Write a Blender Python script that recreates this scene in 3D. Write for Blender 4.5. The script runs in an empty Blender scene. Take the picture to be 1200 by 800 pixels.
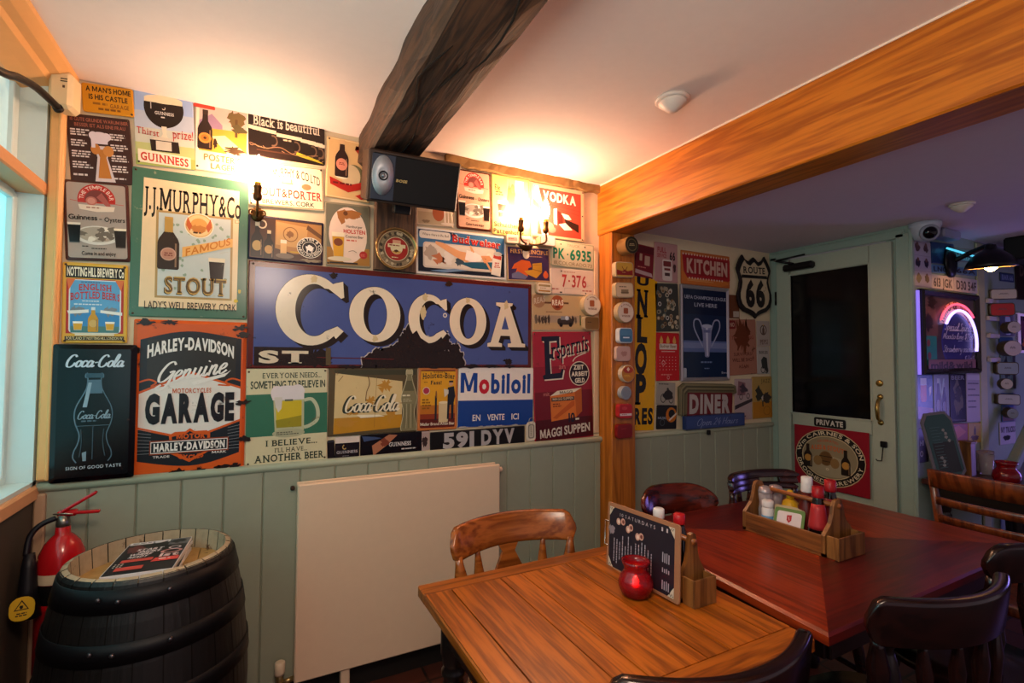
import bpy, math, random
from mathutils import Matrix, Vector
SC = bpy.context.scene
COL = SC.collection
PI = math.pi
random.seed(7)

# ------------------------------------------------------------------ camera
CAMZ = 1.37
yaw, pit, rol = 0.48125, 0.036426, 0.005589
_f = Vector((math.sin(yaw)*math.cos(pit), math.cos(yaw)*math.cos(pit), math.sin(pit)))
_r = Vector((math.cos(yaw), -math.sin(yaw), 0)); _u = _r.cross(_f)
_r2 = _r*math.cos(rol)+_u*math.sin(rol); _u2 = _u*math.cos(rol)-_r*math.sin(rol)
cam = bpy.data.cameras.new('camera'); cam.sensor_width = 36; cam.lens = 577.75/1200*36
cam.clip_start = 0.02
camo = bpy.data.objects.new('camera', cam); COL.objects.link(camo)
camo.matrix_world = Matrix(((_r2.x, _u2.x, -_f.x, 0), (_r2.y, _u2.y, -_f.y, 0), (_r2.z, _u2.z, -_f.z, CAMZ), (0, 0, 0, 1)))
SC.camera = camo

# ------------------------------------------------------------------ world, lights, exposure
SC.view_settings.view_transform = 'Standard'; SC.view_settings.look = 'None'
SC.view_settings.exposure = 0.5; SC.view_settings.gamma = 1.0
SC.view_settings.use_curve_mapping = False
wd = bpy.data.worlds.new('world'); SC.world = wd; wd.use_nodes = True
wd.node_tree.nodes['Background'].inputs[0].default_value = (0.85, 0.64, 0.72, 1)
wd.node_tree.nodes['Background'].inputs[1].default_value = 0.32
BULB = 215.0           # emission of the candle bulbs
PANE = 1.1             # daylight through the frosted window
NEON = 1.5
def area(name, loc, target, size, power, col):
    l = bpy.data.lights.new(name, 'AREA'); l.energy = power; l.color = col; l.size = size
    o = bpy.data.objects.new(name, l); COL.objects.link(o); o.location = loc
    o.rotation_euler = (Vector(target)-Vector(loc)).to_track_quat('-Z', 'Y').to_euler()
    return o
area('bar_led_light', (5.0, 0.35, 0.98), (1.2, 1.3, 0.9), 0.5, 5, (0.34, 0.26, 1.0))       # blue-violet bar lighting to the right
pl = bpy.data.lights.new('fill_light', 'POINT'); pl.energy = 31; pl.color = (1.0, 0.76, 0.58); pl.shadow_soft_size = .16     # unseen warm fill added above the camera to brighten walls and ceiling
plo = bpy.data.objects.new('fill_light', pl); COL.objects.link(plo); plo.location = (0.08, 0.15, 1.98)
area('daylight_light', (-0.60, 0.4, 1.55), (1.2, 0.9, 1.7), 0.9, 2.2, (0.85, 0.93, 1.0))     # the rest of the window, out of frame

# ------------------------------------------------------------------ helpers
def lin(h):
    h = h.lstrip('#'); o = []
    for i in (0, 2, 4):
        c = int(h[i:i+2], 16)/255
        o.append(c/12.92 if c <= .04045 else ((c+.055)/1.055)**2.4)
    return (*o, 1)
_M = {}
def nn(nt, t, **k):
    n = nt.nodes.new(t)
    for a, b in k.items():
        if a[0] == 'i': n.inputs[int(a[1:])].default_value = b
        else: setattr(n, a, b)
    return n
def M(h, rough=.4, wear=0, metal=0, emit=0, trans=0, coat=0, var=.06, rust='#3a1f10', spec=.3):
    k = (h, rough, wear, metal, emit, trans, coat, var, rust, spec)
    if k in _M: return _M[k]
    m = bpy.data.materials.new('m'); m.use_nodes = True; nt = m.node_tree
    b = nt.nodes['Principled BSDF']; c = lin(h)
    b.inputs['Roughness'].default_value = rough; b.inputs['Metallic'].default_value = metal
    b.inputs['Specular IOR Level'].default_value = spec
    if trans: b.inputs['Transmission Weight'].default_value = trans
    if coat: b.inputs['Coat Weight'].default_value = coat; b.inputs['Coat Roughness'].default_value = .12
    if emit:
        b.inputs['Emission Color'].default_value = c; b.inputs['Emission Strength'].default_value = emit
    tc = nn(nt, 'ShaderNodeTexCoord')
    n1 = nn(nt, 'ShaderNodeTexNoise'); n1.inputs['Scale'].default_value = 26; n1.inputs['Detail'].default_value = 8; n1.inputs['Roughness'].default_value = .65
    nt.links.new(tc.outputs['Object'], n1.inputs['Vector'])
    mr = nn(nt, 'ShaderNodeMapRange'); mr.inputs[3].default_value = 1-var*1.6; mr.inputs[4].default_value = 1+var
    nt.links.new(n1.outputs[0], mr.inputs[0])
    mx = nn(nt, 'ShaderNodeMix', data_type='RGBA', blend_type='MULTIPLY'); mx.inputs[0].default_value = 1
    mx.inputs[6].default_value = c
    nt.links.new(mr.outputs[0], mx.inputs[7])
    out = mx.outputs[2]
    if wear:
        n2 = nn(nt, 'ShaderNodeTexNoise'); n2.inputs['Scale'].default_value = 14; n2.inputs['Detail'].default_value = 9
        n2.inputs['Roughness'].default_value = .7
        nt.links.new(tc.outputs['Object'], n2.inputs['Vector'])
        r2 = nn(nt, 'ShaderNodeValToRGB'); r2.color_ramp.elements[0].position = .66-wear*.16
        r2.color_ramp.elements[1].position = .72-wear*.12
        nt.links.new(n2.outputs[0], r2.inputs[0])
        m2 = nn(nt, 'ShaderNodeMix', data_type='RGBA'); m2.inputs[7].default_value = lin(rust)
        nt.links.new(r2.outputs[0], m2.inputs[0]); nt.links.new(out, m2.inputs[6]); out = m2.outputs[2]
    nt.links.new(out, b.inputs['Base Color'])
    _M[k] = m; return m
def WOOD(c1, c2, axis='y', rough=.35, scale=1.0, coat=0, bump=.15, isl=True, fig=.9):
    k = ('wood', c1, c2, axis, rough, scale, coat, fig)
    if k in _M: return _M[k]
    m = bpy.data.materials.new('wood'); m.use_nodes = True; nt = m.node_tree; b = nt.nodes['Principled BSDF']
    tc = nn(nt, 'ShaderNodeTexCoord'); mp = nn(nt, 'ShaderNodeMapping')
    s = [9*scale]*3; s['xyz'.index(axis)] = .55*scale
    mp.inputs['Scale'].default_value = s
    geo = nn(nt, 'ShaderNodeNewGeometry'); add = nn(nt, 'ShaderNodeVectorMath', operation='ADD')
    mul = nn(nt, 'ShaderNodeVectorMath', operation='SCALE'); mul.inputs['Scale'].default_value = 9.0
    cmb = nn(nt, 'ShaderNodeCombineXYZ')
    for i in range(3): nt.links.new(geo.outputs['Random Per Island'], cmb.inputs[i])
    nt.links.new(cmb.outputs[0], mul.inputs[0])
    nt.links.new(tc.outputs['Object'], mp.inputs[0]); nt.links.new(mp.outputs[0], add.inputs[0]); nt.links.new(mul.outputs[0], add.inputs[1])
    n1 = nn(nt, 'ShaderNodeTexNoise'); n1.inputs['Scale'].default_value = 1.6; n1.inputs['Detail'].default_value = 3; n1.inputs['Distortion'].default_value = fig
    n2 = nn(nt, 'ShaderNodeTexNoise'); n2.inputs['Scale'].default_value = 9; n2.inputs['Detail'].default_value = 6
    nt.links.new(add.outputs[0], n1.inputs[0]); nt.links.new(add.outputs[0], n2.inputs[0])
    w = nn(nt, 'ShaderNodeMath', operation='MULTIPLY'); w.inputs[1].default_value = 26
    nt.links.new(n1.outputs[0], w.inputs[0])
    sn = nn(nt, 'ShaderNodeMath', operation='SINE'); nt.links.new(w.outputs[0], sn.inputs[0])
    ma = nn(nt, 'ShaderNodeMath', operation='MULTIPLY_ADD'); ma.inputs[1].default_value = .22; ma.inputs[2].default_value = .0
    nt.links.new(sn.outputs[0], ma.inputs[0])
    ad = nn(nt, 'ShaderNodeMath', operation='ADD'); nt.links.new(ma.outputs[0], ad.inputs[0]); nt.links.new(n2.outputs[0], ad.inputs[1])
    rp = nn(nt, 'ShaderNodeValToRGB'); e = rp.color_ramp.elements
    e[0].position = .22; e[0].color = lin(c2); e[1].position = .72; e[1].color = lin(c1)
    nt.links.new(ad.outputs[0], rp.inputs[0])
    out = rp.outputs[0]
    if isl:
        mr = nn(nt, 'ShaderNodeMapRange'); mr.inputs[3].default_value = .78; mr.inputs[4].default_value = 1.15
        nt.links.new(geo.outputs['Random Per Island'], mr.inputs[0])
        mx = nn(nt, 'ShaderNodeMix', data_type='RGBA', blend_type='MULTIPLY'); mx.inputs[0].default_value = 1
        nt.links.new(out, mx.inputs[6]); nt.links.new(mr.outputs[0], mx.inputs[7]); out = mx.outputs[2]
    nt.links.new(out, b.inputs['Base Color'])
    b.inputs['Roughness'].default_value = rough
    if coat: b.inputs['Coat Weight'].default_value = coat; b.inputs['Coat Roughness'].default_value = .15
    bp = nn(nt, 'ShaderNodeBump'); bp.inputs['Strength'].default_value = bump; bp.inputs['Distance'].default_value = .002
    nt.links.new(ad.outputs[0], bp.inputs['Height']); nt.links.new(bp.outputs[0], b.inputs['Normal'])
    _M[k] = m; return m

class MB:
    def __init__(s): s.v = []; s.f = []; s.m = []; s.sm = []; s.mats = []
    def mi(s, m):
        if m not in s.mats: s.mats.append(m)
        return s.mats.index(m)
    def add(s, vs, fs, m, smooth=False):
        o = len(s.v); i = s.mi(m)
        s.v += [tuple(x) for x in vs]
        for f in fs: s.f.append(tuple(a+o for a in f)); s.m.append(i); s.sm.append(smooth)
        return s
    def box(s, c, d, m, rot=None, bev=0):
        x, y, z = d[0]/2, d[1]/2, d[2]/2
        if bev:
            b = min(bev, x*.95, y*.95, z*.95); vs = []; idx = {}
            for sx in (-1, 1):
                for sy in (-1, 1):
                    for sz in (-1, 1):
                        for ax in range(3):
                            p = [sx*(x-b), sy*(y-b), sz*(z-b)]; p[ax] = (sx, sy, sz)[ax]*(x, y, z)[ax]
                            idx[sx, sy, sz, ax] = len(vs); vs.append(p)
            fs = []
            for ax in range(3):
                o1, o2 = [a for a in range(3) if a != ax]
                for sg in (-1, 1):
                    q = []
                    for a, b2 in ((-1, -1), (1, -1), (1, 1), (-1, 1)):
                        k = [0, 0, 0]; k[ax] = sg; k[o1] = a; k[o2] = b2; q.append(idx[(*k, ax)])
                    fs.append(q)
            for ax in range(3):
                o1, o2 = [a for a in range(3) if a != ax]
                for a in (-1, 1):
                    for b2 in (-1, 1):
                        k1 = [0, 0, 0]; k2 = [0, 0, 0]; k1[ax] = -1; k2[ax] = 1
                        for k in (k1, k2): k[o1] = a; k[o2] = b2
                        fs.append((idx[(*k1, o1)], idx[(*k2, o1)], idx[(*k2, o2)], idx[(*k1, o2)]))
            for sx in (-1, 1):
                for sy in (-1, 1):
                    for sz in (-1, 1): fs.append([idx[sx, sy, sz, a] for a in range(3)])
        else:
            vs = [(a*x, b*y, c2*z) for a in (-1, 1) for b in (-1, 1) for c2 in (-1, 1)]
            fs = [(0, 1, 3, 2), (4, 6, 7, 5), (0, 4, 5, 1), (2, 3, 7, 6), (0, 2, 6, 4), (1, 5, 7, 3)]
        if rot is not None: vs = [tuple(rot @ Vector(p)) for p in vs]
        return s.add([(p[0]+c[0], p[1]+c[1], p[2]+c[2]) for p in vs], fs, m)
    def lathe(s, prof, m, base=(0, 0, 0), axis=(0, 0, 1), n=20, smooth=True, caps=True, sx=1, sy=1):
        q = Vector((0, 0, 1)).rotation_difference(Vector(axis).normalized())
        vs = []; fs = []
        for r, z in prof:
            for k in range(n):
                a = 2*PI*k/n; vs.append(tuple(q @ Vector((r*math.cos(a)*sx, r*math.sin(a)*sy, z))+Vector(base)))
        for i in range(len(prof)-1):
            for k in range(n):
                k2 = (k+1) % n; fs.append((i*n+k, i*n+k2, (i+1)*n+k2, (i+1)*n+k))
        if caps: fs.append(tuple(range(n))[::-1]); fs.append(tuple((len(prof)-1)*n+k for k in range(n)))
        return s.add(vs, fs, m, smooth)
    def tube(s, pts, r, m, n=10, smooth=True):
        pts = [Vector(p) for p in pts]; vs = []; fs = []; up = None
        R = r if isinstance(r, (list, tuple)) else [r]*len(pts)
        for i, p in enumerate(pts):
            t = (pts[min(i+1, len(pts)-1)]-pts[max(i-1, 0)]).normalized()
            if up is None: up = t.orthogonal().normalized()
            up = (up - t*up.dot(t)).normalized(); w = t.cross(up)
            for k in range(n):
                a = 2*PI*k/n; vs.append(tuple(p+(up*math.cos(a)+w*math.sin(a))*R[i]))
        for i in range(len(pts)-1):
            for k in range(n):
                k2 = (k+1) % n; fs.append((i*n+k, i*n+k2, (i+1)*n+k2, (i+1)*n+k))
        fs.append(tuple(range(n))[::-1]); fs.append(tuple((len(pts)-1)*n+k for k in range(n)))
        return s.add(vs, fs, m, smooth)
    def prism(s, poly, z0, z1, m, fn=None, smooth=False):
        n = len(poly); vs = [(x, y, z0) for x, y in poly]+[(x, y, z1) for x, y in poly]
        if fn: vs = [fn(*p) for p in vs]
        fs = [tuple(range(n))[::-1], tuple(range(n, 2*n))]+[(i, (i+1) % n, n+(i+1) % n, n+i) for i in range(n)]
        return s.add(vs, fs, m, smooth)
    def build(s, name, parent=None, smooth_angle=None):
        me = bpy.data.meshes.new(name); me.from_pydata(s.v, [], s.f)
        for mt in s.mats: me.materials.append(mt)
        me.polygons.foreach_set('material_index', s.m); me.polygons.foreach_set('use_smooth', s.sm)
        me.validate(); me.update()
        import bmesh
        bm = bmesh.new(); bm.from_mesh(me); bmesh.ops.recalc_face_normals(bm, faces=bm.faces); bm.to_mesh(me); bm.free()
        o = bpy.data.objects.new(name, me); COL.objects.link(o)
        if parent: o.parent = parent
        return o
def tag(o, label, cat, group=None, kind=None):
    o['label'] = label; o['category'] = cat
    if group: o['group'] = group
    if kind: o['kind'] = kind
    return o
def struct(o, label=None):
    o['kind'] = 'structure'
    if label: o['label'] = label
    return o
def thing(name, label, cat, loc, rz=0, group=None):
    o = bpy.data.objects.new(name, None); COL.objects.link(o); o.location = loc; o.rotation_euler = (0, 0, rz)
    o.empty_display_size = .05
    return tag(o, label, cat, group)
def rot(ax, a): return Matrix.Rotation(a, 3, ax)
def crom(pts, k=6):
    P = [pts[0]]+list(pts)+[pts[-1]]; out = []
    for i in range(1, len(P)-2):
        for j in range(k):
            t = j/k; a, b, c, d = P[i-1], P[i], P[i+1], P[i+2]
            out.append(tuple(.5*((2*b[q])+(-a[q]+c[q])*t+(2*a[q]-5*b[q]+4*c[q]-d[q])*t*t+(-a[q]+3*b[q]-3*c[q]+d[q])*t**3) for q in range(len(b))))
    out.append(tuple(pts[-1])); return out

# ------------------------------------------------------------------ lettering and printed tin signs
_fc = bpy.data.curves.new('glyph', 'FONT'); _fc.resolution_u = 3
_fo = bpy.data.objects.new('glyph', _fc); _G = {}
def glyph(ch, bold=0.0, serif=False):
    k = (ch, bold, serif)
    if k in _G: return _G[k]
    if ch == ' ': _G[k] = ([], [], 0.0, .26); return _G[k]
    if ch == 'M':
        w = .80+bold*2; t = .105+2*bold; h0 = .69+bold
        vs = [(0, 0), (0, h0), (t*1.2, h0), (w/2, .27), (w-t*1.2, h0), (w, h0), (w, 0), (w-t, 0), (w-t, h0-.24), (w/2+t*.42, .05), (w/2-t*.42, .05), (t, h0-.24), (t, 0)]
        fs = [tuple(range(13))]
        if serif:
            for x0, x1, y0, y1 in ((-.07, t+.07, 0, .06), (w-t-.07, w+.07, 0, .06), (-.07, t*.7, h0-.06, h0), (w-t*.7, w+.07, h0-.06, h0)):
                o = len(vs); vs += [(x0, y0), (x1, y0), (x1, y1), (x0, y1)]; fs.append((o, o+1, o+2, o+3))
        _G[k] = (vs, fs, min(v[0] for v in vs), max(v[0] for v in vs)); return _G[k]
    _fc.body = ch; _fc.offset = bold
    me = bpy.data.meshes.new_from_object(_fo)
    vs = [(v.co.x, v.co.y) for v in me.vertices]; fs = [tuple(p.vertices) for p in me.polygons]
    if serif:
        cnt = {}
        for f in fs:
            for i in range(len(f)):
                e = tuple(sorted((f[i], f[(i+1) % len(f)]))); cnt[e] = cnt.get(e, 0)+1
        add = []
        for (a, b), c in cnt.items():
            if c != 1 or ch in "-.,'!:&": continue
            p, q = vs[a], vs[b]; L = abs(p[0]-q[0]); y = (p[1]+q[1])/2
            if ch in 'MWVNvw&':
                xa = min(v[0] for v in vs); xb = max(v[0] for v in vs); xm = ((p[0]+q[0])/2-xa)/(xb-xa)
                if .22 < xm < .78 or (ch in 'VWvw' and y < .2): continue
            if abs(p[1]-q[1]) < .004 and .05 < L < .26:
                for lv, sg in ((-bold, 1), (.682+bold, -1), (.449+bold, -1), (.72+bold, -1)):
                    if abs(y-lv) < .03: add.append((min(p[0], q[0])-.07, max(p[0], q[0])+.07, y, y+sg*.06)); break
        for x0, x1, y0, y1 in add:
            o = len(vs); vs += [(x0, y0), (x1, y0), (x1, y1), (x0, y1)]; fs.append((o, o+1, o+2, o+3))
    bpy.data.meshes.remove(me)
    xs = [v[0] for v in vs] or [0]
    _G[k] = (vs, fs, min(xs), max(xs)); return _G[k]
def layout(text, bold=0, serif=False, gap=.07):
    x = 0; out = []
    for ch in text:
        vs, fs, a, b = glyph(ch, bold, serif)
        if not vs: x += .24; continue
        out.append(([(p[0]-a+x, p[1]) for p in vs], fs)); x += b-a+gap
    return out, x-gap
SCRIPT = {
 'C': ([[(.66,.80),(.5,.97),(.26,.86),(.08,.45),(.12,.08),(.34,-.02),(.56,.12),(.66,.34)]], .72),
 'G': ([[(.66,.80),(.5,.97),(.26,.86),(.08,.45),(.14,.1),(.38,.08),(.6,.3),(.7,.5),(.5,.46)],[(.7,.5),(.58,-.12),(.3,-.34),(.12,-.2),(.3,-.08)]], .74),
 'O': ([[(.45,.95),(.2,.8),(.08,.35),(.25,0),(.5,.1),(.66,.5),(.6,.85),(.45,.95)]], .72),
 'o': ([[(.28,.5),(.1,.38),(.06,.12),(.2,0),(.38,.14),(.4,.38),(.28,.5),(.48,.4)]], .44),
 'c': ([[(.4,.4),(.27,.5),(.1,.36),(.07,.1),(.2,0),(.42,.14)]], .40),
 'a': ([[(.4,.42),(.24,.5),(.08,.32),(.08,.06),(.2,.0),(.36,.18),(.44,.48)],[(.44,.48),(.38,.12),(.46,0),(.58,.14)]], .53),
 'l': ([[(.02,.1),(.26,.6),(.32,.95),(.22,1.0),(.12,.6),(.1,.08),(.2,0),(.34,.14)]], .30),
 'e': ([[(.06,.2),(.28,.28),(.34,.42),(.22,.5),(.08,.32),(.1,.06),(.24,0),(.44,.14)]], .40),
 'n': ([[(.1,.5),(.06,0)],[(.07,.25),(.22,.48),(.32,.42),(.3,.1),(.38,0),(.5,.14)]], .48),
 'u': ([[(.08,.5),(.06,.12),(.16,0),(.3,.15),(.36,.5)],[(.36,.5),(.33,.1),(.41,0),(.54,.14)]], .52),
 'i': ([[(.08,.5),(.06,.1),(.14,0),(.28,.14)],[(.13,.70),(.15,.74)]], .27),
 'p': ([[(.12,.52),(.0,-.42)],[(.08,.3),(.25,.5),(.38,.32),(.25,.02),(.06,.1)]], .46),
 'r': ([[(.1,.5),(.05,0)],[(.06,.25),(.2,.48),(.34,.44)]], .36),
 's': ([[(.3,.42),(.18,.5),(.1,.38),(.26,.18),(.16,0),(.02,.08)]], .34),
 'H': ([[(.1,.95),(.06,0)],[(.5,.95),(.46,0)],[(.06,.42),(.5,.5)]], .58),
 'S': ([[(.5,.84),(.34,.97),(.16,.82),(.4,.46),(.34,.08),(.14,0),(.02,.16)]], .54),
 'd': ([[(.36,.42),(.22,.5),(.08,.3),(.1,.04),(.24,.02),(.36,.2),(.46,1.0)],[(.46,1.0),(.38,.1),(.46,0),(.56,.12)]], .52),
 '2': ([[(.06,.75),(.24,.95),(.38,.75),(.22,.35),(.04,.02),(.2,.06),(.44,.0)]], .48),
 '4': ([[(.28,.95),(.05,.35),(.45,.35)],[(.36,.6),(.3,-.05)]], .50),
 '-': ([[(.05,.34),(.3,.38)]], .34),
 'M': ([[(.02,0),(.16,.9),(.3,.2),(.5,.95),(.56,0)]], .62),
 'h': ([[(.14,1.0),(.05,0)],[(.07,.25),(.22,.48),(.32,.4),(.3,.08),(.4,0)]], .44),
 't': ([[(.16,.85),(.1,.08),(.2,0),(.3,.1)],[(.02,.55),(.3,.58)]], .30),
 'm': ([[(.08,.5),(.05,0)],[(.06,.25),(.18,.48),(.26,.4),(.24,0)],[(.25,.25),(.38,.48),(.46,.4),(.44,.05),(.54,.1)]], .56),
 'w': ([[(.06,.5),(.12,0),(.28,.4),(.34,0),(.5,.5)]], .54),
 'b': ([[(.12,1.0),(.08,.05),(.26,0),(.36,.25),(.26,.48),(.1,.3)]], .42),
 'y': ([[(.08,.5),(.1,.15),(.2,.08),(.34,.3)],[(.38,.5),(.26,-.3),(.08,-.4)]], .44),
 '.': ([[(.06,.02),(.1,.04)]], .16), '$': ([[(.4,.8),(.22,.9),(.1,.7),(.34,.35),(.24,.06),(.06,.14)],[(.24,1.02),(.2,-.08)]], .44),
 '7': ([[(.06,.9),(.42,.92),(.16,0)]], .44), '5': ([[(.4,.92),(.14,.9),(.1,.55),(.32,.5),(.32,.12),(.06,.04)]], .44),
 '3': ([[(.08,.85),(.3,.92),(.32,.62),(.16,.5),(.38,.35),(.26,.02),(.04,.1)]], .44), '8': ([[(.24,.5),(.08,.75),(.24,.93),(.38,.75),(.08,.2),(.24,0),(.38,.2),(.24,.5)]], .46),
 '0': ([[(.22,.93),(.06,.5),(.2,0),(.38,.45),(.22,.93)]], .44),
}
BASIS = {'W': ((1,0,0),(0,0,1),(0,-1,0),2.195), 'P': ((1,0,0),(0,0,1),(0,-1,0),2.082), 'N': ((1,0,0),(0,0,1),(0,-1,0),1.362), 'D': ((0,-1,0),(0,0,1),(-1,0,0),3.147)}
EPS = .00007
class Sign:
    """A flat printed sheet in its own plane: x right, y up, z out of the wall; u,v run 0..1 from its top left corner."""
    def __init__(s, w, h, base, th=.004, rad=.006, bev=.003, rough=.32, wear=.06, dish=0, shape=None, var=.05, rust='#3a1f10'):
        s.w, s.h, s.rough, s.wear, s.mb, s.k, s.var = w, h, rough, wear, MB(), 0, var
        s.th = th; s.rust = rust
        pts = shape or s._rr(w, h, rad)
        n = len(pts); sc = lambda e: [(x*(1-2*e/w), y*(1-2*e/h)) for x, y in pts]
        rings = [(pts, 0), (pts, th-bev*.6), (sc(bev), th)]
        if dish: rings += [(sc(bev+dish), th), (sc(bev+dish*1.4), th-dish*.35)]; s.th = th-dish*.35
        vs = [(x, y, z) for r, z in rings for x, y in r]
        fs = [tuple(range(n))[::-1]]+[(i*n+k, i*n+(k+1) % n, (i+1)*n+(k+1) % n, (i+1)*n+k) for i in range(len(rings)-1) for k in range(n)]
        fs.append(tuple((len(rings)-1)*n+k for k in range(n)))
        s.mb.add(vs, fs, s.mat(base))
    @staticmethod
    def _rr(w, h, r, n=4):
        o = []
        for cx, cy, a in ((w/2-r, h/2-r, 0), (-w/2+r, h/2-r, 90), (-w/2+r, -h/2+r, 180), (w/2-r, -h/2+r, 270)):
            for i in range(n+1):
                t = math.radians(a+90*i/n); o.append((cx+r*math.cos(t), cy+r*math.sin(t)))
        return o
    def mat(s, c): return M(c, s.rough, s.wear, var=s.var, rust=s.rust) if isinstance(c, str) else c
    def XY(s, u, v): return ((u-.5)*s.w, (.5-v)*s.h)
    def _z(s): s.k += 1; return s.th+s.k*EPS
    def PO(s, pts, c):
        z = s._z(); s.mb.add([(*s.XY(*p), z) for p in pts], [tuple(range(len(pts)))], s.mat(c)); return s
    def R(s, a, b, c, d, col): return s.PO([(a, b), (c, b), (c, d), (a, d)], col)
    def RR(s, a, b, c, d, col, r=.2):
        o = []; q = r*min((c-a)*s.w, (d-b)*s.h); ru, rv = q/s.w, q/s.h
        for cx, cy, t in ((c-ru, b+rv, -90), (c-ru, d-rv, 0), (a+ru, d-rv, 90), (a+ru, b+rv, 180)):
            for i in range(5):
                g = math.radians(t+22.5*i); o.append((cx+ru*math.cos(g), cy+rv*math.sin(g)))
        return s.PO(o, col)
    def E(s, u, v, ru, rv, c, n=28, a0=0, a1=360):
        full = a1-a0 == 360; m = n if full else n+1
        return s.PO([(u+ru*math.cos(math.radians(a0+(a1-a0)*i/n)), v-rv*math.sin(math.radians(a0+(a1-a0)*i/n))) for i in range(m)], c)
    def C(s, u, v, r, c, **k): return s.E(u, v, r/s.w*s.w, r*s.w/s.h, c, **k)
    def RING(s, u, v, ru, rv, t, c, n=32, a0=0, a1=360):
        z = s._z(); vs = []; fs = []; cl = a1-a0 == 360; m = n if cl else n+1
        for i in range(m):
            a = math.radians(a0+(a1-a0)*i/n)
            for q in (1, 1-t): vs.append((*s.XY(u+ru*q*math.cos(a), v-rv*q*math.sin(a)), z))
        for i in range(n): j = (i+1) % m; fs.append((2*i, 2*j, 2*j+1, 2*i+1))
        s.mb.add(vs, fs, s.mat(c)); return s
    def BORDER(s, t, c, inset=0.0):
        a, b = inset/s.w, inset/s.h; p, q = t/s.w, t/s.h
        s.R(a, b, 1-a, b+q, c); s.R(a, 1-b-q, 1-a, 1-b, c); s.R(a, b, a+p, 1-b, c); s.R(1-a-p, b, 1-a, 1-b, c); return s
    def T(s, text, u0, v0, u1, v1, c, bold=.0, serif=False, shear=0, arch=0, gap=.07, rise=0, shadow=None, so=(.012, .012)):
        if shadow: s.T(text, u0+so[0], v0+so[1], u1+so[0], v1+so[1], shadow, bold, serif, shear, arch, gap, rise)
        g, W = layout(text, bold, serif, gap); z = s._z(); vs = []; fs = []
        cap = .69 if (text.upper() == text or any(ch.isupper() or ch in 'bdfhklt' for ch in text)) else .46
        for gv, gf in g:
            o = len(vs)
            for x, y in gv:
                t = x/W; yy = y/cap; t += shear*yy*(v1-v0)*s.h/((u1-u0)*s.w)
                u = u0+(u1-u0)*t; v = v1-(v1-v0)*yy - arch*(1-(2*t-1)**2) - rise*t
                vs.append((*s.XY(u, v), z))
            fs += [tuple(a+o for a in f) for f in gf]
        s.mb.add(vs, fs, s.mat(c)); return s
    def TC(s, text, u, v, ru, rv, a0, a1, h, c, bold=.02, serif=False):
        """text along an ellipse; angles in degrees, clockwise reading when a0 > a1 (over the top)"""
        g, W = layout(text, bold, serif, .1); z = s._z(); vs = []; fs = []; top = a0 > a1
        for gv, gf in g:
            o = len(vs)
            for x, y in gv:
                a = math.radians(a0+(a1-a0)*x/W); q = (y/.69)*h
                e = q if top else -q
                vs.append((*s.XY(u+(ru+e/s.w)*math.cos(a), v-(rv+e/s.h)*math.sin(a)), z))
            fs += [tuple(b+o for b in f) for f in gf]
        s.mb.add(vs, fs, s.mat(c)); return s
    def L(s, pts, wd, c, smooth=True, taper=None):
        """stroke of width wd (metres) through u,v points"""
        P = crom(pts, 5) if smooth and len(pts) > 2 else pts
        P = [Vector((*s.XY(*p), 0)) for p in P]; z = s._z(); vs = []; fs = []
        for i, p in enumerate(P):
            d = (P[min(i+1, len(P)-1)]-P[max(i-1, 0)])
            d = d.normalized() if d.length else Vector((1, 0, 0)); nrm = Vector((-d.y, d.x, 0))
            w = wd*(.55+.75*abs(d.y)) if taper else wd
            vs += [(p+nrm*w/2)[:2]+(z+i*1.5e-6,), (p-nrm*w/2)[:2]+(z+i*1.5e-6,)]
        for i in range(len(P)-1): fs.append((2*i, 2*i+2, 2*i+3, 2*i+1))
        s.mb.add(vs, fs, s.mat(c)); s.k += len(P)*.02; return s
    def SCR(s, text, u0, v0, u1, v1, c, wd=.10, shear=.28, rise=0):
        x = 0; st = []
        for ch in text:
            if ch == ' ': x += .25; continue
            ss, ad = SCRIPT.get(ch, SCRIPT['o'])
            for q in ss: st.append([(a+x+shear*b, b) for a, b in q])
            x += ad
        W = x+shear*.6
        for q in st:
            s.L([(u0+(u1-u0)*a/W, v1-(v1-v0)*b-rise*a/W) for a, b in q], wd*(v1-v0)*s.h, c, taper=1)
        return s
    def ROWS(s, u0, v0, u1, v1, n, c, fill=.5, seed=1, align='l'):
        """lines of small print: short word-sized bars"""
        rd = random.Random(seed); z = s._z(); vs = []; fs = []; dv = (v1-v0)/n
        for i in range(n):
            L = (u1-u0)*rd.uniform(.6, 1); x = u0 if align == 'l' else (u1-L if align == 'r' else (u0+u1-L)/2); end = x+L
            while x < end-1e-4:
                w = min(rd.uniform(.25, .6)*dv*s.h/s.w*5*fill, end-x); a = v0+i*dv
                o = len(vs); vs += [(*s.XY(x, a), z), (*s.XY(x+w, a), z), (*s.XY(x+w, a+dv*.55), z), (*s.XY(x, a+dv*.55), z)]
                fs.append((o, o+1, o+2, o+3)); x += w*1.25
        s.mb.add(vs, fs, s.mat(c)); return s
    def BLOT(s, u, v, ru, rv, c, seed=1, n=26, j=.35):
        rd = random.Random(seed)
        return s.PO([(u+ru*(1+rd.uniform(-j, j))*math.cos(2*PI*i/n), v+rv*(1+rd.uniform(-j, j))*math.sin(2*PI*i/n)) for i in range(n)], c)
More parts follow.
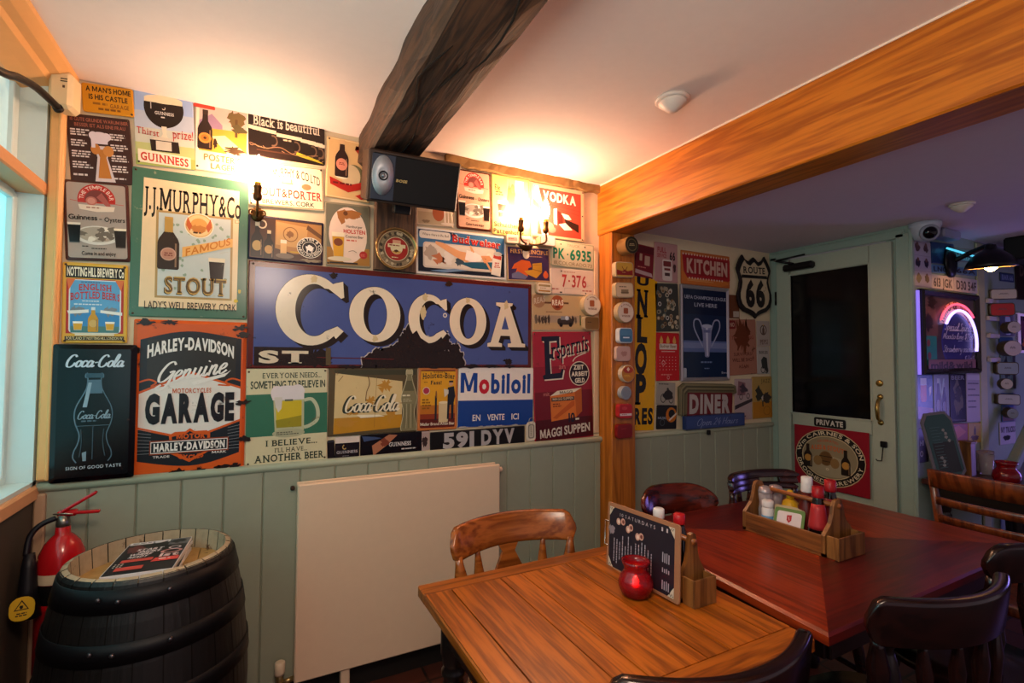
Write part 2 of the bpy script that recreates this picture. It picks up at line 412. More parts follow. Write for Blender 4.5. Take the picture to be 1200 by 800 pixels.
    def BOTTLE(s, u, v0, v1, w, c, lab='#d8b070', cap='#c9a050', lv=.62, hl=None):
        h = v1-v0; P = [(.17,0),(.2,.04),(.17,.06),(.2,.28),(.44,.42),(.5,.5),(.5,.97),(.44,1)]
        s.PO([(u-a*w, v0+b*h) for a, b in P]+[(u+a*w, v0+b*h) for a, b in P[::-1]], c)
        s.R(u-.19*w, v0, u+.19*w, v0+.12*h, cap)
        if lab: s.E(u, v0+lv*h+.06*h, .40*w, .15*h, lab)
        s.R(u+.3*w, v0+.5*h, u+.38*w, v0+.95*h, hl or '#8a6a50'); return s
    def PINT(s, u, v0, v1, w, beer='#c07818', foam='#f2e6cc', glass='#d8d0c0', f=.2):
        h = v1-v0
        s.PO([(u-.5*w, v0), (u+.5*w, v0), (u+.38*w, v1), (u-.38*w, v1)], glass)
        s.PO([(u-.47*w, v0+.03*h), (u+.47*w, v0+.03*h), (u+.36*w, v1-.05*h), (u-.36*w, v1-.05*h)], beer)
        s.PO([(u-.5*w, v0-.04*h), (u+.5*w, v0-.04*h), (u+.48*w, v0+f*h), (u-.48*w, v0+f*h)], foam); return s
    def NAIL(s, pts):
        s.nails = pts; return s
    def put(s, q, name, label, cat, off=0, group=None, tilt=0, parent=None):
        pl, cx, cz, w, h, ang = Q[q]; r, up, out, base = BASIS[pl]
        o = s.mb.build(name)
        R = Matrix((r, up, out)).transposed()
        pos = {'W': Vector((cx, base, cz)), 'P': Vector((cx, base, cz)), 'N': Vector((cx, base, cz)), 'D': Vector((base, -cx, cz))}[pl]
        pos = pos+Vector(out)*off
        o.matrix_world = Matrix.Translation(pos) @ (R @ Matrix.Rotation(math.radians(ang), 3, 'Z') @ Matrix.Rotation(math.radians(tilt), 3, 'X')).to_4x4()
        tag(o, label, cat, group)
        for (u, v) in getattr(s, 'nails', ()):
            x, y = s.XY(u, v); nb = MB().lathe([(.0042, 0), (.0038, .0016), (.0015, .0024)], M('#4a3a2c', .4, metal=.6), (x, y, s.th), n=8)
            nb.build('nail', o)
        return o
def bars(w, h, t, d, m, inner=0):
    """four mitred frame bars round a w x h outline"""
    mb = MB(); a = [(-w/2, -h/2), (w/2, -h/2), (w/2, h/2), (-w/2, h/2)]; b = [(-w/2+t, -h/2+t), (w/2-t, -h/2+t), (w/2-t, h/2-t), (-w/2+t, h/2-t)]
    c = [((p[0]*.6+q[0]*.4), (p[1]*.6+q[1]*.4)) for p, q in zip(a, b)]
    vs = [(*p, 0) for p in a]+[(*p, d*.7) for p in a]+[(*p, d) for p in c]+[(*p, d*.55) for p in b]+[(*p, 0) for p in b]; fs = []
    for L in range(4):
        for k in range(4): fs.append((L*4+k, L*4+(k+1) % 4, (L+1)*4+(k+1) % 4, (L+1)*4+k))
    for k in range(4): fs.append((16+k, 16+(k+1) % 4, (k+1) % 4, k))
    mb.add(vs, fs, m); return mb
def framed(o, w, h, t, d, m, label=None):
    f = bars(w, h, t, d, m).build('frame', o)
    if label: f['label'] = label
    return f
Q = {
 'home':('W',-0.4795,2.2822,0.1455,0.1015,4.5),
 'reasons':('W',-0.4957,2.1010,0.1772,0.2370,5.2),
 'thirst':('W',-0.3115,2.2128,0.1823,0.2785,3.3),
 'fosters':('W',-0.1288,2.2215,0.1775,0.2731,0.6),
 'black':('W',0.1020,2.2690,0.2851,0.1831,1.8),
 'porter':('W',0.1040,2.0723,0.2814,0.1815,3.0),
 'rhino':('W',0.1065,1.8498,0.2810,0.1805,-0.1),
 'ball':('W',0.3440,2.1840,0.1840,0.2610,-0.6),
 'holcream':('W',0.3465,1.8998,0.1871,0.2745,2.0),
 'jj':('W',-0.2175,1.7902,0.3710,0.5425,0.5),
 'temple':('W',-0.4970,1.8450,0.1803,0.2790,3.2),
 'notting':('W',-0.4948,1.5575,0.1785,0.2780,1.0),
 'cokedark':('W',-0.4799,1.1823,0.2266,0.4622,0.2),
 'harley':('W',-0.2058,1.2252,0.3575,0.5656,0.1),
 'cocoa':('W',0.6132,1.5425,1.2815,0.4260,0.0),
 'everyone':('W',0.1255,1.1378,0.2990,0.3815,0.7),
 'cokeyel':('W',0.4685,1.1867,0.3810,0.2875,-0.2),
 'holsmall':('W',0.7583,1.1865,0.1915,0.2880,-0.6),
 'mobil':('W',1.0625,1.1875,0.4081,0.2861,-1.0),
 'dyv':('W',0.9705,0.9907,0.4960,0.0886,0.3),
 'opener':('W',1.2558,1.0057,0.0575,0.0995,0.5),
 'maggi':('W',1.4538,1.2340,0.3687,0.5701,1.9),
 'reas':('W',1.4490,1.6190,0.3772,0.1870,1.8),
 'pk':('W',1.5108,1.9335,0.2785,0.1382,0.0),
 'n7':('W',1.5092,1.7883,0.2816,0.1366,1.3),
 'first':('W',1.2395,1.8592,0.2543,0.1775,2.6),
 'bud':('W',0.8752,1.8718,0.4595,0.2145,0.8),
 'temple2':('W',0.9303,2.1415,0.1826,0.2904,1.6),
 'schul':('W',1.1332,2.1438,0.2145,0.3019,1.2),
 'vodka':('W',1.4197,2.1505,0.3315,0.2816,0.7),
 'undersp':('W',0.7325,2.0545,0.1783,0.1260,3.2),
 'tray':('W',0.5468,1.8547,0.1888,0.1865,3.2),
 'pt1':('W',1.1312,1.9713,0.0726,0.0445,2.8),
 'pt2':('W',1.2080,1.9720,0.0710,0.0460,1.6),
 'wt':('W',1.3300,1.9808,0.0940,0.0495,1.5),
 'stripe':('W',1.3205,1.7388,0.0930,0.0585,-0.3),
 'rt':('W',1.6150,1.6675,0.1260,0.1000,1.4),
 'sq':('W',1.6173,1.5688,0.0996,0.0745,2.0),
 'gui1':('W',0.3585,0.9922,0.0990,0.0945,0.3),
 'gui2':('W',0.5662,0.9930,0.3085,0.0970,0.2),
 'blk':('W',0.2930,0.9872,0.0290,0.0815,3.0),
 'ared':('W',2.0202,1.9503,0.1418,0.1895,-3.8),
 'pump':('W',2.1915,1.9585,0.1880,0.2371,0.3),
 'dunlop':('W',2.0175,1.4082,0.1731,0.8895,-2.2),
 'caps':('W',2.1980,1.6883,0.1912,0.2905,2.5),
 'cal':('W',2.2003,1.3915,0.1885,0.2881,-0.0),
 'bike':('W',2.1843,1.1710,0.1497,0.1360,-3.1),
 'guitar':('W',2.1892,1.0310,0.1617,0.1410,-2.5),
 'kitchen':('W',2.5317,1.9465,0.4385,0.2095,0.1),
 'uefa':('W',2.5150,1.5400,0.4310,0.5941,0.0),
 'route':('W',2.9730,1.8692,0.4203,0.4035,2.2),
 'brown':('W',2.7820,1.7257,0.1260,0.1535,1.1),
 'nosur':('W',2.8738,1.4612,0.2727,0.3667,2.2),
 'botw':('W',3.0860,1.5565,0.1351,0.1732,1.7),
 'bikew':('W',3.0825,1.3740,0.1300,0.1870,0.4),
 'diner':('W',2.5357,1.1242,0.5158,0.2035,-1.8),
 'open24':('W',2.5575,0.9940,0.5260,0.0816,-0.1),
 'train':('W',2.8760,1.1158,0.1730,0.2687,-0.5),
 'rider':('W',3.0648,1.1220,0.2045,0.2831,0.6),
 't1':('P',1.7673,1.9825,0.1130,0.0900,5.6),
 't2':('P',1.7520,1.8548,0.1242,0.0835,3.0),
 't3':('P',1.7517,1.7448,0.1237,0.0815,3.0),
 't4':('P',1.7545,1.6263,0.1290,0.1065,0.7),
 't5':('P',1.7595,1.5017,0.0940,0.0815,0.9),
 't6':('P',1.7505,1.4045,0.0990,0.0800,0.6),
 't7':('P',1.7735,1.2980,0.1000,0.0780,-0.6),
 't8':('P',1.7597,1.1952,0.0845,0.0635,-1.7),
 't9':('P',1.7568,1.0987,0.0905,0.0755,-0.9),
 't10':('P',1.7580,0.9923,0.1050,0.0745,0.3),
 'nsheet':('N',3.2793,1.9118,0.2036,0.2586,1.5),
 'nblue':('N',3.5238,1.9983,0.2780,0.1227,3.4),
 'nplA':('N',3.8142,2.0160,0.2830,0.0711,3.2),
 'nplB':('N',3.5132,1.9045,0.2668,0.0461,2.8),
 'nplC':('N',3.8030,1.9178,0.2922,0.0455,2.3),
 'npl1':('N',3.5088,1.8268,0.2655,0.0816,0.8),
 'npl2':('N',3.8010,1.8315,0.3080,0.0861,0.9),
 'mirror':('N',3.5675,1.5383,0.6910,0.4701,0.4),
 'ncan':('N',3.2663,1.1787,0.1925,0.2416,-0.4),
 'nbot':('N',3.4610,1.1767,0.1820,0.2477,-0.5),
 'nlan':('N',3.6592,1.1590,0.2055,0.2843,-0.6),
 'ncal':('N',3.8615,1.1560,0.1871,0.2943,-1.5),
 'nora':('N',3.6562,0.9602,0.2367,0.1016,-2.3),
 'nyel':('N',3.8735,0.9432,0.1881,0.1187,-2.3),
 'nblk':('N',3.2317,0.9155,0.1385,0.1862,-1.2),
 's1':('N',4.1967,1.7995,0.1515,0.0652,1.1),
 's2':('N',4.1710,1.7010,0.1380,0.0812,1.2),
 's3':('N',4.2678,1.5905,0.1095,0.0892,0.5),
 's4':('N',4.2368,1.4577,0.1785,0.1157,-0.2),
 's5':('N',4.2112,1.3317,0.1205,0.0787,-0.2),
 's6':('N',4.1885,1.2342,0.1130,0.0787,-0.8),
 's7':('N',4.2135,1.1370,0.1260,0.0662,-1.4),
 's8':('N',4.2388,1.0495,0.0886,0.0762,-2.6),
 'rpic':('N',4.3812,1.6438,0.2395,0.2091,1.1),
 'rblu':('N',4.3565,1.4970,0.2120,0.0732,1.1),
 'rgrn':('N',4.3740,1.3245,0.2320,0.2623,-0.2),
 'rsce':('N',4.3652,1.0777,0.2115,0.1840,-1.2),
 'rtru':('N',4.3388,0.9117,0.2395,0.1427,-0.8),
 'rneo':('N',4.6443,1.5663,0.2435,0.2664,-0.4),
 'rkno':('N',4.5243,1.0880,0.0896,0.1474,-2.6),
 'rpl':('N',4.4015,1.9300,0.2151,0.0571,1.6),
 'rdrk':('N',4.6522,1.9452,0.2306,0.2964,1.9),
 'cairnes':('D',-1.7992,0.7702,0.4435,0.3765,-0.1),
 'private':('D',-1.7970,0.9902,0.1890,0.0565,-0.2),
}
def S(q, base, pad=1.0, **k): return Sign(Q[q][3]*pad, Q[q][4]*pad, base, **k)

# ------------------------------------------------------------------ the room
PLASTER = M('#d9c6a4', .8, var=.04); CEIL = M('#f0e3de', .85, var=.03); SAGE = M('#989c88', .42, var=.04)
SAGE_D = M('#8fa296', .45, var=.05); CREAM = M('#e6b070', .45, var=.05)
OAK = WOOD('#d07a1c', '#a4560a', 'y', .4, 1.3, fig=.5); OAKZ = WOOD('#c87420', '#a0560e', 'z', .4, 1.3, fig=.5)
OLD = WOOD('#4a2e1a', '#1a0e08', 'y', .7, 1.6, bump=.6)
def tiles():
    m = bpy.data.materials.new('floor_tiles'); m.use_nodes = True; nt = m.node_tree; b = nt.nodes['Principled BSDF']
    tc = nn(nt, 'ShaderNodeTexCoord'); br = nn(nt, 'ShaderNodeTexBrick'); br.offset = 0
    br.inputs['Scale'].default_value = 1; br.inputs['Brick Width'].default_value = .23; br.inputs['Row Height'].default_value = .23; br.inputs['Mortar Size'].default_value = .006
    br.inputs['Color1'].default_value = lin('#5a2c1c'); br.inputs['Color2'].default_value = lin('#46221a'); br.inputs['Mortar'].default_value = lin('#1c1310')
    nt.links.new(tc.outputs['Object'], br.inputs['Vector']); nt.links.new(br.outputs['Color'], b.inputs['Base Color']); b.inputs['Roughness'].default_value = .5
    return m
struct(MB().box((2.4, 0, -.03), (6.4, 4.6, .06), tiles()).build('floor'))
c = MB().box((.53, 0, 2.373), (2.46, 4.4, .07), CEIL)
struct(c.build('ceiling'))
struct(MB().box((3.65, 0, 2.155), (3.6, 4.4, .07), M('#e0d2da', .85, var=.03)).build('ceiling'))
# main wall: one plaster wall behind the signs of both bays
struct(MB().box((1.27, 2.26, 1.2), (3.9, .12, 2.4), PLASTER).build('wall_back'))
# boarding under the dado
b = MB(); x = -.628
while x < 3.165:
    if not (1.68 < x < 1.80):
        w = min(.134, 3.168-x)
        if x < 1.68: w = min(w, 1.69-x)
        b.prism([(x, 2.2), (x, 2.187), (x+.005, 2.180), (x+w-.005, 2.180), (x+w, 2.187), (x+w, 2.2)], .09, .935, SAGE)
    x += .134
struct(b.build('trim_1'))
def dado(x0, x1, nm):
    prof = [(0, .908), (-.014, .911), (-.016, .920), (-.026, .924), (-.034, .934), (-.033, .944), (-.026, .951), (-.012, .953), (0, .953)]
    m = MB(); n = len(prof); xs = [x0, x1-.016, x1-.004, x1]; sc = [1, 1, .8, .4]; vs = []; fs = []
    for X, s in zip(xs, sc): vs += [(X, 2.2+p*s-.0001, (.933)+(z-.933)*(.5+.5*s)) for p, z in prof]
    for i in range(3):
        for k in range(n-1): fs.append((i*n+k, i*n+k+1, (i+1)*n+k+1, (i+1)*n+k))
    fs += [tuple(range(n)), tuple(3*n+k for k in range(n))]
    m.add(vs, fs, M('#a5a790', .4, var=.04), True); return struct(m.build(nm))
dado(-.625, 1.715, 'trim_2'); dado(1.86, 3.165, 'trim_3')
struct(MB().box((.53, 2.186, .045), (2.3, .022, .09), M('#1d1a18', .5)).build('baseboard_back'))
struct(MB().box((2.5, 2.186, .045), (1.3, .022, .09), M('#1d1a18', .5)).build('baseboard_alcove'))
# white bead up the right end of the sign wall, and ragged timber plate at the top of it
struct(MB().box((1.665, 2.193, 1.47), (.03, .012, 1.0), M('#d8b894', .5), bev=.004).build('trim_4'))
rd = random.Random(3); b = MB(); n = 30; vs = []; fs = []
for i in range(n+1):
    X = .78+(1.685-.78)*i/n; lo = 2.300-rd.uniform(0, .012)
    vs += [(X, 2.199, lo), (X, 2.168+rd.uniform(0, .008), lo+.004), (X, 2.168+rd.uniform(0, .008), 2.337), (X, 2.199, 2.337)]
for i in range(n):
    for k in range(4): fs.append((4*i+k, 4*i+(k+1) % 4, 4*i+4+(k+1) % 4, 4*i+4+k))
fs += [(0, 1, 2, 3), (4*n, 4*n+1, 4*n+2, 4*n+3)]
struct(b.add(vs, fs, M('#8a6a3c', .8, var=.25)).build('trim_5'))
# oak casing: beam and post
b = MB(); b.box((1.764, .1, 2.199), (.168, 4.2, .278), OAK, bev=.006)
struct(b.build('trim_6'), 'golden oak beam dividing the two ceilings')
b = MB(); b.box((1.7715, 2.143, 1.03), (.163, .114, 2.06), OAKZ, bev=.004); struct(b.build('trim_7'), 'golden oak post carrying the beam')
b = MB(); b.box((1.6795, .1, 2.3345), (.006, 4.2, .007), M('#e8d8c8', .6)); struct(b.build('trim_8'))
# old adzed ceiling beam
rd = random.Random(11); b = MB(); vs = []; fs = []; n = 46; cs = [(.388, 2.36), (.383, 2.29), (.387, 2.232), (.402, 2.204), (.47, 2.198), (.55, 2.200), (.588, 2.208), (.602, 2.25), (.612, 2.30), (.615, 2.36)]; m = len(cs)
ph = [rd.uniform(0, 6) for _ in cs]
for i in range(n+1):
    Y = 2.199-(4.2)*i/n
    for k, (X, Z) in enumerate(cs):
        w = .003*math.sin(Y*5+ph[k])+.003*math.sin(Y*17+ph[k]*2)+rd.uniform(-.003, .003)
        bow = .006*math.sin((2.2-Y)*1.7)
        vs.append((X+(w if k in (0, 1, 2, 3, 6, 7, 8, 9) else 0)+bow*.5, Y, Z+(w*.9 if 2 <= k <= 7 else 0)))
for i in range(n):
    for k in range(m-1): fs.append((i*m+k, i*m+k+1, (i+1)*m+k+1, (i+1)*m+k))
fs += [tuple(range(m)), tuple(n*m+k for k in range(m))]
b.add(vs, fs, OLD)
crk = M('#0c0705', .9)
for (x0, y0, y1) in ((.49, 2.0, 1.25), (.53, 1.3, .6), (.43, 1.7, 1.2)):
    P = [(x0+.02*math.sin(t*.9)+rd.uniform(-.004, .004), y0+(y1-y0)*t/8, 2.195) for t in range(9)]
    b.tube(P, [.001]+[.0035]*7+[.001], crk, 5)
struct(b.build('trim_9'), 'dark old adzed ceiling beam')
b = MB(); vs = []
cs = [(.455, 2.199), (.452, 2.178), (.462, 2.168), (.55, 2.164), (.635, 2.17), (.645, 2.18), (.645, 2.199)]
b.prism(cs, 1.76, 2.215, WOOD('#4c331e', '#20120a', 'z', .75, 1.6, bump=.6)); struct(b.build('trim_10'), 'dark timber post stub under the old beam')
# left wall with the window
struct(MB().box((-.69, .1, .45), (.12, 4.2, .9), M('#463c34', .6)).build('wall_left'))
cr = M('#d8a070', .45, var=.05)
b = MB()
b.box((-.655, .1, .923), (.07, 4.2, .046), cr, bev=.006)
struct(b.build('trim_11'), 'cream window board')
TE = M('#cfe3e2', .4, var=.03)
b = MB(); b.box((-.70, 2.188, 1.62), (.13, .034, 1.35), TE); b.box((-.70, 1.0, .953), (.13, 2.4, .014), TE)
b.box((-.68, 1.0, 1.933), (.10, 2.4, .045), cr, bev=.005)
b.box((-.71, 2.158, 1.43), (.02, .03, .95), TE, bev=.003); b.box((-.71, 1.0, .972), (.02, 2.3, .03), TE, bev=.003); b.box((-.71, 1.0, 1.898), (.02, 2.3, .03), TE, bev=.003)
b.box((-.715, 2.152, 2.13), (.02, .04, .36), TE, bev=.003)
for y in (1.25, .3): b.box((-.69, y, 1.6), (.07, .06, 1.3), TE, bev=.004)
win = struct(b.build('window_1'))
pane = M('#74c4cc', .25, emit=PANE, var=.10); paneu = M('#a8c8c8', .25, emit=PANE*.42, var=.10)
p = MB(); p.box((-.722, .98, 1.43), (.006, 2.34, .93), pane)
et = M('#d8f4f4', .6, emit=PANE*.55)
P = crom([(2.128, 1.00), (2.128, 1.25), (2.120, 1.30), (2.132, 1.33), (2.118, 1.38), (2.128, 1.42), (2.10, 1.46), (2.108, 1.5), (2.06, 1.54), (2.0, 1.5), (1.94, 1.56)], 6)
p.tube([(-.7185, a, z) for a, z in P], .0035, et, 6); p.tube([(-.7185, 2.128, 1.0), (-.7185, 1.4, 1.0)], .0035, et, 6)
p.build('pane', win)
p = MB(); p.box((-.722, .98, 2.14), (.006, 2.36, .40), paneu); p.build('pane', win)
# corner post, head moulding
b = MB(); b.box((-.609, 2.186, 1.66), (.040, .03, 1.40), CREAM, bev=.006); b.box((-.599, 2.174, 1.66), (.012, .02, 1.40), CREAM, bev=.004); b.box((-.615, 2.178, .46), (.03, .03, .92), M('#b89878', .5), bev=.005)
struct(b.build('trim_12'), 'cream moulded corner post')
b = MB(); prof = [(-.76, 2.26), (-.70, 2.26), (-.66, 2.275), (-.625, 2.285), (-.615, 2.30), (-.59, 2.305), (-.565, 2.325), (-.56, 2.345), (-.76, 2.345)]
b.prism(prof, 2.199, -2.0, CREAM, fn=lambda x, z, y: (x, y, z)); struct(b.build('trim_13'), 'cream cornice above the window')

# door wall (store-room box) with the green private door
struct(MB().box((3.24, 2.17, 1.06), (.14, .06, 2.12), SAGE_D).box((3.24, 1.3975, 1.06), (.14, .075, 2.12), SAGE_D).box((3.24, 1.79, 2.088), (.14, .71, .064), SAGE_D).build('wall_right'))
b = MB()
for c, d in (((3.166, 2.163, 1.04), (.016, .05, 2.08)), ((3.166, 1.400, 1.04), (.016, .07, 2.08)), ((3.166, 1.79, 2.080), (.016, .80, .05))): b.box(c, d, SAGE_D, bev=.005)
struct(b.build('trim_14'))
DC = M('#a2aa9a', .42, var=.05)
door = MB()
Y0, Y1 = 1.449, 2.136
for c, d in (((3.17, 2.092, 1.03), (.04, .088, 2.03)), ((3.17, 1.506, 1.03), (.04, .114, 2.03)), ((3.17, 1.80, 1.99), (.04, .47, .11)), ((3.17, 1.80, .99), (.04, .47, .085)), ((3.17, 1.80, .28), (.04, .47, .53)), ((3.176, 1.80, .77), (.028, .47, .5))):
    door.box(c, d, DC, bev=.003)
door = struct(door.build('door_1'), 'sage green door with dark glass and red oval sign')
MB().box((3.17, 1.803, 1.487), (.012, .478, .905), M('#08080a', .12, var=0)).build('glass_panel', door)
b = MB()
for c, d in (((3.151, 2.043, 1.487), (.008, .012, .93)), ((3.151, 1.563, 1.487), (.008, .012, .93)), ((3.151, 1.803, 1.946), (.008, .49, .012)), ((3.151, 1.803, 1.029), (.008, .49, .012))): b.box(c, d, DC, bev=.002)
b.build('bead', door)
BR = M('#a8894a', .3, metal=.9)
b = MB(); b.tube([(3.150, 1.518, 1.165), (3.125, 1.518, 1.15), (3.112, 1.518, 1.11), (3.118, 1.518, 1.05), (3.150, 1.518, 1.03)], [.008, .009, .011, .009, .008], BR)
b.lathe([(.016, 0), (.014, .006), (.006, .010)], BR, (3.150, 1.518, 1.17), (-1, 0, 0), 12); b.lathe([(.016, 0), (.014, .006), (.006, .010)], BR, (3.150, 1.518, 1.025), (-1, 0, 0), 12); b.build('handle', door)
MB().lathe([(.019, 0), (.019, .004), (.014, .008), (.006, .009)], BR, (3.150, 1.52, 1.247), (-1, 0, 0), 14).build('lock', door)
BK = M('#0b0b0d', .35)
b = MB(); b.box((3.143, 1.503, .905), (.014, .034, .034), BK, bev=.004); b.tube([(3.135, 1.503, .89), (3.128, 1.505, .84), (3.128, 1.508, .815), (3.128, 1.53, .812), (3.125, 1.535, .82)], .003, BK, 6); b.build('latch_hook', door)
b = MB(); b.box((3.125, 1.965, 1.985), (.05, .20, .045), BK, bev=.012); b.build('closer_body', door)
b = MB(); b.tube([(3.115, 1.99, 2.005), (3.06, 2.08, 2.035)], .008, BK, 8); b.tube([(3.06, 2.08, 2.035), (3.14, 1.93, 2.06)], .006, BK, 8); b.lathe([(.009, 0), (.009, .01)], M('#777777', .3, metal=.8), (3.06, 2.08, 2.03), n=8); b.build('closer_arm', door)
for z in (1.75, .35):
    MB().lathe([(.006, 0), (.006, .09)], BK, (3.146, 2.139, z), n=8).build('hinge', door)
# the bay beyond the door: wall with more signs, trims, stair rail
struct(MB().box((4.4, 1.425, 1.06), (2.45, .12, 2.12), M('#8c9c92', .6)).build('wall_front'))
TR = M('#a5a585', .5, var=.05)
struct(MB().box((3.995, 1.359, 1.06), (.10, .012, 2.1), TR, bev=.006).build('trim_15'))
struct(MB().box((3.17, 1.362, 1.06), (.03, .02, 2.12), SAGE_D, bev=.005).build('trim_16'))
b = MB(); b.box((4.55, 1.0, 2.05), (1.1, .5, .14), M('#0d0a0a', .6), bev=.01); struct(b.build('trim_17'), 'black beam above the bay')
struct(MB().box((5.5, .4, 1.06), (.1, 3.4, 2.12), M('#4a3a3c', .7)).build('wall_far'))

# ------------------------------------------------------------------ signs on the main wall
CRM = '#ead9b4'; BLK = '#15110f'; RED = '#b8281e'; GRN = '#3d6b52'; YEL = '#d9a83a'
s = S('home', '#c98a14', rad=.008, rough=.35, wear=.15)
s.T("A MAN'S HOME", .08, .10, .95, .27, '#1a1208', .03); s.T('IS HIS CASTLE', .13, .37, .88, .54, '#1a1208', .03)
s.T('GARAGE', .53, .64, .90, .78, '#7a4a10', .02); s.ROWS(.2, .64, .48, .78, 1, '#8a5a14', seed=2); s.ROWS(.3, .82, .92, .95, 1, '#7a4a10', seed=3)
s.NAIL([(.95, .92)]).put('home', 'tin_sign', 'small mustard yellow tin plate about a home and castle, top left corner', 'sign', off=.003)
s = S('reasons', '#3b201a', rough=.4)
s.T('10 GUTE GRUNDE WARUM BIER', .06, .05, .97, .10, '#9a5a48', .02); s.T('BESSER IST ALS EINE FRAU', .12, .13, .92, .18, '#9a5a48', .02)
for i, y in enumerate((.22, .38, .54, .70, .88)):
    s.ROWS(.05, y, .36, y+(.11 if i < 4 else .05), 3 if i < 4 else 1, '#d8ccc8', .6, seed=i); s.ROWS(.66, y+.03, .96, y+(.14 if i < 4 else .07), 3 if i < 4 else 1, '#d8ccc8', .6, seed=i+9)
s.PO([(.38, .98), (.44, .62), (.40, .45), (.64, .45), (.60, .62), (.70, .98)], '#cfc0c0'); s.PO([(.43, .93), (.48, .62), (.43, .5), (.62, .5), (.58, .62), (.64, .93)], '#b8742e')
s.E(.42, .50, .075, .08, '#c07a38'); s.E(.62, .52, .085, .08, '#c88440'); s.E(.5, .33, .15, .09, '#d8ccd4'); s.E(.40, .30, .07, .06, '#d8ccd4'); s.E(.6, .31, .08, .06, '#d8ccd4'); s.R(.40, .34, .62, .42, '#d8ccd4'); s.R(.36, .34, .42, .48, '#d8ccd4')
s.NAIL([(.05, .03), (.95, .03)]).put('reasons', 'tin_sign', 'dark brown tin sign with ten reasons lists around a foaming beer glass', 'sign')
s = S('thirst', '#9db4dc', rough=.3)
s.R(0, .28, 1, .5, '#b4bfd0'); s.R(0, .5, 1, .7, '#c6c8b8'); s.R(0, .7, 1, .86, '#b9bf7c'); s.R(0, .86, 1, 1, '#a3ad58')
s.PO(crom([(.18, .10), (.16, .22), (.20, .34), (.30, .43), (.42, .475), (.54, .475), (.68, .43), (.79, .34), (.83, .22), (.80, .10)], 4), '#20150f')
s.E(.49, .10, .32, .055, CRM); s.R(.17, .09, .81, .15, CRM); s.R(.27, .14, .285, .24, '#c8c0b8')
s.T('GUINNESS', .34, .265, .66, .305, '#f0e8e0', .01, True); s.RING(.49, .215, .03, .024, .4, '#e0d4c0', a0=200, a1=400); s.ROWS(.44, .33, .56, .36, 1, '#e8e0d8')
s.PO([(.44, .46), (.53, .46), (.52, .56), (.55, .62), (.42, .62), (.46, .56)], '#dcd0b8')
s.E(.48, .64, .23, .035, '#cfc5b0'); s.PO([(.24, .65), (.72, .65), (.74, .80), (.26, .80)], '#2a1c14'); s.PO([(.34, .66), (.60, .66), (.60, .78), (.34, .78)], '#cdc3b0')
s.T('Thirst', .03, .50, .40, .585, RED, .005, True, rise=-.02); s.T('prize!', .62, .52, .98, .60, RED, .005, True, rise=-.0)
s.PO([(.04, .79), (.92, .84), (.92, .99), (.04, .96)], '#efe2c8'); s.T('GUINNESS', .08, .83, .88, .93, '#c8301c', .03, True, rise=-.035)
s.NAIL([(.94, .05), (.05, .96)]).put('thirst', 'tin_sign', 'pale blue tin sign with a big goblet of stout and red first words', 'sign')
s = S('fosters', '#ecdfc4', rough=.35)
s.R(.07, .04, .97, .72, '#d9b5a8'); s.PO([(.07, .3), (.3, .18), (.5, .32), (.5, .42), (.07, .42)], '#a08098'); s.PO([(.07, .4), (.97, .36), (.97, .72), (.07, .72)], '#d8a23c')
s.PO([(.3, .5), (.55, .46), (.95, .66), (.95, .72), (.6, .72)], '#e2cfa0'); s.BLOT(.78, .2, .16, .12, '#6e5a30', 3); s.R(.74, .2, .79, .46, '#5a4424'); s.BLOT(.82, .34, .14, .06, '#5c5230', 5); s.BLOT(.75, .66, .18, .05, '#4a3622', 6, j=.6)
s.E(.16, .1, .2, .07, '#c8402c', a0=-20, a1=200); s.BOTTLE(.18, .14, .70, .27, '#2a1a12', lab=None, cap='#3a2a1c'); s.C(.18, .54, .115, '#d08a3c'); s.C(.18, .54, .075, '#b86f28'); s.C(.18, .54, .03, '#4a2a14'); s.BLOT(.37, .6, .04, .06, '#3a2418', 2)
s.T("POSTER'S", .17, .76, .86, .85, '#8a7434', .012); s.T('LAGER', .30, .88, .76, .96, '#8a7434', .012)
s.NAIL([(.05, .95)]).put('fosters', 'tin_sign', 'cream lager poster sign with dark bottle and desert landscape', 'sign')
s = S('black', '#241712', rad=.008, rough=.3)
s.T('Black is beautiful', .06, .10, .93, .31, '#ecd9c4', .018, True, gap=.03)
GX = ((.06, .38), (.15, .395), (.25, .41), (.96, .55), (.87, .53), (.77, .51), (.52, .47))
for x, y in GX:
    w = .17 if x == .52 else .12
    s.PO([(x-w, y), (min(x+w, 1), y), (min(x+w*.75, .98), y+.38), (x-w*.7, y+.38)] if x > .12 else [(0, y), (x+w, y), (x+w*.75, y+.38), (0, y+.38)], '#1c110d')
    s.RING(x+(w*.5 if x < .9 else -w*.2), y+.2, .06, .13, .3, '#6a5240', a0=-110, a1=110); s.L([(max(x-w*.6, .01), y+.34), (x-.02, y+.39), (min(x+w*.5, .98), y+.34)], .0025, '#8a6c52')
for x, y in GX:
    w = .165 if x == .52 else .10
    s.PO([(max(x-w, 0), y-.05), (min(x+w, 1), y-.03), (min(x+w, 1), y+.05), (max(x-w, 0), y+.03)], '#e6d2b4')
s.ROWS(.44, .54, .60, .60, 1, '#d8c0a0'); s.R(.1, .84, .6, .87, '#4a3022'); s.PO([(.62, .78), (.9, .90), (.98, .97), (.6, .86)], '#b8a828'); s.L([(.02, .72), (.2, .8), (.4, .74), (.6, .86), (.9, .8)], .003, '#8a6a50')
s.put('black', 'tin_sign', 'black tin sign with white motto over a row of stout glasses', 'sign', off=.002)
s = S('porter', '#efe2c0', rough=.3)
s.T('S J MURPHY & CO LTD', .22, .17, .95, .36, '#4a3018', .012, arch=.10, rise=-.07, gap=.06); s.E(.24, .40, .05, .07, '#c8a070'); s.E(.76, .48, .065, .07, '#c07850')
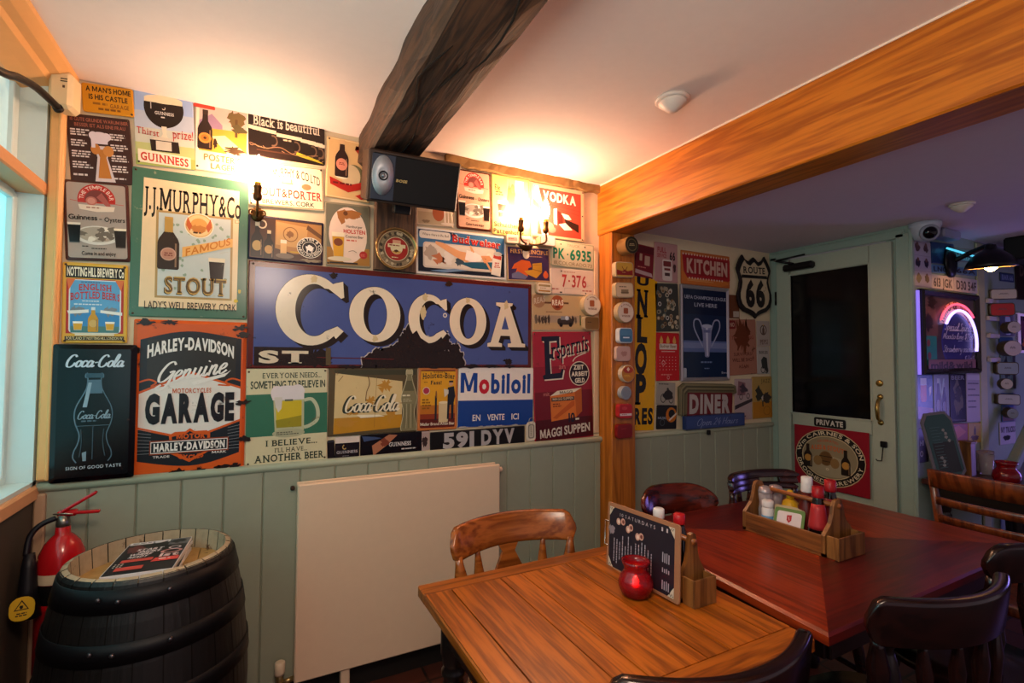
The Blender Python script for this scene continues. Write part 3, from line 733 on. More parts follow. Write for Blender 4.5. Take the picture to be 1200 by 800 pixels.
s.R(.42, .42, .58, .46, '#b89a68'); s.R(.43, .34, .45, .42, '#b89a68'); s.R(.55, .34, .57, .42, '#b89a68')
s.T('STOUT&PORTER', .03, .57, .97, .75, '#b02a1c', .02, True, rise=-.02); s.T('BREWERS, CORK', .17, .83, .86, .93, '#2a1c10', .012)
s.BORDER(.003, '#b08a50', .004)
s.NAIL([(.97, .05), (.03, .95)]).put('porter', 'tin_sign', 'cream brewers sign with red serif lettering behind the left lamp', 'sign')
s = S('rhino', '#2a2438', rough=.3, bev=.008)
s.R(.03, .05, .97, .95, '#4a2c1c'); s.PO([(.35, .07), (.97, .07), (.97, .75), (.6, .8), (.35, .7)], '#b07c42'); s.PO([(.36, .1), (.78, .16), (.76, .66), (.36, .62)], '#c89a5c'); s.RING(.55, .36, .10, .17, .12, '#8a5c30'); s.BLOT(.55, .36, .05, .07, '#8a5c30', 4); s.PO([(.78, .1), (.97, .3), (.97, .4), (.76, .2)], '#6a4424')
s.BOTTLE(.12, .16, .93, .15, '#1c110d', '#c8a060', '#d8c8a8'); s.BOTTLE(.27, .32, .95, .13, '#20140e', '#c89858', '#d0b890'); s.RING(.18, .2, .06, .1, .3, '#d8c0a0')
s.R(.42, .56, .5, .84, '#e0b070'); s.R(.42, .5, .5, .58, '#f0e0c0'); s.E(.48, .86, .12, .06, '#7a6858'); s.R(.55, .74, .66, .77, '#c8a028')
s.E(.81, .62, .175, .24, '#e8dcc8'); s.E(.81, .62, .165, .225, '#1a1214'); s.RING(.81, .62, .10, .14, .08, '#e8dcc8'); s.BLOT(.81, .63, .06, .06, '#f0e8dc', 8); s.R(.77, .66, .785, .73, '#f0e8dc'); s.R(.835, .66, .85, .73, '#f0e8dc')
s.TC('H PORTER & CO', .81, .62, .118, .165, 200, -20, .011, '#e8dcc8'); s.TC('BULL DOG BEER', .81, .62, .15, .205, 200, 340, .011, '#e8dcc8'); s.BLOT(.85, .92, .12, .04, '#8a7a60', 3, j=.6)
s.put('rhino', 'tin_sign', 'brown tin sign with two dark bottles and black oval animal badge', 'sign')
s = S('ball', '#d8b078', rough=.35)
s.BORDER(.003, '#e8d0a0', .004); s.BOTTLE(.34, .02, .64, .30, '#2c1610', None, '#d8b080'); s.E(.34, .43, .125, .10, '#d88a70'); s.ROWS(.25, .40, .43, .45, 2, '#8a3020', align='c'); s.E(.62, .62, .26, .22, '#6c6444'); s.E(.55, .60, .22, .19, '#d0b890'); s.E(.34, .64, .14, .03, '#e8dcc0')
s.BOTTLE(.34, .02, .64, .30, '#2c1610', None, '#d8b080'); s.E(.34, .43, .125, .10, '#d88a70'); s.ROWS(.25, .40, .43, .45, 2, '#8a3020', align='c')
s.PO([(.08, .66), (.5, .76), (.86, .66), (.86, .78), (.5, .88), (.1, .78)], '#b02418'); s.ROWS(.16, .73, .8, .79, 1, '#6a1410'); s.BLOT(.78, .12, .12, .12, '#a83020', 7, j=.7); s.PO([(.66, .92), (.80, .87), (.94, .92), (.80, .97)], '#c02c20')
s.NAIL([(.05, .04), (.95, .96)]).put('ball', 'tin_sign', 'tan tin sign with brown bottle, round ball and red ribbon beside the loudspeaker', 'sign')
s = S('holcream', '#8a8068', rough=.35)
s.R(.03, .03, .97, .97, '#6e6a58'); s.R(.03, .70, .97, .97, '#a0702c'); s.E(.5, .50, .42, .44, '#e8cdb8'); s.BLOT(.56, .17, .24, .075, '#a86a34', 3, j=.25); s.PO([(.26, .14), (.40, .12), (.44, .3), (.36, .34), (.28, .24)], '#a86a34'); s.E(.45, .16, .05, .035, '#6a3c1c')
s.T('Hamburger', .46, .34, .82, .38, '#2a1a14', .01); s.T('HOLSTEN', .40, .41, .88, .47, '#c83020', .03); s.T('Cosmos Bier', .44, .50, .84, .54, '#2a1a14', .01); s.ROWS(.46, .57, .8, .61, 1, '#d06048')
s.PINT(.28, .48, .86, .28, '#d89c20', '#f0e0c0', '#c8b890', .14); s.E(.28, .62, .10, .06, '#7a3a18'); s.E(.30, .88, .26, .035, '#d8c8a8'); s.C(.83, .80, .09, '#a82820'); s.ROWS(.77, .79, .9, .83, 2, '#d87060'); s.L([(.5, .76), (.6, .74), (.68, .77)], .002, '#5a3a24'); s.R(.08, .93, .7, .955, '#2a2018')
s.NAIL([(.05, .95)]).put('holcream', 'tin_sign', 'grey and cream beer sign with dog above a pale lager glass', 'sign')
s = S('jj', '#47705a', rough=.22, wear=.12, rad=.006, rust='#b8b08c')
A, B = .095, .065
s.PO([(A, B), (1-A+.01, B+.01), (1-A, 1-B), (A-.02, 1-B)], '#ecd0a4')
s.T('J.J.MURPHY&Co', .10, .125, .93, .275, '#1a130e', .012, True, gap=.05); s.T('LTD', .80, .285, .92, .31, '#a89068'); 
s.R(.20, .275, .86, .87, '#b08f58'); s.R(.22, .29, .84, .855, '#c4cbc4')
rd = random.Random(4)
for i in range(46):
    u, v = rd.uniform(.24, .82), rd.uniform(.31, .84); s.BLOT(u, v, .014, .011, '#8fa38c', i, 9); s.k -= .93
s.k += 1
s.C(.56, .355, .128, '#f0e4c8'); s.C(.56, .355, .118, '#d8a860'); s.C(.56, .355, .108, '#ecc98c'); s.C(.56, .355, .075, '#e0a050'); s.BLOT(.56, .38, .06, .03, '#c87c34', 3); s.PO([(.46, .30), (.5, .36), (.48, .40), (.45, .36)], '#c86030'); s.PO([(.66, .30), (.62, .36), (.64, .40), (.67, .36)], '#c86030'); s.ROWS(.51, .40, .61, .42, 1, '#4a2a14')
s.BOTTLE(.305, .315, .675, .18, '#33261c', None, '#c0964a'); s.R(.27, .33, .34, .42, '#b89046'); s.C(.305, .57, .065, '#c89c84'); s.C(.305, .57, .055, '#b8846c'); s.ROWS(.255, .56, .355, .59, 2, '#7a3c30', align='c')
s.PO([(.42, .515), (.86, .425), (.86, .485), (.42, .585)], '#e8b060'); s.T('FAMOUS', .45, .525, .84, .575, '#c87420', .015, rise=.105)
s.PINT(.72, .58, .76, .15, '#241a14', '#e8d8b8', '#d8d4c4', .12)
s.T('STOUT', .28, .725, .81, .835, '#c8a050', .035, True, shadow='#1c140e', so=(-.006, .004)); s.T('STOUT', .285, .728, .805, .83, '#6a4c22', .005, True)
s.T("LADY'S WELL BREWERY, CORK", .12, .895, .90, .945, '#1c1610', .006, gap=.06)
s.BLOT(.93, .80, .012, .015, '#d8b820', 3); s.BLOT(.90, .87, .02, .012, '#d8b820', 4)
s.NAIL([(.03, .02), (.97, .98), (.03, .98)]).put('jj', 'tin_sign', 'large green bordered stout sign with a bottle and a small glass', 'sign', off=.001)
def temple(q, name, lab, rim, base, off):
    s = S(q, rim, rough=.16, bev=.008, th=.006, rad=.008)
    s.RR(.05, .03, .95, .965, base, .05)
    s.E(.50, .235, .29, .20, '#b83028', a0=-12, a1=192); s.E(.50, .235, .18, .125, '#7a3a34', a0=-12, a1=192); s.TC('THE TEMPLE BAR', .50, .235, .20, .138, 178, 2, .012, '#e8c8b8', .01)
    s.C(.42, .25, .085, '#b86a5c'); s.C(.42, .25, .06, '#cc8878'); s.PO([(.5, .2), (.58, .14), (.72, .30), (.66, .32)], '#a85850'); s.L([(.1, .25), (.3, .27)], .002, '#b85048'); s.L([(.7, .27), (.92, .28)], .002, '#b85048'); s.PO([(.22, .30), (.78, .31), (.76, .37), (.5, .385), (.24, .36)], '#e0cdb8'); s.ROWS(.34, .325, .66, .355, 1, '#a07060')
    s.T('Guinness', .07, .43, .50, .49, '#1c1512', .022, gap=.04); s.ROWS(.53, .47, .59, .49, 1, '#3a2c26'); s.T('Oysters', .61, .445, .93, .50, '#1c1512', .018, gap=.04)
    s.E(.50, .68, .34, .12, '#d8d0c4'); s.E(.50, .67, .30, .095, '#a89c8c')
    rd = random.Random(5)
    for i in range(14): s.BLOT(.5+rd.uniform(-.24, .24), .665+rd.uniform(-.07, .07), .06, .03, rd.choice(['#70665a', '#c8bcaa', '#e0d8c8']), i, 12); s.k -= .93
    s.k += 1
    s.PINT(.15, .54, .78, .20, '#17181a', '#e8dcc8', '#4a4c4c', .08); s.PINT(.85, .59, .83, .20, '#1c1411', '#f0e0c4', '#5a4c42', .08)
    s.ROWS(.26, .815, .40, .835, 1, '#2c2420'); s.ROWS(.40, .84, .75, .86, 1, '#2c2420'); s.T('Come in and enjoy', .25, .885, .77, .93, '#1c1512', .018)
    return s.put(q, name, lab, 'sign', off=off)
temple('temple', 'tin_sign', 'shiny grey oyster sign under the ten reasons sign, red round pub crest', '#4a2c28', '#a8988c', .002)
s = S('notting', '#d8a83c', rough=.35)
s.R(.05, .04, .95, .19, '#181210'); s.T('NOTTING HILL BREWERY Co', .07, .06, .94, .165, '#efe2c8', .03, gap=.05)
s.R(.06, .20, .94, .88, '#b02c22'); s.RR(.10, .21, .90, .88, '#e4e0d8', .1); s.RR(.12, .22, .88, .87, '#5e9fc8', .1); s.R(.13, .62, .87, .80, '#3c86bc'); s.R(.13, .79, .87, .87, '#4a7a78')
s.PO([(.06, .20), (.2, .20), (.1, .34)], '#d8703c'); s.PO([(.94, .20), (.8, .20), (.9, .34)], '#d8703c')
s.ROWS(.28, .235, .72, .255, 1, '#4a5a78'); s.T('ENGLISH', .25, .27, .75, .345, '#c03428', .025, True, arch=.01); s.T('BOTTLED BEERS', .12, .385, .88, .47, '#c03428', .02, True, arch=.03); s.ROWS(.30, .47, .7, .49, 1, '#dce4e8'); s.ROWS(.18, .51, .82, .535, 1, '#d8e0e4')
for u in (.24, .74): s.BLOT(u, .60, .09, .06, '#7a8288', 3, j=.5)
s.PO([(.08, .60), (.4, .58), (.4, .62), (.1, .64)], '#e8e4dc'); s.PO([(.58, .585), (.92, .61), (.92, .65), (.58, .62)], '#e8e4dc')
s.BOTTLE(.47, .55, .86, .16, '#c8922c', '#d0a860', '#d8dce0', .6); s.PINT(.24, .735, .84, .15, '#d8a02c', '#f4f0e4', '#c8ccc4', .2); s.PINT(.73, .735, .84, .15, '#d8a02c', '#f4f0e4', '#c8ccc4', .2)
s.R(.2, .885, .8, .905, '#e0d8c0'); s.R(.05, .915, .95, .965, '#181210'); s.T('PORTLAND ST NOTTING HILL LONDON W', .07, .922, .93, .957, '#e0c890', .01)
s.NAIL([(.05, .03), (.95, .03), (.95, .97), (.05, .97)]).put('notting', 'tin_sign', 'yellow edged blue sign for English bottled beers with three drinks', 'sign', off=.001)
s = S('cokedark', '#04050a', rough=.22, bev=.016, th=.012, rad=.008)
s.RR(.10, .05, .90, .95, '#05080c', .08); s.E(.38, .42, .24, .32, '#060e13', n=40); s.E(.36, .40, .16, .24, '#08141a', n=40)
s.SCR('Coca-Cola', .15, .075, .86, .165, '#c4ced8', .12)
P = [(-.10, .0), (-.13, .015), (-.13, .05), (-.10, .06), (-.11, .16), (-.16, .24), (-.25, .36), (-.28, .46), (-.26, .56), (-.20, .68), (-.22, .78), (-.27, .86), (-.28, .93), (-.23, .985)]
bt = [(.50+u*.80, .21+v*.66) for u, v in P]; bt2 = [(1-u, v) for u, v in bt]
s.PO(bt+bt2[::-1], '#070f14'); s.PO([(.5+(u-.5)*.86, v) for u, v in bt[4:]]+[(.5+(u-.5)*.86, v) for u, v in bt2[4:][::-1]], '#07080c')
s.L(bt, .0035, '#5b7484'); s.L(bt2, .0030, '#4c6472'); s.R(.40, .212, .60, .245, '#33505f'); s.PO([(.43, .26), (.58, .26), (.60, .36), (.40, .36)], '#4f6b7c'); s.PO([(.43, .28), (.47, .28), (.42, .46), (.37, .46)], '#8fa6b4')
s.SCR('Coca-Cola', .31, .485, .71, .545, '#7d93a0', .10); s.ROWS(.36, .555, .64, .575, 1, '#4c606c'); s.L([(.31, .595), (.69, .595)], .002, '#4c606c'); s.L([(.50, .60), (.50, .84)], .0025, '#3a4c58'); s.PO([(.38, .79), (.43, .78), (.43, .85), (.39, .85)], '#7d93a0')
s.L([(.36, .62), (.37, .72), (.35, .82)], .003, '#33454f'); s.L([(.63, .62), (.62, .72), (.65, .82)], .003, '#33454f')
s.T('SIGN OF GOOD TASTE', .20, .885, .85, .907, '#b8c4cc', .012, gap=.14)
s.put('cokedark', 'tin_sign', 'embossed black sign with white script above a dark glass bottle', 'sign', off=.032)
s = S('harley', '#d0581c', rough=.26, wear=.28, bev=.012, th=.009, rad=.006, rust='#2c1a12')
bd = '#1b2227'
s.PO(crom([(.06, .13), (.3, .085), (.5, .07), (.7, .085), (.95, .115)], 4)+crom([(.95, .885), (.7, .935), (.5, .95), (.3, .935), (.06, .90)], 4), bd)
s.PO([(.12, .13), (.9, .115), (.9, .4), (.12, .4)], '#2a2a26')
s.PO([(.06, .46), (.50, .335), (.95, .44), (.95, .675), (.50, .785), (.06, .70)], '#d0581c'); s.PO([(.06, .475), (.50, .35), (.95, .455), (.95, .66), (.50, .77), (.06, .685)], '#e0dbd2')
for sx in (1, -1):
    q = lambda u: u if sx > 0 else 1.01-u
    s.L([(q(.06), .40), (q(.14), .385), (q(.2), .405), (q(.16), .43), (q(.27), .425)], .006, '#d0581c')
    for i in range(8): s.L([(q(.06), .70+.022*i), (q(.17), .715+.02*i)], .0012, '#8a9094')
s.T('HARLEY-DAVIDSON', .12, .17, .88, .245, '#e6e2da', .045, arch=.055, gap=.05)
s.SCR('Genuine', .19, .285, .84, .415, '#e6e2da', .085, shear=.35, rise=.075)
s.PO([(.50, .405), (.82, .345), (.86, .325), (.80, .37), (.52, .425)], '#e6e2da')
s.T('MOTORCYCLES', .34, .445, .68, .475, '#c05428', .02, gap=.14)
s.T('GARAGE', .115, .49, .895, .655, '#12161a', .065, gap=.07)
s.PO([(.32, .745), (.37, .725), (.46, .725), (.50, .705), (.54, .725), (.65, .725), (.68, .745), (.68, .86), (.50, .925), (.34, .865)], '#d0581c')
s.PO([(.345, .755), (.46, .742), (.50, .724), (.54, .742), (.655, .755), (.655, .855), (.50, .905), (.36, .85)], '#1b2227')
s.R(.16, .775, .85, .865, '#8a3c20'); s.R(.17, .783, .84, .857, '#e6e2da'); s.R(.175, .788, .835, .852, '#1b2227'); s.T('HARLEY-DAVIDSON', .195, .797, .815, .843, '#e6e2da', .05, gap=.05)
s.T('MOTOR', .385, .742, .635, .771, '#d0581c', .05); s.T('CYCLES', .40, .868, .625, .895, '#d0581c', .05, arch=-.012); s.T('TRADE', .19, .872, .33, .886, '#e6e2da', .01); s.T('MARK', .70, .865, .83, .880, '#e6e2da', .01)
for i, (u, v) in enumerate(((.1, .02), (.3, .015), (.93, .04), (.97, .09), (.98, .55), (.985, .8), (.8, .975), (.6, .985), (.92, .975), (.02, .2), (.4, .98))): s.BLOT(u, v, .06, .018, '#20140e', i, 20, .6)
s.NAIL([(.97, .02), (.96, .97)]).put('harley', 'tin_sign', 'orange and black motorcycle garage sign with worn rusty edges', 'sign', off=.001)

# the long enamel sign
s = S('cocoa', '#5a1c16', rough=.2, th=.008, bev=.004, rad=.004, wear=.18, rust='#1c0d08')
s.R(.018, .055, .984, .965, '#46558f')
W_, K_ = '#e8d8bc', '#21160f'
def shadowed(fn, du=.016, dv=.042, n=6):
    for i in range(n, 0, -1): fn(du*i/n, dv*i/n, K_); s.k -= .93
    s.k += 1
    fn(-.0012, -.004, K_); fn(0, 0, W_)
def O_(cu, cv, ru, rv, t):
    def f(du, dv, c):
        z = s._z(); vs = []; fs = []; n = 40
        for i in range(n):
            a = 2*PI*i/n; vs += [(*s.XY(cu+du+ru*math.cos(a), cv+dv-rv*math.sin(a)), z), (*s.XY(cu+du+ru*t*math.cos(a), cv+dv-rv*.74*math.sin(a)), z)]
        for i in range(n): j = (i+1) % n; fs.append((2*i, 2*j, 2*j+1, 2*i+1))
        s.mb.add(vs, fs, s.mat(c))
    shadowed(f)
def C_(cu, cv, ru, rv, w):
    out = [(ru*1.0*math.cos(math.radians(a)), -rv*math.sin(math.radians(a))) for a in range(50, 319, 8)]
    inn = [(ru*.10+ru*.55*math.cos(math.radians(a)), -rv*.74*math.sin(math.radians(a))) for a in range(306, 55, -8)]
    pts = [(.95*ru, -.86*rv), (.99*ru, -.40*rv), (.90*ru, -.36*rv), (.52*ru, -.62*rv)]
    tip = [(.62*ru, .66*rv), (.80*ru, .44*rv), (.99*ru, .58*rv), (.76*ru, .80*rv)]
    poly = pts[:1]+[(.72*ru, -.80*rv)]+out+tip[3:]+[tip[2], tip[1]]+inn+[pts[3], pts[2], pts[1]]
    shadowed(lambda du, dv, c: s.PO([(cu+u+du, cv+v+dv) for u, v in poly], c))
rust = [(.342, 1.0), (.342, .89), (.358, .875), (.365, .85), (.378, .84), (.389, .79), (.403, .80), (.414, .82), (.428, .785), (.442, .76), (.455, .74), (.464, .69), (.474, .665), (.481, .62), (.490, .60), (.498, .545), (.512, .53), (.526, .56), (.534, .62), (.56, .66), (.585, .70), (.61, .685), (.628, .655), (.64, .64), (.648, .61), (.652, .66), (.656, .73), (.640, .745), (.626, .79), (.638, .80), (.653, .825), (.652, .75), (.662, .73), (.672, .735), (.684, .71), (.690, .75), (.696, .785), (.700, .83), (.710, .86), (.714, .92), (.718, 1.0)]
rj = random.Random(6); rust = [q for i in range(len(rust)-1) for q in [rust[i]]+[(rust[i][0]+(rust[i+1][0]-rust[i][0])*t+rj.uniform(-.006, .006), rust[i][1]+(rust[i+1][1]-rust[i][1])*t+rj.uniform(-.022, .022)) for t in (.33, .66)]]+[rust[-1]]; rust = [(u, min(v, 1.0)) for u, v in rust]
s.PO([(.53+(u-.53)*1.018, 1.0+(v-1.0)*1.02-.004) for u, v in rust], '#b9b0aa'); s.PO(rust, '#20130d')
C_(.180, .435, .103, .345, 1); O_(.385, .452, .086, .285, .46); C_(.572, .470, .072, .265, 1); O_(.727, .480, .074, .265, .46)
ap = [(.842, .245), (.915, .245), (.912, .275), (.902, .285), (.955, .715), (.970, .72), (.970, .76), (.893, .76), (.893, .72), (.908, .715), (.902, .63), (.862, .63), (.853, .71), (.868, .72), (.868, .76), (.806, .76), (.806, .72), (.820, .71), (.862, .30), (.842, .28)]
shadowed(lambda du, dv, c: s.PO([(u+du, v+dv) for u, v in ap], c))
s.PO([(.881, .40), (.897, .555), (.866, .555)], '#46558f')
s.PO([(.515, .64), (.53, .60), (.545, .68), (.575, .735), (.62, .72), (.645, .66), (.66, .80), (.5, .84)], '#20130d')
for u, v, l in ((.188, .135, .035), (.385, .70, .03), (.56, .24, .04), (.553, .40, .07), (.725, .245, .03), (.885, .275, .05)): s.BLOT(u, v, .010, l, '#d2bb8c', int(u*99), 18, .35)
s.R(.02, .80, .19, .975, '#20130d'); s.BLOT(.215, .90, .035, .09, '#20130d', 9); s.T('ST', .033, .84, .175, .945, '#d8c8ac', .05, True)
s.L([(.2, .895), (.45, .91)], .004, '#5a1c16'); s.L([(.235, .80), (.236, .97)], .020, '#5a4a30'); s.BLOT(.247, .085, .012, .03, '#20130d', 12); s.BLOT(.65, .075, .014, .03, '#3a2416', 13); s.BLOT(.895, .93, .018, .035, '#20130d', 14); s.RING(.635, .425, .008, .026, .5, '#d8d0c4')
for i in range(9): s.BLOT(.3+.075*i, .985, .03, .018, '#20130d', 20+i, 16, .6)
s.NAIL([(.012, .03), (.988, .04), (.012, .97), (.65, .08)]).put('cocoa', 'enamel_sign', 'very long blue enamel sign with huge cream letters and dark rust patches', 'sign', off=.001)
s = S('everyone', '#cfc6a0', rough=.4, wear=.22, rust='#6a4a28')
s.R(0, .265, 1, .70, '#2f6b52')
s.T('EVERYONE NEEDS...', .19, .045, .92, .10, '#26382c', .012, True); s.T('SOMETHING TO BELIEVE IN', .05, .13, .97, .205, '#26382c', .025, gap=.05)
s.E(.5, .24, .21, .06, '#d8cfd0'); s.E(.36, .26, .07, .08, '#d8cfd0'); s.E(.62, .23, .08, .06, '#d8cfd0')
s.PO([(.32, .30), (.70, .30), (.70, .66), (.34, .66)], '#b4b48c'); s.PO([(.35, .34), (.67, .34), (.67, .62), (.36, .62)], '#c8b020'); s.PO([(.35, .54), (.67, .50), (.67, .62), (.36, .62)], '#93881a'); s.R(.31, .24, .70, .33, '#d8cfd0'); s.PO([(.33, .3), (.43, .3), (.42, .42), (.38, .46), (.35, .40)], '#cdc6bc'); s.R(.46, .325, .56, .345, '#5a6050')
s.E(.51, .68, .20, .045, '#a8a888'); s.ROWS(.36, .665, .66, .705, 2, '#5c5c48'); s.L([(.70, .34), (.80, .335), (.87, .43), (.87, .55), (.78, .61), (.70, .63)], .014, '#b4bc9c'); s.L([(.70, .37), (.79, .365), (.84, .44), (.84, .54), (.77, .585), (.70, .60)], .005, '#3e6e58')
s.T('I BELIEVE...', .23, .745, .87, .805, '#26382c', .015, True); s.T("I'LL HAVE...", .34, .83, .74, .875, '#26382c', .005, True); s.T('ANOTHER BEER', .10, .895, .96, .965, '#26382c', .02, True)
s.NAIL([(.03, .03), (.97, .03), (.97, .97), (.03, .97)]).put('everyone', 'tin_sign', 'green and cream sign with glass mug of yellow beer', 'sign', off=.002)
s = S('cokeyel', '#54462c', rough=.38, wear=.2, rust='#6a3a10', rad=.003)
s.R(.06, .03, .98, .11, '#3e3c28'); s.PO([(.07, .08), (.82, .21), (.82, .92), (.06, .97)], '#d2ba84'); s.PO([(.065, .74), (.82, .72), (.82, .92), (.06, .97)], '#b8821c')
for (u, v, a, b, sd) in ((.62, .27, .07, .10, 1), (.45, .5, .05, .06, 2), (.2, .82, .1, .06, 3), (.7, .7, .05, .12, 4), (.25, .66, .06, .05, 5)): s.BLOT(u, v, a, b, '#b8822c', sd, 22, .55)
s.SCR('Coca-Cola', .15, .42, .78, .66, '#2c3428', .16); s.SCR('Coca-Cola', .168, .414, .798, .654, '#e4dabc', .085); s.PO([(.30, .70), (.55, .71), (.62, .74), (.35, .75)], '#e4dabc')
s.L([(.42, .12), (.44, .24), (.41, .36), (.40, .5)], .003, '#5a3410'); s.L([(.10, .20), (.15, .12)], .002, '#5a3410'); s.L([(.52, .14), (.5, .9)], .0015, '#8a6424')
P = [(-.03, .0), (-.04, .03), (-.04, .09), (-.03, .10), (-.045, .20), (-.085, .36), (-.10, .46), (-.085, .56), (-.07, .66), (-.08, .78), (-.10, .90), (-.09, .96)]
bt = [(.90+u*.95, .02+v) for u, v in P]; bt2 = [(1.80-u, v) for u, v in bt]; s.PO(bt+bt2[::-1], '#7d7554')
s.L(bt, .0025, '#c4bc98'); s.L(bt2, .0025, '#b4ac88'); s.R(.865, .03, .935, .10, '#a89c78'); s.PO([(.87, .2), (.93, .2), (.96, .36), (.84, .36)], '#5a563c'); s.ROWS(.82, .42, .97, .46, 1, '#d8d0b0'); s.ROWS(.83, .48, .96, .54, 2, '#a8a080')
for i in range(5): s.L([(.845+.026*i, .56), (.85+.024*i, .72), (.84+.028*i, .94)], .0018, '#b8b08c' if i % 2 else '#4a4630')
s.put('cokeyel', 'tin_sign', 'stained yellow sign with script lettering and clear bottle at its end', 'sign', off=.001)
s = S('holsmall', '#c07038', rough=.32, rad=.008, bev=.004)
s.RR(.06, .04, .94, .96, '#5a1a14', .04); s.R(.06, .06, .94, .72, '#d89a20'); s.R(.06, .60, .94, .74, '#b86a1c'); s.R(.06, .74, .94, .82, '#8a3418')
s.T('Export', .38, .055, .66, .085, '#4a2410', .01); s.T('Holsten-Bier', .10, .10, .92, .185, '#1c2226', .02, True, arch=.02); s.T('Fass!', .30, .21, .58, .27, '#1c2226', .02, True); s.ROWS(.14, .23, .27, .25, 1, '#4a2410')
s.C(.20, .37, .09, '#d8c8b0'); s.C(.20, .37, .075, '#a83048'); s.R(.42, .45, .47, .84, '#22262c'); s.E(.45, .43, .02, .06, '#8a5a2c'); s.RR(.52, .55, .76, .88, '#cdb88c', .15); s.E(.64, .56, .12, .02, '#e0d0a8'); s.PO([(.74, .32), (.90, .30), (.94, .46), (.90, .56), (.90, .82), (.84, .84), (.83, .60), (.80, .60), (.78, .83), (.73, .83), (.74, .5)], '#171c26'); s.C(.82, .26, .05, '#c89878'); s.R(.77, .21, .88, .24, '#171c26'); s.PO([(.64, .34), (.76, .36), (.76, .42), (.66, .48)], '#cfc6b4')
s.ROWS(.10, .50, .34, .68, 4, '#8a5a10', seed=3); s.T('Mailer Brand-Alten Bier', .07, .875, .93, .92, '#e8d8c0', .01)
s.put('holsmall', 'tin_sign', 'small orange tin sign of a man filling a cask', 'sign', off=.003)
s = S('mobil', '#e9dfd4', rough=.2, rad=.004)
s.R(.0, .56, 1, 1, '#123c86'); s.T('Mobiloil', .025, .12, .955, .43, '#143f8c', .045, gap=.09)
vs, W0 = layout('Mobiloil', .045, False, .09); x0 = min(p[0] for p in vs[1][0])/W0; x1 = max(p[0] for p in vs[1][0])/W0
s.T('o', .025+.93*x0, .223, .025+.93*x1, .43, '#c01c2c', .045)
for w_, a, b in (('EN', .185, .285), ('VENTE', .375, .605), ('ICI', .70, .80)): s.T(w_, a, .80, b, .90, '#e9dfd4', .015)
for i, u in enumerate((.08, .3, .42, .55, .75)): s.BLOT(u, 1.0, .05, .012, '#b9b4ae', i, 14, .6); s.k -= .93
s.k += 1
s.put('mobil', 'enamel_sign', 'white and blue enamel oil sign with one red letter', 'sign', off=.002)
s = S('dyv', '#101012', rough=.3, rad=.004); s.BORDER(.002, '#2c2c2e', .002)
s.T('591', .125, .14, .44, .86, '#a9a4a4', .055); s.T('DYV', .515, .13, .88, .85, '#a9a4a4', .055)
s.put('dyv', 'number_plate', 'black number plate with silver characters 591 DYV', 'number plate', off=.003)
s = S('opener', '#d8ccb8', rough=.35, rad=.02); s.RR(.18, .14, .82, .86, '#8a8478', .3); s.RR(.30, .2, .70, .80, '#c8bca8', .3); s.ROWS(.40, .25, .58, .75, 6, '#7a7468')
o = s.put('opener', 'bottle_opener', 'small white bottle opener on a ring beside the red soup sign', 'bottle opener', off=.004)
MB().tube([(.014*math.cos(a*PI/8), .052+.016*math.sin(a*PI/8), .004) for a in range(17)], .0015, M('#b0a89c', .3, metal=.8), 6).build('ring', o)
s = S('maggi', '#a02434', rough=.25, rad=.004, th=.006, wear=.08)
s.R(.01, .32, .99, .55, '#8c1c2c'); s.R(.01, .55, .99, .99, '#6e1420'); s.R(.01, .80, .99, .99, '#4c1016')
def ers(du, dv, c):
    s.PO([(.14+du, .045+dv), (.44+du, .04+dv), (.44+du, .14+dv), (.405+du, .14+dv), (.39+du, .085+dv), (.27+du, .09+dv), (.27+du, .205+dv), (.33+du, .205+dv), (.33+du, .245+dv), (.27+du, .245+dv), (.28+du, .385+dv), (.44+du, .38+dv), (.475+du, .34+dv), (.50+du, .35+dv), (.47+du, .43+dv), (.16+du, .435+dv), (.15+du, .40+dv), (.19+du, .39+dv), (.185+du, .09+dv), (.14+du, .085+dv)], c)
    s.T('rsparnis', .30+du, .145+dv, .94+du, .255+dv, c, .0, True, rise=.075, gap=.05)
ers(.018, .012, '#e0d2bc'); ers(0, 0, '#181a2c')
s.T('an', .42, .315, .53, .345, '#c87068', .01); s.C(.77, .395, .178, '#e0d2bc'); s.C(.77, .395, .165, '#20141a')
s.T('ZEIT', .67, .315, .85, .355, '#e6dac4', .04); s.T('ARBEIT', .63, .378, .92, .418, '#e6dac4', .04); s.T('GELD', .69, .44, .86, .48, '#e6dac4', .04)
s.T('mit', .15, .55, .25, .585, '#c87068', .01); s.L([(.66, .28), (.72, .24), (.9, .20)], .005, '#e0d2bc')
s.PO([(.26, .59), (.68, .565), (.80, .53), (.38, .545)], '#e8dcc0'); s.PO([(.26, .59), (.68, .565), (.70, .80), (.27, .82)], '#d8742c'); s.PO([(.68, .565), (.80, .53), (.80, .75), (.70, .80)], '#b85a20'); s.T('MAGGI', .42, .55, .64, .575, '#2a1c14', .015); s.R(.28, .605, .67, .64, '#2a1c18'); s.T('MAGGI SUPPEN', .30, .608, .65, .632, '#e8c8a0', .01); s.PO([(.29, .79), (.62, .65), (.67, .65), (.67, .69), (.36, .80)], '#c05a20'); s.ROWS(.30, .66, .48, .70, 2, '#7a3410'); s.T('10', .56, .76, .67, .84, '#1c1c2c', .03); s.ROWS(.68, .81, .78, .84, 1, '#e0d2bc')
s.T('MAGGI', .08, .89, .44, .965, '#d6c8b8', .03, rise=.012); s.T('SUPPEN', .48, .875, .93, .95, '#d6c8b8', .03, rise=.012)
s.NAIL([(.03, .02), (.97, .02)]).put('maggi', 'enamel_sign', 'tall crimson soup sign with orange box next to the oak post', 'sign', off=.002)
s = S('reas', '#c8a878', rough=.4)
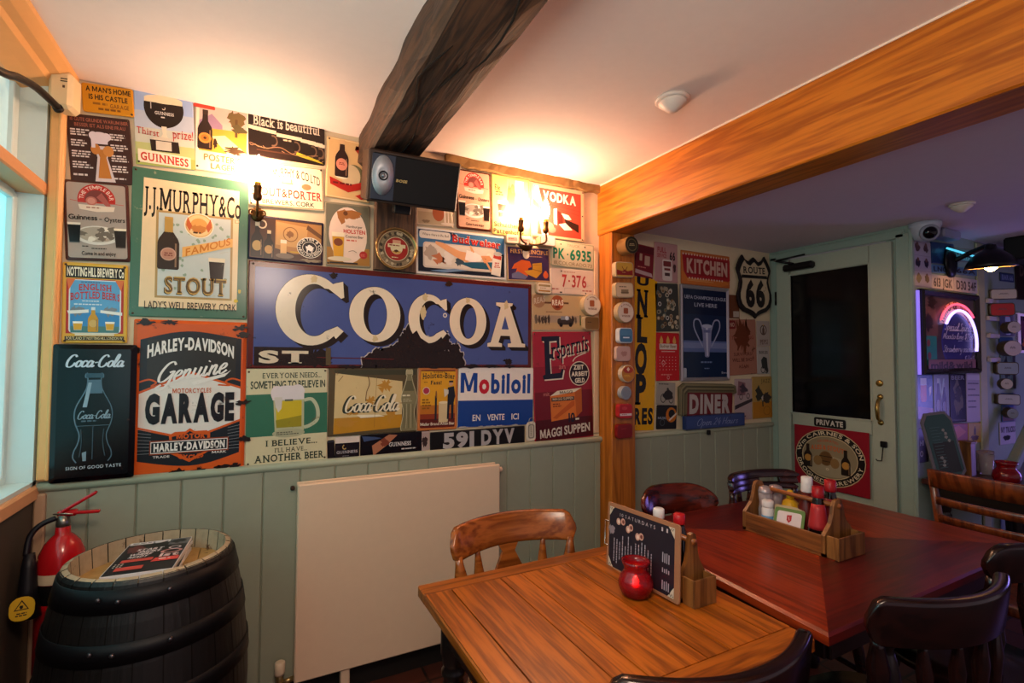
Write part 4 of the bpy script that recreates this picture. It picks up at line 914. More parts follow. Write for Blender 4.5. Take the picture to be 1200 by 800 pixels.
s.BORDER(.002, '#d8c09c', .002); s.C(.11, .17, .10, '#b08058'); s.T('REAS', .03, .12, .21, .27, '#d8c0a0', .03, rise=.08); s.R(.20, .20, .60, .25, '#6a4428'); s.C(.41, .22, .105, '#a8542c'); s.T('REAS', .32, .14, .51, .28, '#f0e0c4', .05); s.E(.41, .34, .04, .04, '#7a3418'); s.ROWS(.22, .47, .62, .51, 1, '#7a5a38')
s.R(.02, .58, .98, .80, '#b0987c'); s.R(.02, .78, .98, .97, '#c0a070')
for i in range(8): s.BLOT(.06+.05*i+(.3 if i > 4 else 0), .70, .022, .12, random.Random(i).choice(['#4a3a2a', '#6a5a48', '#34281e']), i, 14, .4)
s.RR(.40, .66, .66, .84, '#3c3028', .4); s.R(.46, .6, .6, .7, '#8a8c90'); s.E(.46, .84, .03, .06, '#1c1612'); s.E(.62, .84, .03, .06, '#1c1612'); s.C(.56, .65, .03, '#c8d0d8'); s.R(.78, .56, .80, .86, '#4a5a34'); s.R(.86, .6, .88, .86, '#4a5a34')
s.put('reas', 'tin_sign', 'tan sign with an orange disc above a street scene with a car', 'sign')
s = S('pk', '#d4c8a4', rough=.35, rad=.012, bev=.003); s.BORDER(.0025, '#8a9870', .003)
s.T('TRUCK', .36, .09, .66, .19, '#a89878', .01); s.T('PK', .045, .30, .31, .68, '#127a5a', .035); s.C(.375, .50, .018, '#127a5a'); s.T('6935', .43, .29, .93, .69, '#127a5a', .03); s.T('18,COLORADO.73', .06, .79, .95, .92, '#9c8c68', .012)
s.NAIL([(.78, .13), (.22, .13)]).put('pk', 'number_plate', 'cream truck number plate with green characters, top of a pair', 'number plate', off=.003)
s = S('n7', '#e2cdb8', rough=.35, rad=.010)
s.ROWS(.30, .10, .70, .18, 1, '#c89880'); s.T('7', .26, .24, .37, .70, '#b83c38', .03); s.C(.42, .47, .02, '#b83c38'); s.T('376', .48, .24, .82, .70, '#b83c38', .02); s.ROWS(.03, .78, .28, .88, 1, '#c07868'); s.ROWS(.72, .80, .98, .9, 1, '#c07868', seed=5); s.L([(.31, .76), (.68, .76), (.68, .97), (.31, .97), (.31, .76)], .0015, '#b0a08c', smooth=False); s.BLOT(.23, .93, .03, .03, '#4a3c30', 3)
s.NAIL([(.25, .10), (.80, .93)]).put('n7', 'number_plate', 'white number plate with red digits under the truck plate', 'number plate', off=.002)
s = S('first', '#c4a070', rough=.4, rad=.003)
s.R(.025, .03, .975, .96, '#3c2a50'); s.T('FIRST PRINCIPLE', .08, .09, .96, .20, '#e0a860', .02, True, gap=.05); s.ROWS(.50, .26, .95, .31, 1, '#b88860', seed=4)
s.C(.44, .24, .075, '#ecd8b8'); s.E(.43, .17, .07, .07, '#e8d0b0'); s.PO([(.16, .52), (.34, .38), (.52, .42), (.56, .58), (.48, .62), (.46, .86), (.18, .80), (.22, .64), (.10, .66)], '#cc5a24'); s.PO([(.10, .80), (.24, .72), (.46, .86), (.40, .94), (.10, .92)], '#6a6c8c'); s.PO([(.58, .48), (.80, .44), (.80, .72), (.66, .90), (.46, .80), (.38, .70), (.58, .66)], '#c8922c'); s.L([(.56, .64), (.8, .7)], .003, '#8a5c1c'); s.L([(.56, .52), (.78, .5)], .002, '#8a5c1c'); s.E(.885, .80, .06, .10, '#d06030'); s.R(.86, .68, .91, .72, '#d06030')
s.put('first', 'tin_sign', 'purple sign of an orange dressed figure at a yellow box', 'sign', off=.001)
s = S('bud', '#c4c2bc', rough=.25, rad=.004, th=.006)
s.BORDER(.006, '#dcdad2', .0); s.R(.02, .04, .98, .95, '#18202c'); s.R(.02, .04, .98, .42, '#3c6c94'); s.R(.02, .04, .40, .14, '#2a3c58')
s.RR(.07, .30, .88, .86, '#c8bfb0', .12); s.RR(.085, .33, .865, .82, '#d8cebc', .12); s.BLOT(.16, .52, .07, .14, '#a89c8c', 4); s.BLOT(.25, .66, .07, .1, '#b8704c', 5, j=.6); s.BLOT(.34, .6, .05, .16, '#e0d8cc', 6); s.PO([(.44, .70), (.60, .80), (.86, .80), (.86, .62), (.6, .66)], '#23566c'); s.BLOT(.46, .66, .05, .10, '#3c4c58', 7)
s.PO([(.20, .27), (.28, .29), (.46, .44), (.56, .46), (.62, .58), (.54, .68), (.40, .56), (.20, .33)], '#d8a070'); s.PO([(.54, .40), (.64, .44), (.72, .52), (.70, .62), (.60, .66), (.52, .62)], '#ece4da'); s.C(.80, .50, .035, '#e8dcc8'); s.PO([(.70, .50), (.80, .48), (.84, .58), (.74, .66)], '#d89a68'); s.L([(.60, .42), (.58, .30), (.62, .44)], .008, '#d8a070'); s.L([(.76, .62), (.82, .82), (.86, .88)], .010, '#d8a070')
s.PO([(.85, .40), (.95, .46), (.93, .94), (.82, .90)], '#e4dccc'); s.PO([(.855, .42), (.945, .47), (.94, .56), (.845, .52)], '#b83c30'); s.ROWS(.85, .62, .93, .76, 3, '#b83c30', align='c'); s.E(.90, .42, .05, .05, '#b8b4ac')
s.RR(.03, .06, .36, .23, '#d8d2c4', .3); s.T('Where there is life, Bud', .06, .11, .34, .165, '#4a4038', .005)
s.T('Budweiser', .375, .085, .93, .245, '#b83028', .04, True, rise=-.05, gap=.02, shadow='#e8dcd0', so=(.004, -.012))
s.PO([(.14, .92), (.40, .84), (.55, .86), (.3, .94)], '#6c8cac')
s.put('bud', 'tin_sign', 'silver edged sign of bather on a blue float with beer can', 'sign', off=.002)
temple('temple2', 'tin_sign', 'grey oyster sign right of the loudspeaker, same design as the far left one', '#5c3020', '#c89c80', .002)
s = S('schul', '#d8bc6c', rough=.35); s.BORDER(.002, '#c09a48', .003)
s.R(.40, .05, .97, .76, '#c8a880'); s.R(.62, .05, .85, .76, '#e8dcc8'); s.T('Elf', .08, .16, .22, .25, '#4a3018', .02, rise=-.05); s.ROWS(.10, .28, .38, .36, 2, '#5a3c20'); s.PINT(.27, .44, .70, .24, '#4a2c18', '#d8c8a0', '#6a5038', .18); s.ROWS(.18, .60, .36, .64, 1, '#d8c0a0'); s.BLOT(.52, .40, .10, .30, '#a86a40', 3); s.E(.55, .2, .05, .08, '#b87850'); s.L([(.7, .3), (.78, .25), (.85, .3)], .004, '#8a5a34')
s.T('Schultheiss', .05, .79, .80, .865, '#3a2814', .02, gap=.06); s.T('Patzenhofer', .04, .90, .84, .975, '#3a2814', .02, gap=.06)
s.put('schul', 'tin_sign', 'yellow beer sign with two lines of dark text left of the twin lamp', 'sign', off=.001)
s = S('vodka', '#d0b48c', rough=.28, rad=.005)
s.R(.10, .08, .93, .95, '#c04434'); s.PO([(.03, .04), (.12, .04), (.30, .95), (.18, .95)], '#d8ccc0'); s.PO([(.02, .3), (.20, .45), (.22, .55), (.02, .42)], '#8a5040'); s.L([(.05, .05), (.24, .93)], .003, '#8a6a58'); s.T('VODKA', .20, .13, .83, .29, '#f0e4d0', .05, rise=-.02, shadow='#4a1c14', so=(.012, .012)); s.L([(.3, .36), (.9, .42)], .0015, '#8a2c20'); s.L([(.3, .40), (.9, .5)], .0015, '#8a2c20')
s.PO([(.40, .44), (.46, .42), (.46, .74), (.40, .72)], '#e8dcc8'); s.PO([(.46, .46), (.56, .50), (.58, .68), (.48, .72)], '#5a241c'); s.PO([(.54, .50), (.68, .52), (.74, .60), (.62, .62)], '#ecdcc4'); s.PO([(.60, .60), (.88, .68), (.88, .84), (.62, .70)], '#2c1c18'); s.PO([(.50, .72), (.62, .68), (.76, .80), (.60, .82)], '#ecdcc4'); s.E(.30, .78, .10, .08, '#d8705c'); s.E(.36, .84, .08, .06, '#d8705c')
s.NAIL([(.97, .04), (.95, .96), (.96, .5)]).put('vodka', 'tin_sign', 'red vodka sign with bottle held sideways behind the twin lamp', 'sign', off=.004)
s = S('undersp', '#cfc2a4', rough=.4); s.R(.05, .5, .95, .95, '#b8a888'); s.E(.60, .52, .16, .30, '#a85a34'); s.R(.76, .2, .80, .85, '#e8e0d0'); s.R(.86, .2, .89, .85, '#e8e0d0'); s.E(.86, .9, .2, .05, '#ded4c0'); s.BLOT(.26, .85, .10, .06, '#8a7a60', 3)
s.put('undersp', 'tin_sign', 'small beige sign partly hidden below the loudspeaker', 'sign')
# round tray
q = Q['tray']; t = thing('beer_tray', 'round tin beer tray with a red centre on the dark post stub', 'tray', (.5468, 2.158, 1.8547))
F = Matrix.Rotation(PI/2, 4, 'X'); t.matrix_world = Matrix.Translation((.5468, 2.158, 1.8547)) @ F
R_ = .094
MB().lathe([(R_*.96, 0), (R_, .004), (R_, .012), (R_*.97, .014), (R_*.94, .012), (R_*.88, .005)], M('#9a7c4c', .25, metal=.7), n=36, caps=False).build('rim', t)
s = Sign(2*R_*.95, 2*R_*.95, '#6e5c44', th=.004, bev=.0005, shape=[(R_*.95*math.cos(a*PI/20), R_*.95*math.sin(a*PI/20)) for a in range(40)], rough=.3)
rd = random.Random(2)
for i in range(34): a = 2*PI*i/34; s.BLOT(.5+.385*math.cos(a), .5+.385*math.sin(a), .04, .04, rd.choice(['#b8a888', '#3c3428', '#8a7a5c']), i, 10, .4); s.k -= .93
s.k += 1
s.RING(.5, .5, .46, .46, .04, '#b8a078'); s.C(.5, .5, .30, '#d8c8a0'); s.C(.5, .5, .285, '#a02820'); s.E(.5, .48, .15, .15, '#e0cfa0'); s.R(.28, .38, .72, .47, '#e0cfa0'); s.ROWS(.32, .40, .70, .45, 1, '#8a2018'); s.E(.5, .55, .11, .07, '#c89c4c', a0=180, a1=360); s.BLOT(.5, .55, .06, .03, '#4a2c18', 4); s.R(.40, .28, .60, .36, '#d8a080'); s.ROWS(.38, .70, .62, .74, 1, '#e0cfa0')
s.mb.build('tray_face', t)
def tin(q, base, ops, lab, d=.022, rnd=False, cat='tap badge', grp=None, off=0, ring='#b09a78'):
    w, h = Q[q][3], Q[q][4]; col = base
    if rnd: r = min(w, h)/2 if rnd is True else rnd; w = h = 2*r
    shp = [(w/2*math.cos(a*PI/16), h/2*math.sin(a*PI/16)) for a in range(32)] if rnd else None
    s = Sign(w, h, ring, th=d, bev=.003, rad=min(w, h)*.22, shape=shp, rough=.3)
    if rnd: s.E(.5, .5, .47, .47, base)
    else: s.RR(.045, .06, .955, .94, base, .2)
    ops(s); return s.put(q, 'badge', lab, cat, off=off, group=grp)
tin('pt1', '#e2cbb4', lambda s: (s.RR(.14, .3, .86, .7, '#cc9484', .2), s.ROWS(.2, .42, .8, .58, 1, '#8a4438')), 'left one of two small pink cream badges above the purple sign', d=.03)
tin('pt2', '#e4cfb8', lambda s: (s.RR(.14, .3, .86, .7, '#cc9484', .2), s.ROWS(.2, .42, .8, .58, 1, '#8a4438', seed=3)), 'right one of two small pink cream badges above the purple sign', d=.03)
tin('wt', '#ece6da', lambda s: s.ROWS(.2, .45, .8, .55, 1, '#c8b8a8'), 'plain white badge under the twin lamp beside the truck plate', d=.045)
tin('stripe', '#e2d4b8', lambda s: (s.R(.12, .18, .88, .36, '#a88c5c'), s.R(.12, .68, .88, .82, '#b8823c'), s.ROWS(.2, .48, .8, .58, 1, '#a07858')), 'cream badge with two tan stripes at the corner of the blue enamel sign', off=.004)
tin('rt', '#e4d4bc', lambda s: (s.RR(.35, .28, .62, .58, '#a85a30', .2), s.T('WEISSE', .25, .64, .76, .73, '#7a3420', .02), s.TC('KAISER', .5, .5, .34, .34, 140, 40, .006, '#7a3420')), 'round cream badge on the white bead left of the oak post', rnd=.058, d=.035, off=.004)
tin('sq', '#7a5a30', lambda s: s.ROWS(.2, .4, .6, .5, 1, '#3a2810'), 'square brown badge below the round cream one', off=.004, d=.03)
s = S('gui1', '#16131a', rad=.003, rough=.2); s.R(0, 0, 1, .28, '#d8c8bc'); s.RING(.38, .46, .09, .11, .4, '#b8985c', a0=100, a1=330); s.T('GUINNESS', .06, .62, .92, .74, '#b4acb0', .015, True); s.ROWS(.3, .84, .7, .89, 1, '#847c80')
s.put('gui1', 'tin_sign', 'little stout sign with harp and white top, on the dado rail', 'sign', off=.002)
s = S('gui2', '#100f16', rad=.003, rough=.16); s.PO([(.02, .05), (.2, .12), (.3, .2), (.05, .3)], '#3c4c70'); s.PO([(.16, .5), (.40, .05), (.52, .1), (.36, .55), (.18, .95)], '#a86c50'); s.BLOT(.34, .4, .06, .18, '#7a3c2c', 5); s.T('GUINNESS', .40, .42, .72, .60, '#d8d0cc', .02, True); s.ROWS(.58, .72, .80, .82, 1, '#c8c0bc', seed=2); s.R(.88, .02, 1, .98, '#b09890'); s.BLOT(.93, .5, .04, .25, '#3a2c2c', 3)
s.put('gui2', 'tin_sign', 'wide dark stout sign with a hand, low on the dado rail', 'sign')
s = S('blk', '#0c0b12', rough=.2); s.R(.1, .06, .9, .1, '#3a3a44'); s.put('blk', 'tin_sign', 'narrow black plate wedged beside the green mug sign', 'sign')

# ------------------------------------------------------------------ signs in the alcove
s = S('ared', '#7a1c26', rough=.35); s.R(.04, .04, .96, .25, '#5c1820'); s.RR(.22, .28, .36, .5, '#c8a88c', .2); s.RR(.5, .32, .78, .62, '#c09c88', .1); s.ROWS(.15, .68, .8, .74, 1, '#d88878'); s.PO([(.02, .78), (.9, .84), (.98, .96), (.02, .9)], '#c8a8a8')
s.put('ared', 'tin_sign', 'dark red sign half hidden behind the oak post', 'sign')
s = S('pump', '#b88a88', rough=.35, bev=.004); s.T('FULL', .12, .12, .5, .25, '#9a2c34', .03); s.T('SERVICE', .1, .28, .5, .38, '#9a2c34', .02); s.T('66', .64, .22, .88, .42, '#2a1c1c', .04); s.RR(.32, .42, .74, .96, '#d8c8c0', .15); s.RR(.36, .46, .70, .60, '#7a3030', .2); s.R(.40, .64, .66, .70, '#7a3030'); s.R(.42, .76, .64, .84, '#4a2c2c'); s.BLOT(.85, .62, .06, .12, '#4a2c2c', 3)
s.put('pump', 'tin_sign', 'pinkish petrol pump sign in the alcove', 'sign', off=.002)
s = S('dunlop', '#e4a800', rough=.25, rad=.003, wear=.1)
for ch, v0, v1 in (('U', .0, .05), ('N', .09, .25), ('L', .27, .42), ('O', .445, .625), ('P', .645, .82)): s.T(ch, .08, v0, .60, v1, '#14140f', .05, ch not in 'OU')
s.T('RES', .10, .86, .93, .955, '#14140f', .05)
s.put('dunlop', 'enamel_sign', 'tall narrow yellow enamel sign with stacked black letters', 'sign')
s = S('caps', '#3a3a34', rough=.3); rd = random.Random(8)
for i in range(44):
    u, v = rd.uniform(.09, .91), rd.uniform(.08, .92); c = rd.choice(['#a89878', '#c8c0a8', '#8a6c48', '#6a7468', '#b8a488', '#d8d4cc']); s.C(u, v, .068, c); s.C(u, v, .044, rd.choice(['#7a5c38', '#c8b898', '#4a4438', '#98907c']))
s.put('caps', 'tin_sign', 'dark sign covered in a jumble of bottle caps', 'sign')
s = S('cal', '#c0181e', rough=.25)
for u in (.22, .5, .78): s.PO(crom([(u, .06), (u+.07, .16), (u+.05, .22), (u-.05, .22), (u-.07, .16), (u, .06)], 4), '#d8a050')
s.R(.14, .23, .88, .35, '#d8ccc0'); s.T('Budvar Beer', .17, .245, .86, .31, '#8a6c4c', .03); s.R(.22, .38, .80, .40, '#d8a8a0')
for i in range(6):
    for j in range(5): s.R(.14+.135*i, .50+.065*j, .155+.135*i+.01, .515+.065*j, '#f0c8c0'); s.k -= .93
s.k += 6; s.RING(.30, .63, .07, .05, .2, '#f0c8c0'); s.RING(.5, .93, .05, .04, .2, '#f0c8c0'); s.ROWS(.2, .86, .9, .9, 1, '#e08880')
s.NAIL([(.95, .03)]).put('cal', 'tin_sign', 'bright red sign with three gold flames over a dotted grid', 'sign', off=.001)
s = S('bike', '#a0988c', rough=.4); s.ROWS(.1, .06, .9, .14, 1, '#4a4040'); s.RING(.35, .70, .14, .2, .2, '#1c1a1a'); s.RING(.78, .74, .13, .18, .2, '#1c1a1a'); s.PO([(.3, .6), (.45, .4), (.62, .3), (.85, .45), (.85, .72), (.5, .78)], '#2a2626'); s.C(.58, .30, .06, '#3a3030')
s.put('bike', 'tin_sign', 'small grey sign of an old motorbike below the red grid sign', 'sign')
s = S('guitar', '#17171c', rough=.3); s.RR(.45, .08, .98, .72, '#c06c1c', .5); s.C(.74, .36, .16, '#17171c'); s.PO([(.6, .6), (.98, .30), (.98, .38), (.64, .66)], '#d8c8b8'); s.T('MUSIC', .06, .48, .48, .58, '#8a94a8', .02); s.RING(.28, .72, .12, .14, .2, '#4a5058')
s.put('guitar', 'tin_sign', 'small black and orange sign standing on the alcove rail', 'sign')
s = S('kitchen', '#b8622c', rough=.4, shape=None); s.R(.01, .02, .30, .98, '#c07038')
s.PO([(.0, .62), (.80, .70), (.99, .88), (.80, .98), (.04, .96)], '#c8702c'); s.PO([(.02, .10), (.98, .10), (1, .16), (1, .76), (.96, .80), (.12, .80), (.05, .62)], '#a01c24'); s.PO([(.08, .20), (.96, .17), (.96, .70), (.12, .70)], '#8c141c'); s.T('KITCHEN', .11, .24, .945, .63, '#c8a090', .05, gap=.08)
for i in range(17): s.C(.04+.056*i, .10, .014, '#d8b8a8'); s.k -= .93
for i in range(13): s.C(.16+.056*i, .80, .014, '#d8b8a8'); s.k -= .93
s.k += 1
s.ROWS(.12, .83, .78, .9, 2, '#d8a060')
s.put('kitchen', 'tin_sign', 'red kitchen sign with an orange arrow under it', 'sign', off=.002)
q = Q['uefa']; t_ = .022
s = Sign(q[3]-.01, q[4]-.01, '#202c4c', th=.008, rough=.15, rad=.004)
s.R(0, .03, 1, .3, '#1c2440'); s.R(0, .58, 1, .72, '#5c6c9c'); s.R(0, .60, 1, .66, '#7884b0'); s.R(0, .70, 1, 1, '#1a2a48')
s.T('UEFA CHAMPIONS LEAGUE', .07, .10, .95, .135, '#a8acc0', .015); s.T('LIVE HERE', .27, .175, .75, .215, '#a8acc0', .015)
s.PO(crom([(.42, .42), (.44, .52), (.45, .62), (.48, .70), (.49, .75), (.57, .75), (.58, .70), (.61, .62), (.62, .52), (.64, .42)], 3), '#868ab0'); s.PO([(.50, .42), (.55, .42), (.55, .74), (.52, .74)], '#c0c4dc'); s.E(.53, .42, .11, .02, '#b4b8d0'); s.R(.46, .46, .60, .49, '#6c709c')
for sg in (-1, 1): s.L([(.53+sg*.09, .46), (.53+sg*.16, .36), (.53+sg*.26, .36), (.53+sg*.27, .44), (.53+sg*.18, .55), (.53+sg*.09, .64)], .010, '#9aa0c0')
s.ROWS(.33, .80, .70, .83, 1, '#6c80a8', align='c'); s.ROWS(.44, .87, .6, .89, 1, '#6c80a8', align='c'); s.T('live', .84, .91, .97, .935, '#a8acc0', .01); s.RR(.03, .87, .10, .98, '#a8acb8', .3)
o = s.put('uefa', 'framed_poster', 'silver framed dark blue football poster with big trophy', 'poster', off=.003)
framed(o, q[3], q[4], t_, .016, M('#b0aaae', .3, metal=.5), 'silver frame')
q = Q['route']
half = [(0, .46), (.06, .43), (.13, .385), (.20, .40), (.27, .425), (.33, .485), (.40, .42), (.47, .33), (.50, .27), (.44, .16), (.42, .08), (.45, -.02), (.50, -.12), (.50, -.22), (.45, -.32), (.34, -.39), (.16, -.43), (.06, -.46), (0, -.50)]
W, H = .345, .43
out = [(x*W, y*H) for x, y in half]+[(-x*W, y*H) for x, y in half[::-1][1:-1]]
s = Sign(W, H, '#1a1116', th=.014, bev=.004, shape=out, rough=.4)
ins = lambda k: [(.5+x*k, .5-(y*k-.004)) for x, y in half]+[(.5-x*k, .5-(y*k-.004)) for x, y in half[::-1][1:-1]]
s.PO(ins(.84), '#c8b494'); s.R(.125, .325, .875, .375, '#1a1116'); s.T('ROUTE', .17, .20, .82, .295, '#1a1116', .03, True, gap=.05); s.T('66', .22, .43, .79, .80, '#1a1116', .055, gap=.06)
s.put('route', 'shield_sign', 'white shield road sign with black border, numbered 66', 'sign', off=.012)
s = S('brown', '#6a3c24', rough=.5, wear=.3); s.R(.5, .7, .95, .95, '#b8a898'); s.put('brown', 'tin_sign', 'brown tin peeping out behind the white shield sign', 'sign')
s = S('nosur', '#a8705c', rough=.5, wear=.5, rust='#5a2814', rad=.006); s.RR(.03, .02, .26, .17, '#7a2424', .2); s.T('NO', .07, .06, .22, .13, '#c8a890', .03); s.T('TRESPASSING', .1, .30, .9, .36, '#8a3c2c', .02); s.T('SURVIVORS', .16, .60, .80, .655, '#6a2c20', .02); s.T('WILL BE SHOT', .10, .70, .90, .76, '#5a2418', .02); s.T('AGAIN', .32, .82, .68, .88, '#6a2c20', .02); s.BLOT(.5, .3, .26, .26, '#6a3018', 3, 40, .4)
s.put('nosur', 'tin_sign', 'heavily rusted pink warning sign below the shield', 'sign', off=.001)
s = S('botw', '#b0a098', rough=.45); s.C(.5, .36, .26, '#5a4038'); s.C(.5, .36, .2, '#b0a098'); s.BOTTLE(.5, .14, .56, .18, '#5a4038', None); s.T('PEPSI', .2, .74, .82, .92, '#6a4a40', .02, True); s.put('botw', 'tin_sign', 'small pale sign with round bottle emblem near the green door', 'sign')
s = S('bikew', '#b4aaa4', rough=.45); s.T('BIKES', .15, .16, .85, .26, '#4a3c38', .03, True); s.PO([(.3, .5), (.5, .36), (.78, .42), (.86, .9), (.74, .95), (.6, .8), (.4, .8)], '#2c2628'); s.RING(.45, .84, .18, .13, .25, '#2c2628'); s.RING(.72, .86, .16, .12, .25, '#2c2628'); s.put('bikew', 'tin_sign', 'small pale motorcycle sign near the green door', 'sign')
# diner sign: three-dimensional, with a separate blue strip below it
q = Q['diner']; w, h = q[3], q[4]
s = Sign(w, h, '#6a6248', th=.020, rad=.03, bev=.01, rough=.3, shape=[(-w*.49, -h*.46), (w*.40, -h*.46), (w*.42, -h*.1), (w*.42, h*.18), (w*.50, h*.24), (w*.48, h*.44), (w*.40, h*.50), (-w*.42, h*.50), (-w*.5, h*.38)])
for i, c in enumerate(('#857c5c', '#4e4836', '#857c5c', '#4e4836')): s.PO([(.02+.018*i, 1.0), (.02+.018*i, .16+.05*i), (.08+.014*i, .03+.055*i), (.93, .03+.055*i), (.93, .07+.055*i), (.1+.014*i, .07+.055*i), (.034+.018*i, .19+.05*i), (.034+.018*i, 1.0)], c)
s.R(.12, .28, .90, .97, '#6c1c26'); s.T('DINER', .155, .37, .86, .88, '#b0a8a4', .06, gap=.12)
s.put('diner', 'diner_sign', 'red and grey diner sign with streamlined silver bands', 'sign', off=.002)
q = Q['open24']; s = Sign(q[3], q[4], '#2c3c6c', th=.03, rad=.004, bev=.004, rough=.3); s.R(.01, .06, .99, .94, '#33477e'); s.SCR('Open 24 Hours', .16, .22, .88, .74, '#8c98c0', .08)
s.put('open24', 'tin_sign', 'long blue box sign with script, resting on the alcove rail', 'sign', off=.024)
s = S('train', '#b8a0a0', rough=.4); s.PO([(.2, .05), (.6, .1), (.6, .4), (.15, .4)], '#8a6068'); s.PO([(.0, .65), (1, .48), (1, .56), (0, .75)], '#3a3038'); s.RING(.35, .44, .1, .07, .3, '#3a3038'); s.RING(.75, .42, .1, .07, .3, '#3a3038'); s.BLOT(.5, .25, .2, .1, '#4a3c48', 5, j=.5); s.ROWS(.1, .9, .9, .95, 1, '#5a4a58'); s.put('train', 'tin_sign', 'pinkish railway sign right of the diner sign', 'sign')
s = S('rider', '#b08c4c', rough=.4); s.R(.02, .60, .98, .98, '#b8781c'); s.T('JAZZ', .45, .06, .9, .15, '#6a5a2c', .02, True); s.BLOT(.35, .42, .18, .17, '#2c2824', 5); s.BLOT(.72, .52, .2, .12, '#3a302c', 6); s.L([(.5, .5), (.52, .72)], .012, '#2c2824'); s.PO([(.44, .5), (.54, .44), (.52, .6)], '#c8c0b8'); s.RING(.72, .82, .18, .11, .12, '#8a5a14'); s.put('rider', 'tin_sign', 'yellow sign of dark riders at the alcove corner', 'sign', off=.001)

# badges on the oak post, top to bottom
tin('t1', '#2c2418', lambda s: (s.C(.5, .5, .36, '#6a5c3c'), s.C(.5, .5, .30, '#352c1c'), s.ROWS(.25, .42, .75, .58, 2, '#b8a878', align='c')), 'dark round badge at the top of the oak post', d=.07, rnd=.047, ring='#7a5a34')
tin('t2', '#c89c3c', lambda s: (s.PO([(.06, .5), (.35, .6), (.5, .48), (.65, .6), (.94, .5), (.94, .85), (.06, .85)], '#8a2420'), s.L([(.35, .3), (.5, .55), (.65, .3)], .004, '#6a3414'), s.ROWS(.36, .66, .64, .72, 1, '#d8b870')), 'yellow and maroon badge on the oak post', d=.03)
tin('t3', '#d8bc98', lambda s: (s.ROWS(.2, .25, .8, .36, 1, '#5a4430'), s.R(.30, .46, .70, .74, '#8a7454'), s.R(.28, .64, .72, .68, '#5a4430')), 'cream rectangular badge on the oak post', d=.03)
tin('t4', '#dcc4b0', lambda s: (s.RR(.36, .30, .64, .58, '#a0522c', .2), s.T('WEISSE', .24, .64, .76, .73, '#7a3420', .02), s.TC('KAISER', .5, .5, .34, .34, 140, 40, .006, '#7a3420')), 'round cream badge on the oak post', d=.035, rnd=.056)
tin('t5', '#3c6c90', lambda s: (s.R(.1, .12, .9, .5, '#4c7ca0'), s.R(.28, .6, .74, .68, '#d8e4ec')), 'blue rectangular badge with silver rim on the post', d=.03, ring='#c8ccd0')
tin('t6', '#c89c90', lambda s: s.BLOT(.55, .5, .2, .18, '#b07c70', 3), 'faded pink square badge on the post', d=.02, ring='#c8a898')
tin('t7', '#b87420', lambda s: (s.E(.5, .30, .36, .18, '#a83420'), s.PO([(.5, .12), (.62, .25), (.5, .38), (.38, .25)], '#e0d0b0'), s.ROWS(.2, .58, .8, .72, 2, '#e0a838')), 'round amber badge with white diamond on the post', d=.03, rnd=.046, ring='#d0c0a8')
tin('t8', '#7c828c', lambda s: s.RING(.5, .5, .4, .4, .08, '#8c929c'), 'plain round grey badge on the post', d=.03, rnd=.036, ring='#a8a8aa')
tin('t9', '#b01c24', lambda s: (s.E(.4, .3, .2, .12, '#c83c40'), s.R(.06, .66, .94, .82, '#e0d0cc'), s.ROWS(.2, .70, .8, .78, 1, '#a84848')), 'bright red badge with white stripe on the post', d=.03, ring='#b82c30')
tin('t10', '#7c1618', lambda s: s.ROWS(.25, .3, .75, .4, 1, '#9c3434'), 'plain dark red badge, lowest on the post', d=.022, ring='#8c1c1c')

# ------------------------------------------------------------------ signs on the green door
s = S('cairnes', '#8c1626', rough=.3, rad=.002)
s.E(.49, .49, .47, .46, '#c8b48c'); s.E(.49, .49, .46, .445, '#171214'); s.E(.49, .48, .375, .35, '#c8b48c'); s.E(.49, .48, .365, .335, '#8f8064'); s.E(.49, .62, .30, .17, '#a09478')
s.TC('Wm CAIRNES & SON', .49, .49, .40, .375, 172, 8, .022, '#d8c8a8', .02); s.TC('DROGHEDA BREWERY', .49, .49, .445, .425, 190, 350, .022, '#d8c8a8', .02)
s.T('CELEBRATED', .34, .22, .62, .255, '#b84828', .01, arch=.03); s.T('ALES & STOUTS', .24, .32, .72, .39, '#c85c2c', .03, True, arch=.035)
s.BOTTLE(.20, .30, .68, .12, '#241814', '#b8843c', '#2c1c14', .55); s.BOTTLE(.71, .32, .72, .12, '#241814', '#b8843c', '#2c1c14', .55); s.E(.45, .50, .09, .12, '#7a5a34'); s.E(.45, .50, .075, .11, '#6a4a28'); s.R(.36, .46, .54, .475, '#3a2818'); s.R(.36, .54, .54, .555, '#3a2818'); s.E(.34, .55, .06, .08, '#8a6a40'); s.E(.57, .56, .06, .08, '#8a6a40'); s.RING(.47, .67, .02, .02, .4, '#d8c8a8')
o = s.put('cairnes', 'tin_sign', 'dark red brewery sign with black oval, fixed low on the green door', 'sign')
s = S('private', '#0e0d0e', rough=.35, shape=None, rad=.012); s.T('PRIVATE', .08, .24, .92, .78, '#c4bcb4', .04, gap=.06)
s.put('private', 'door_plaque', 'small black plaque reading private above the oval brewery sign', 'plaque')

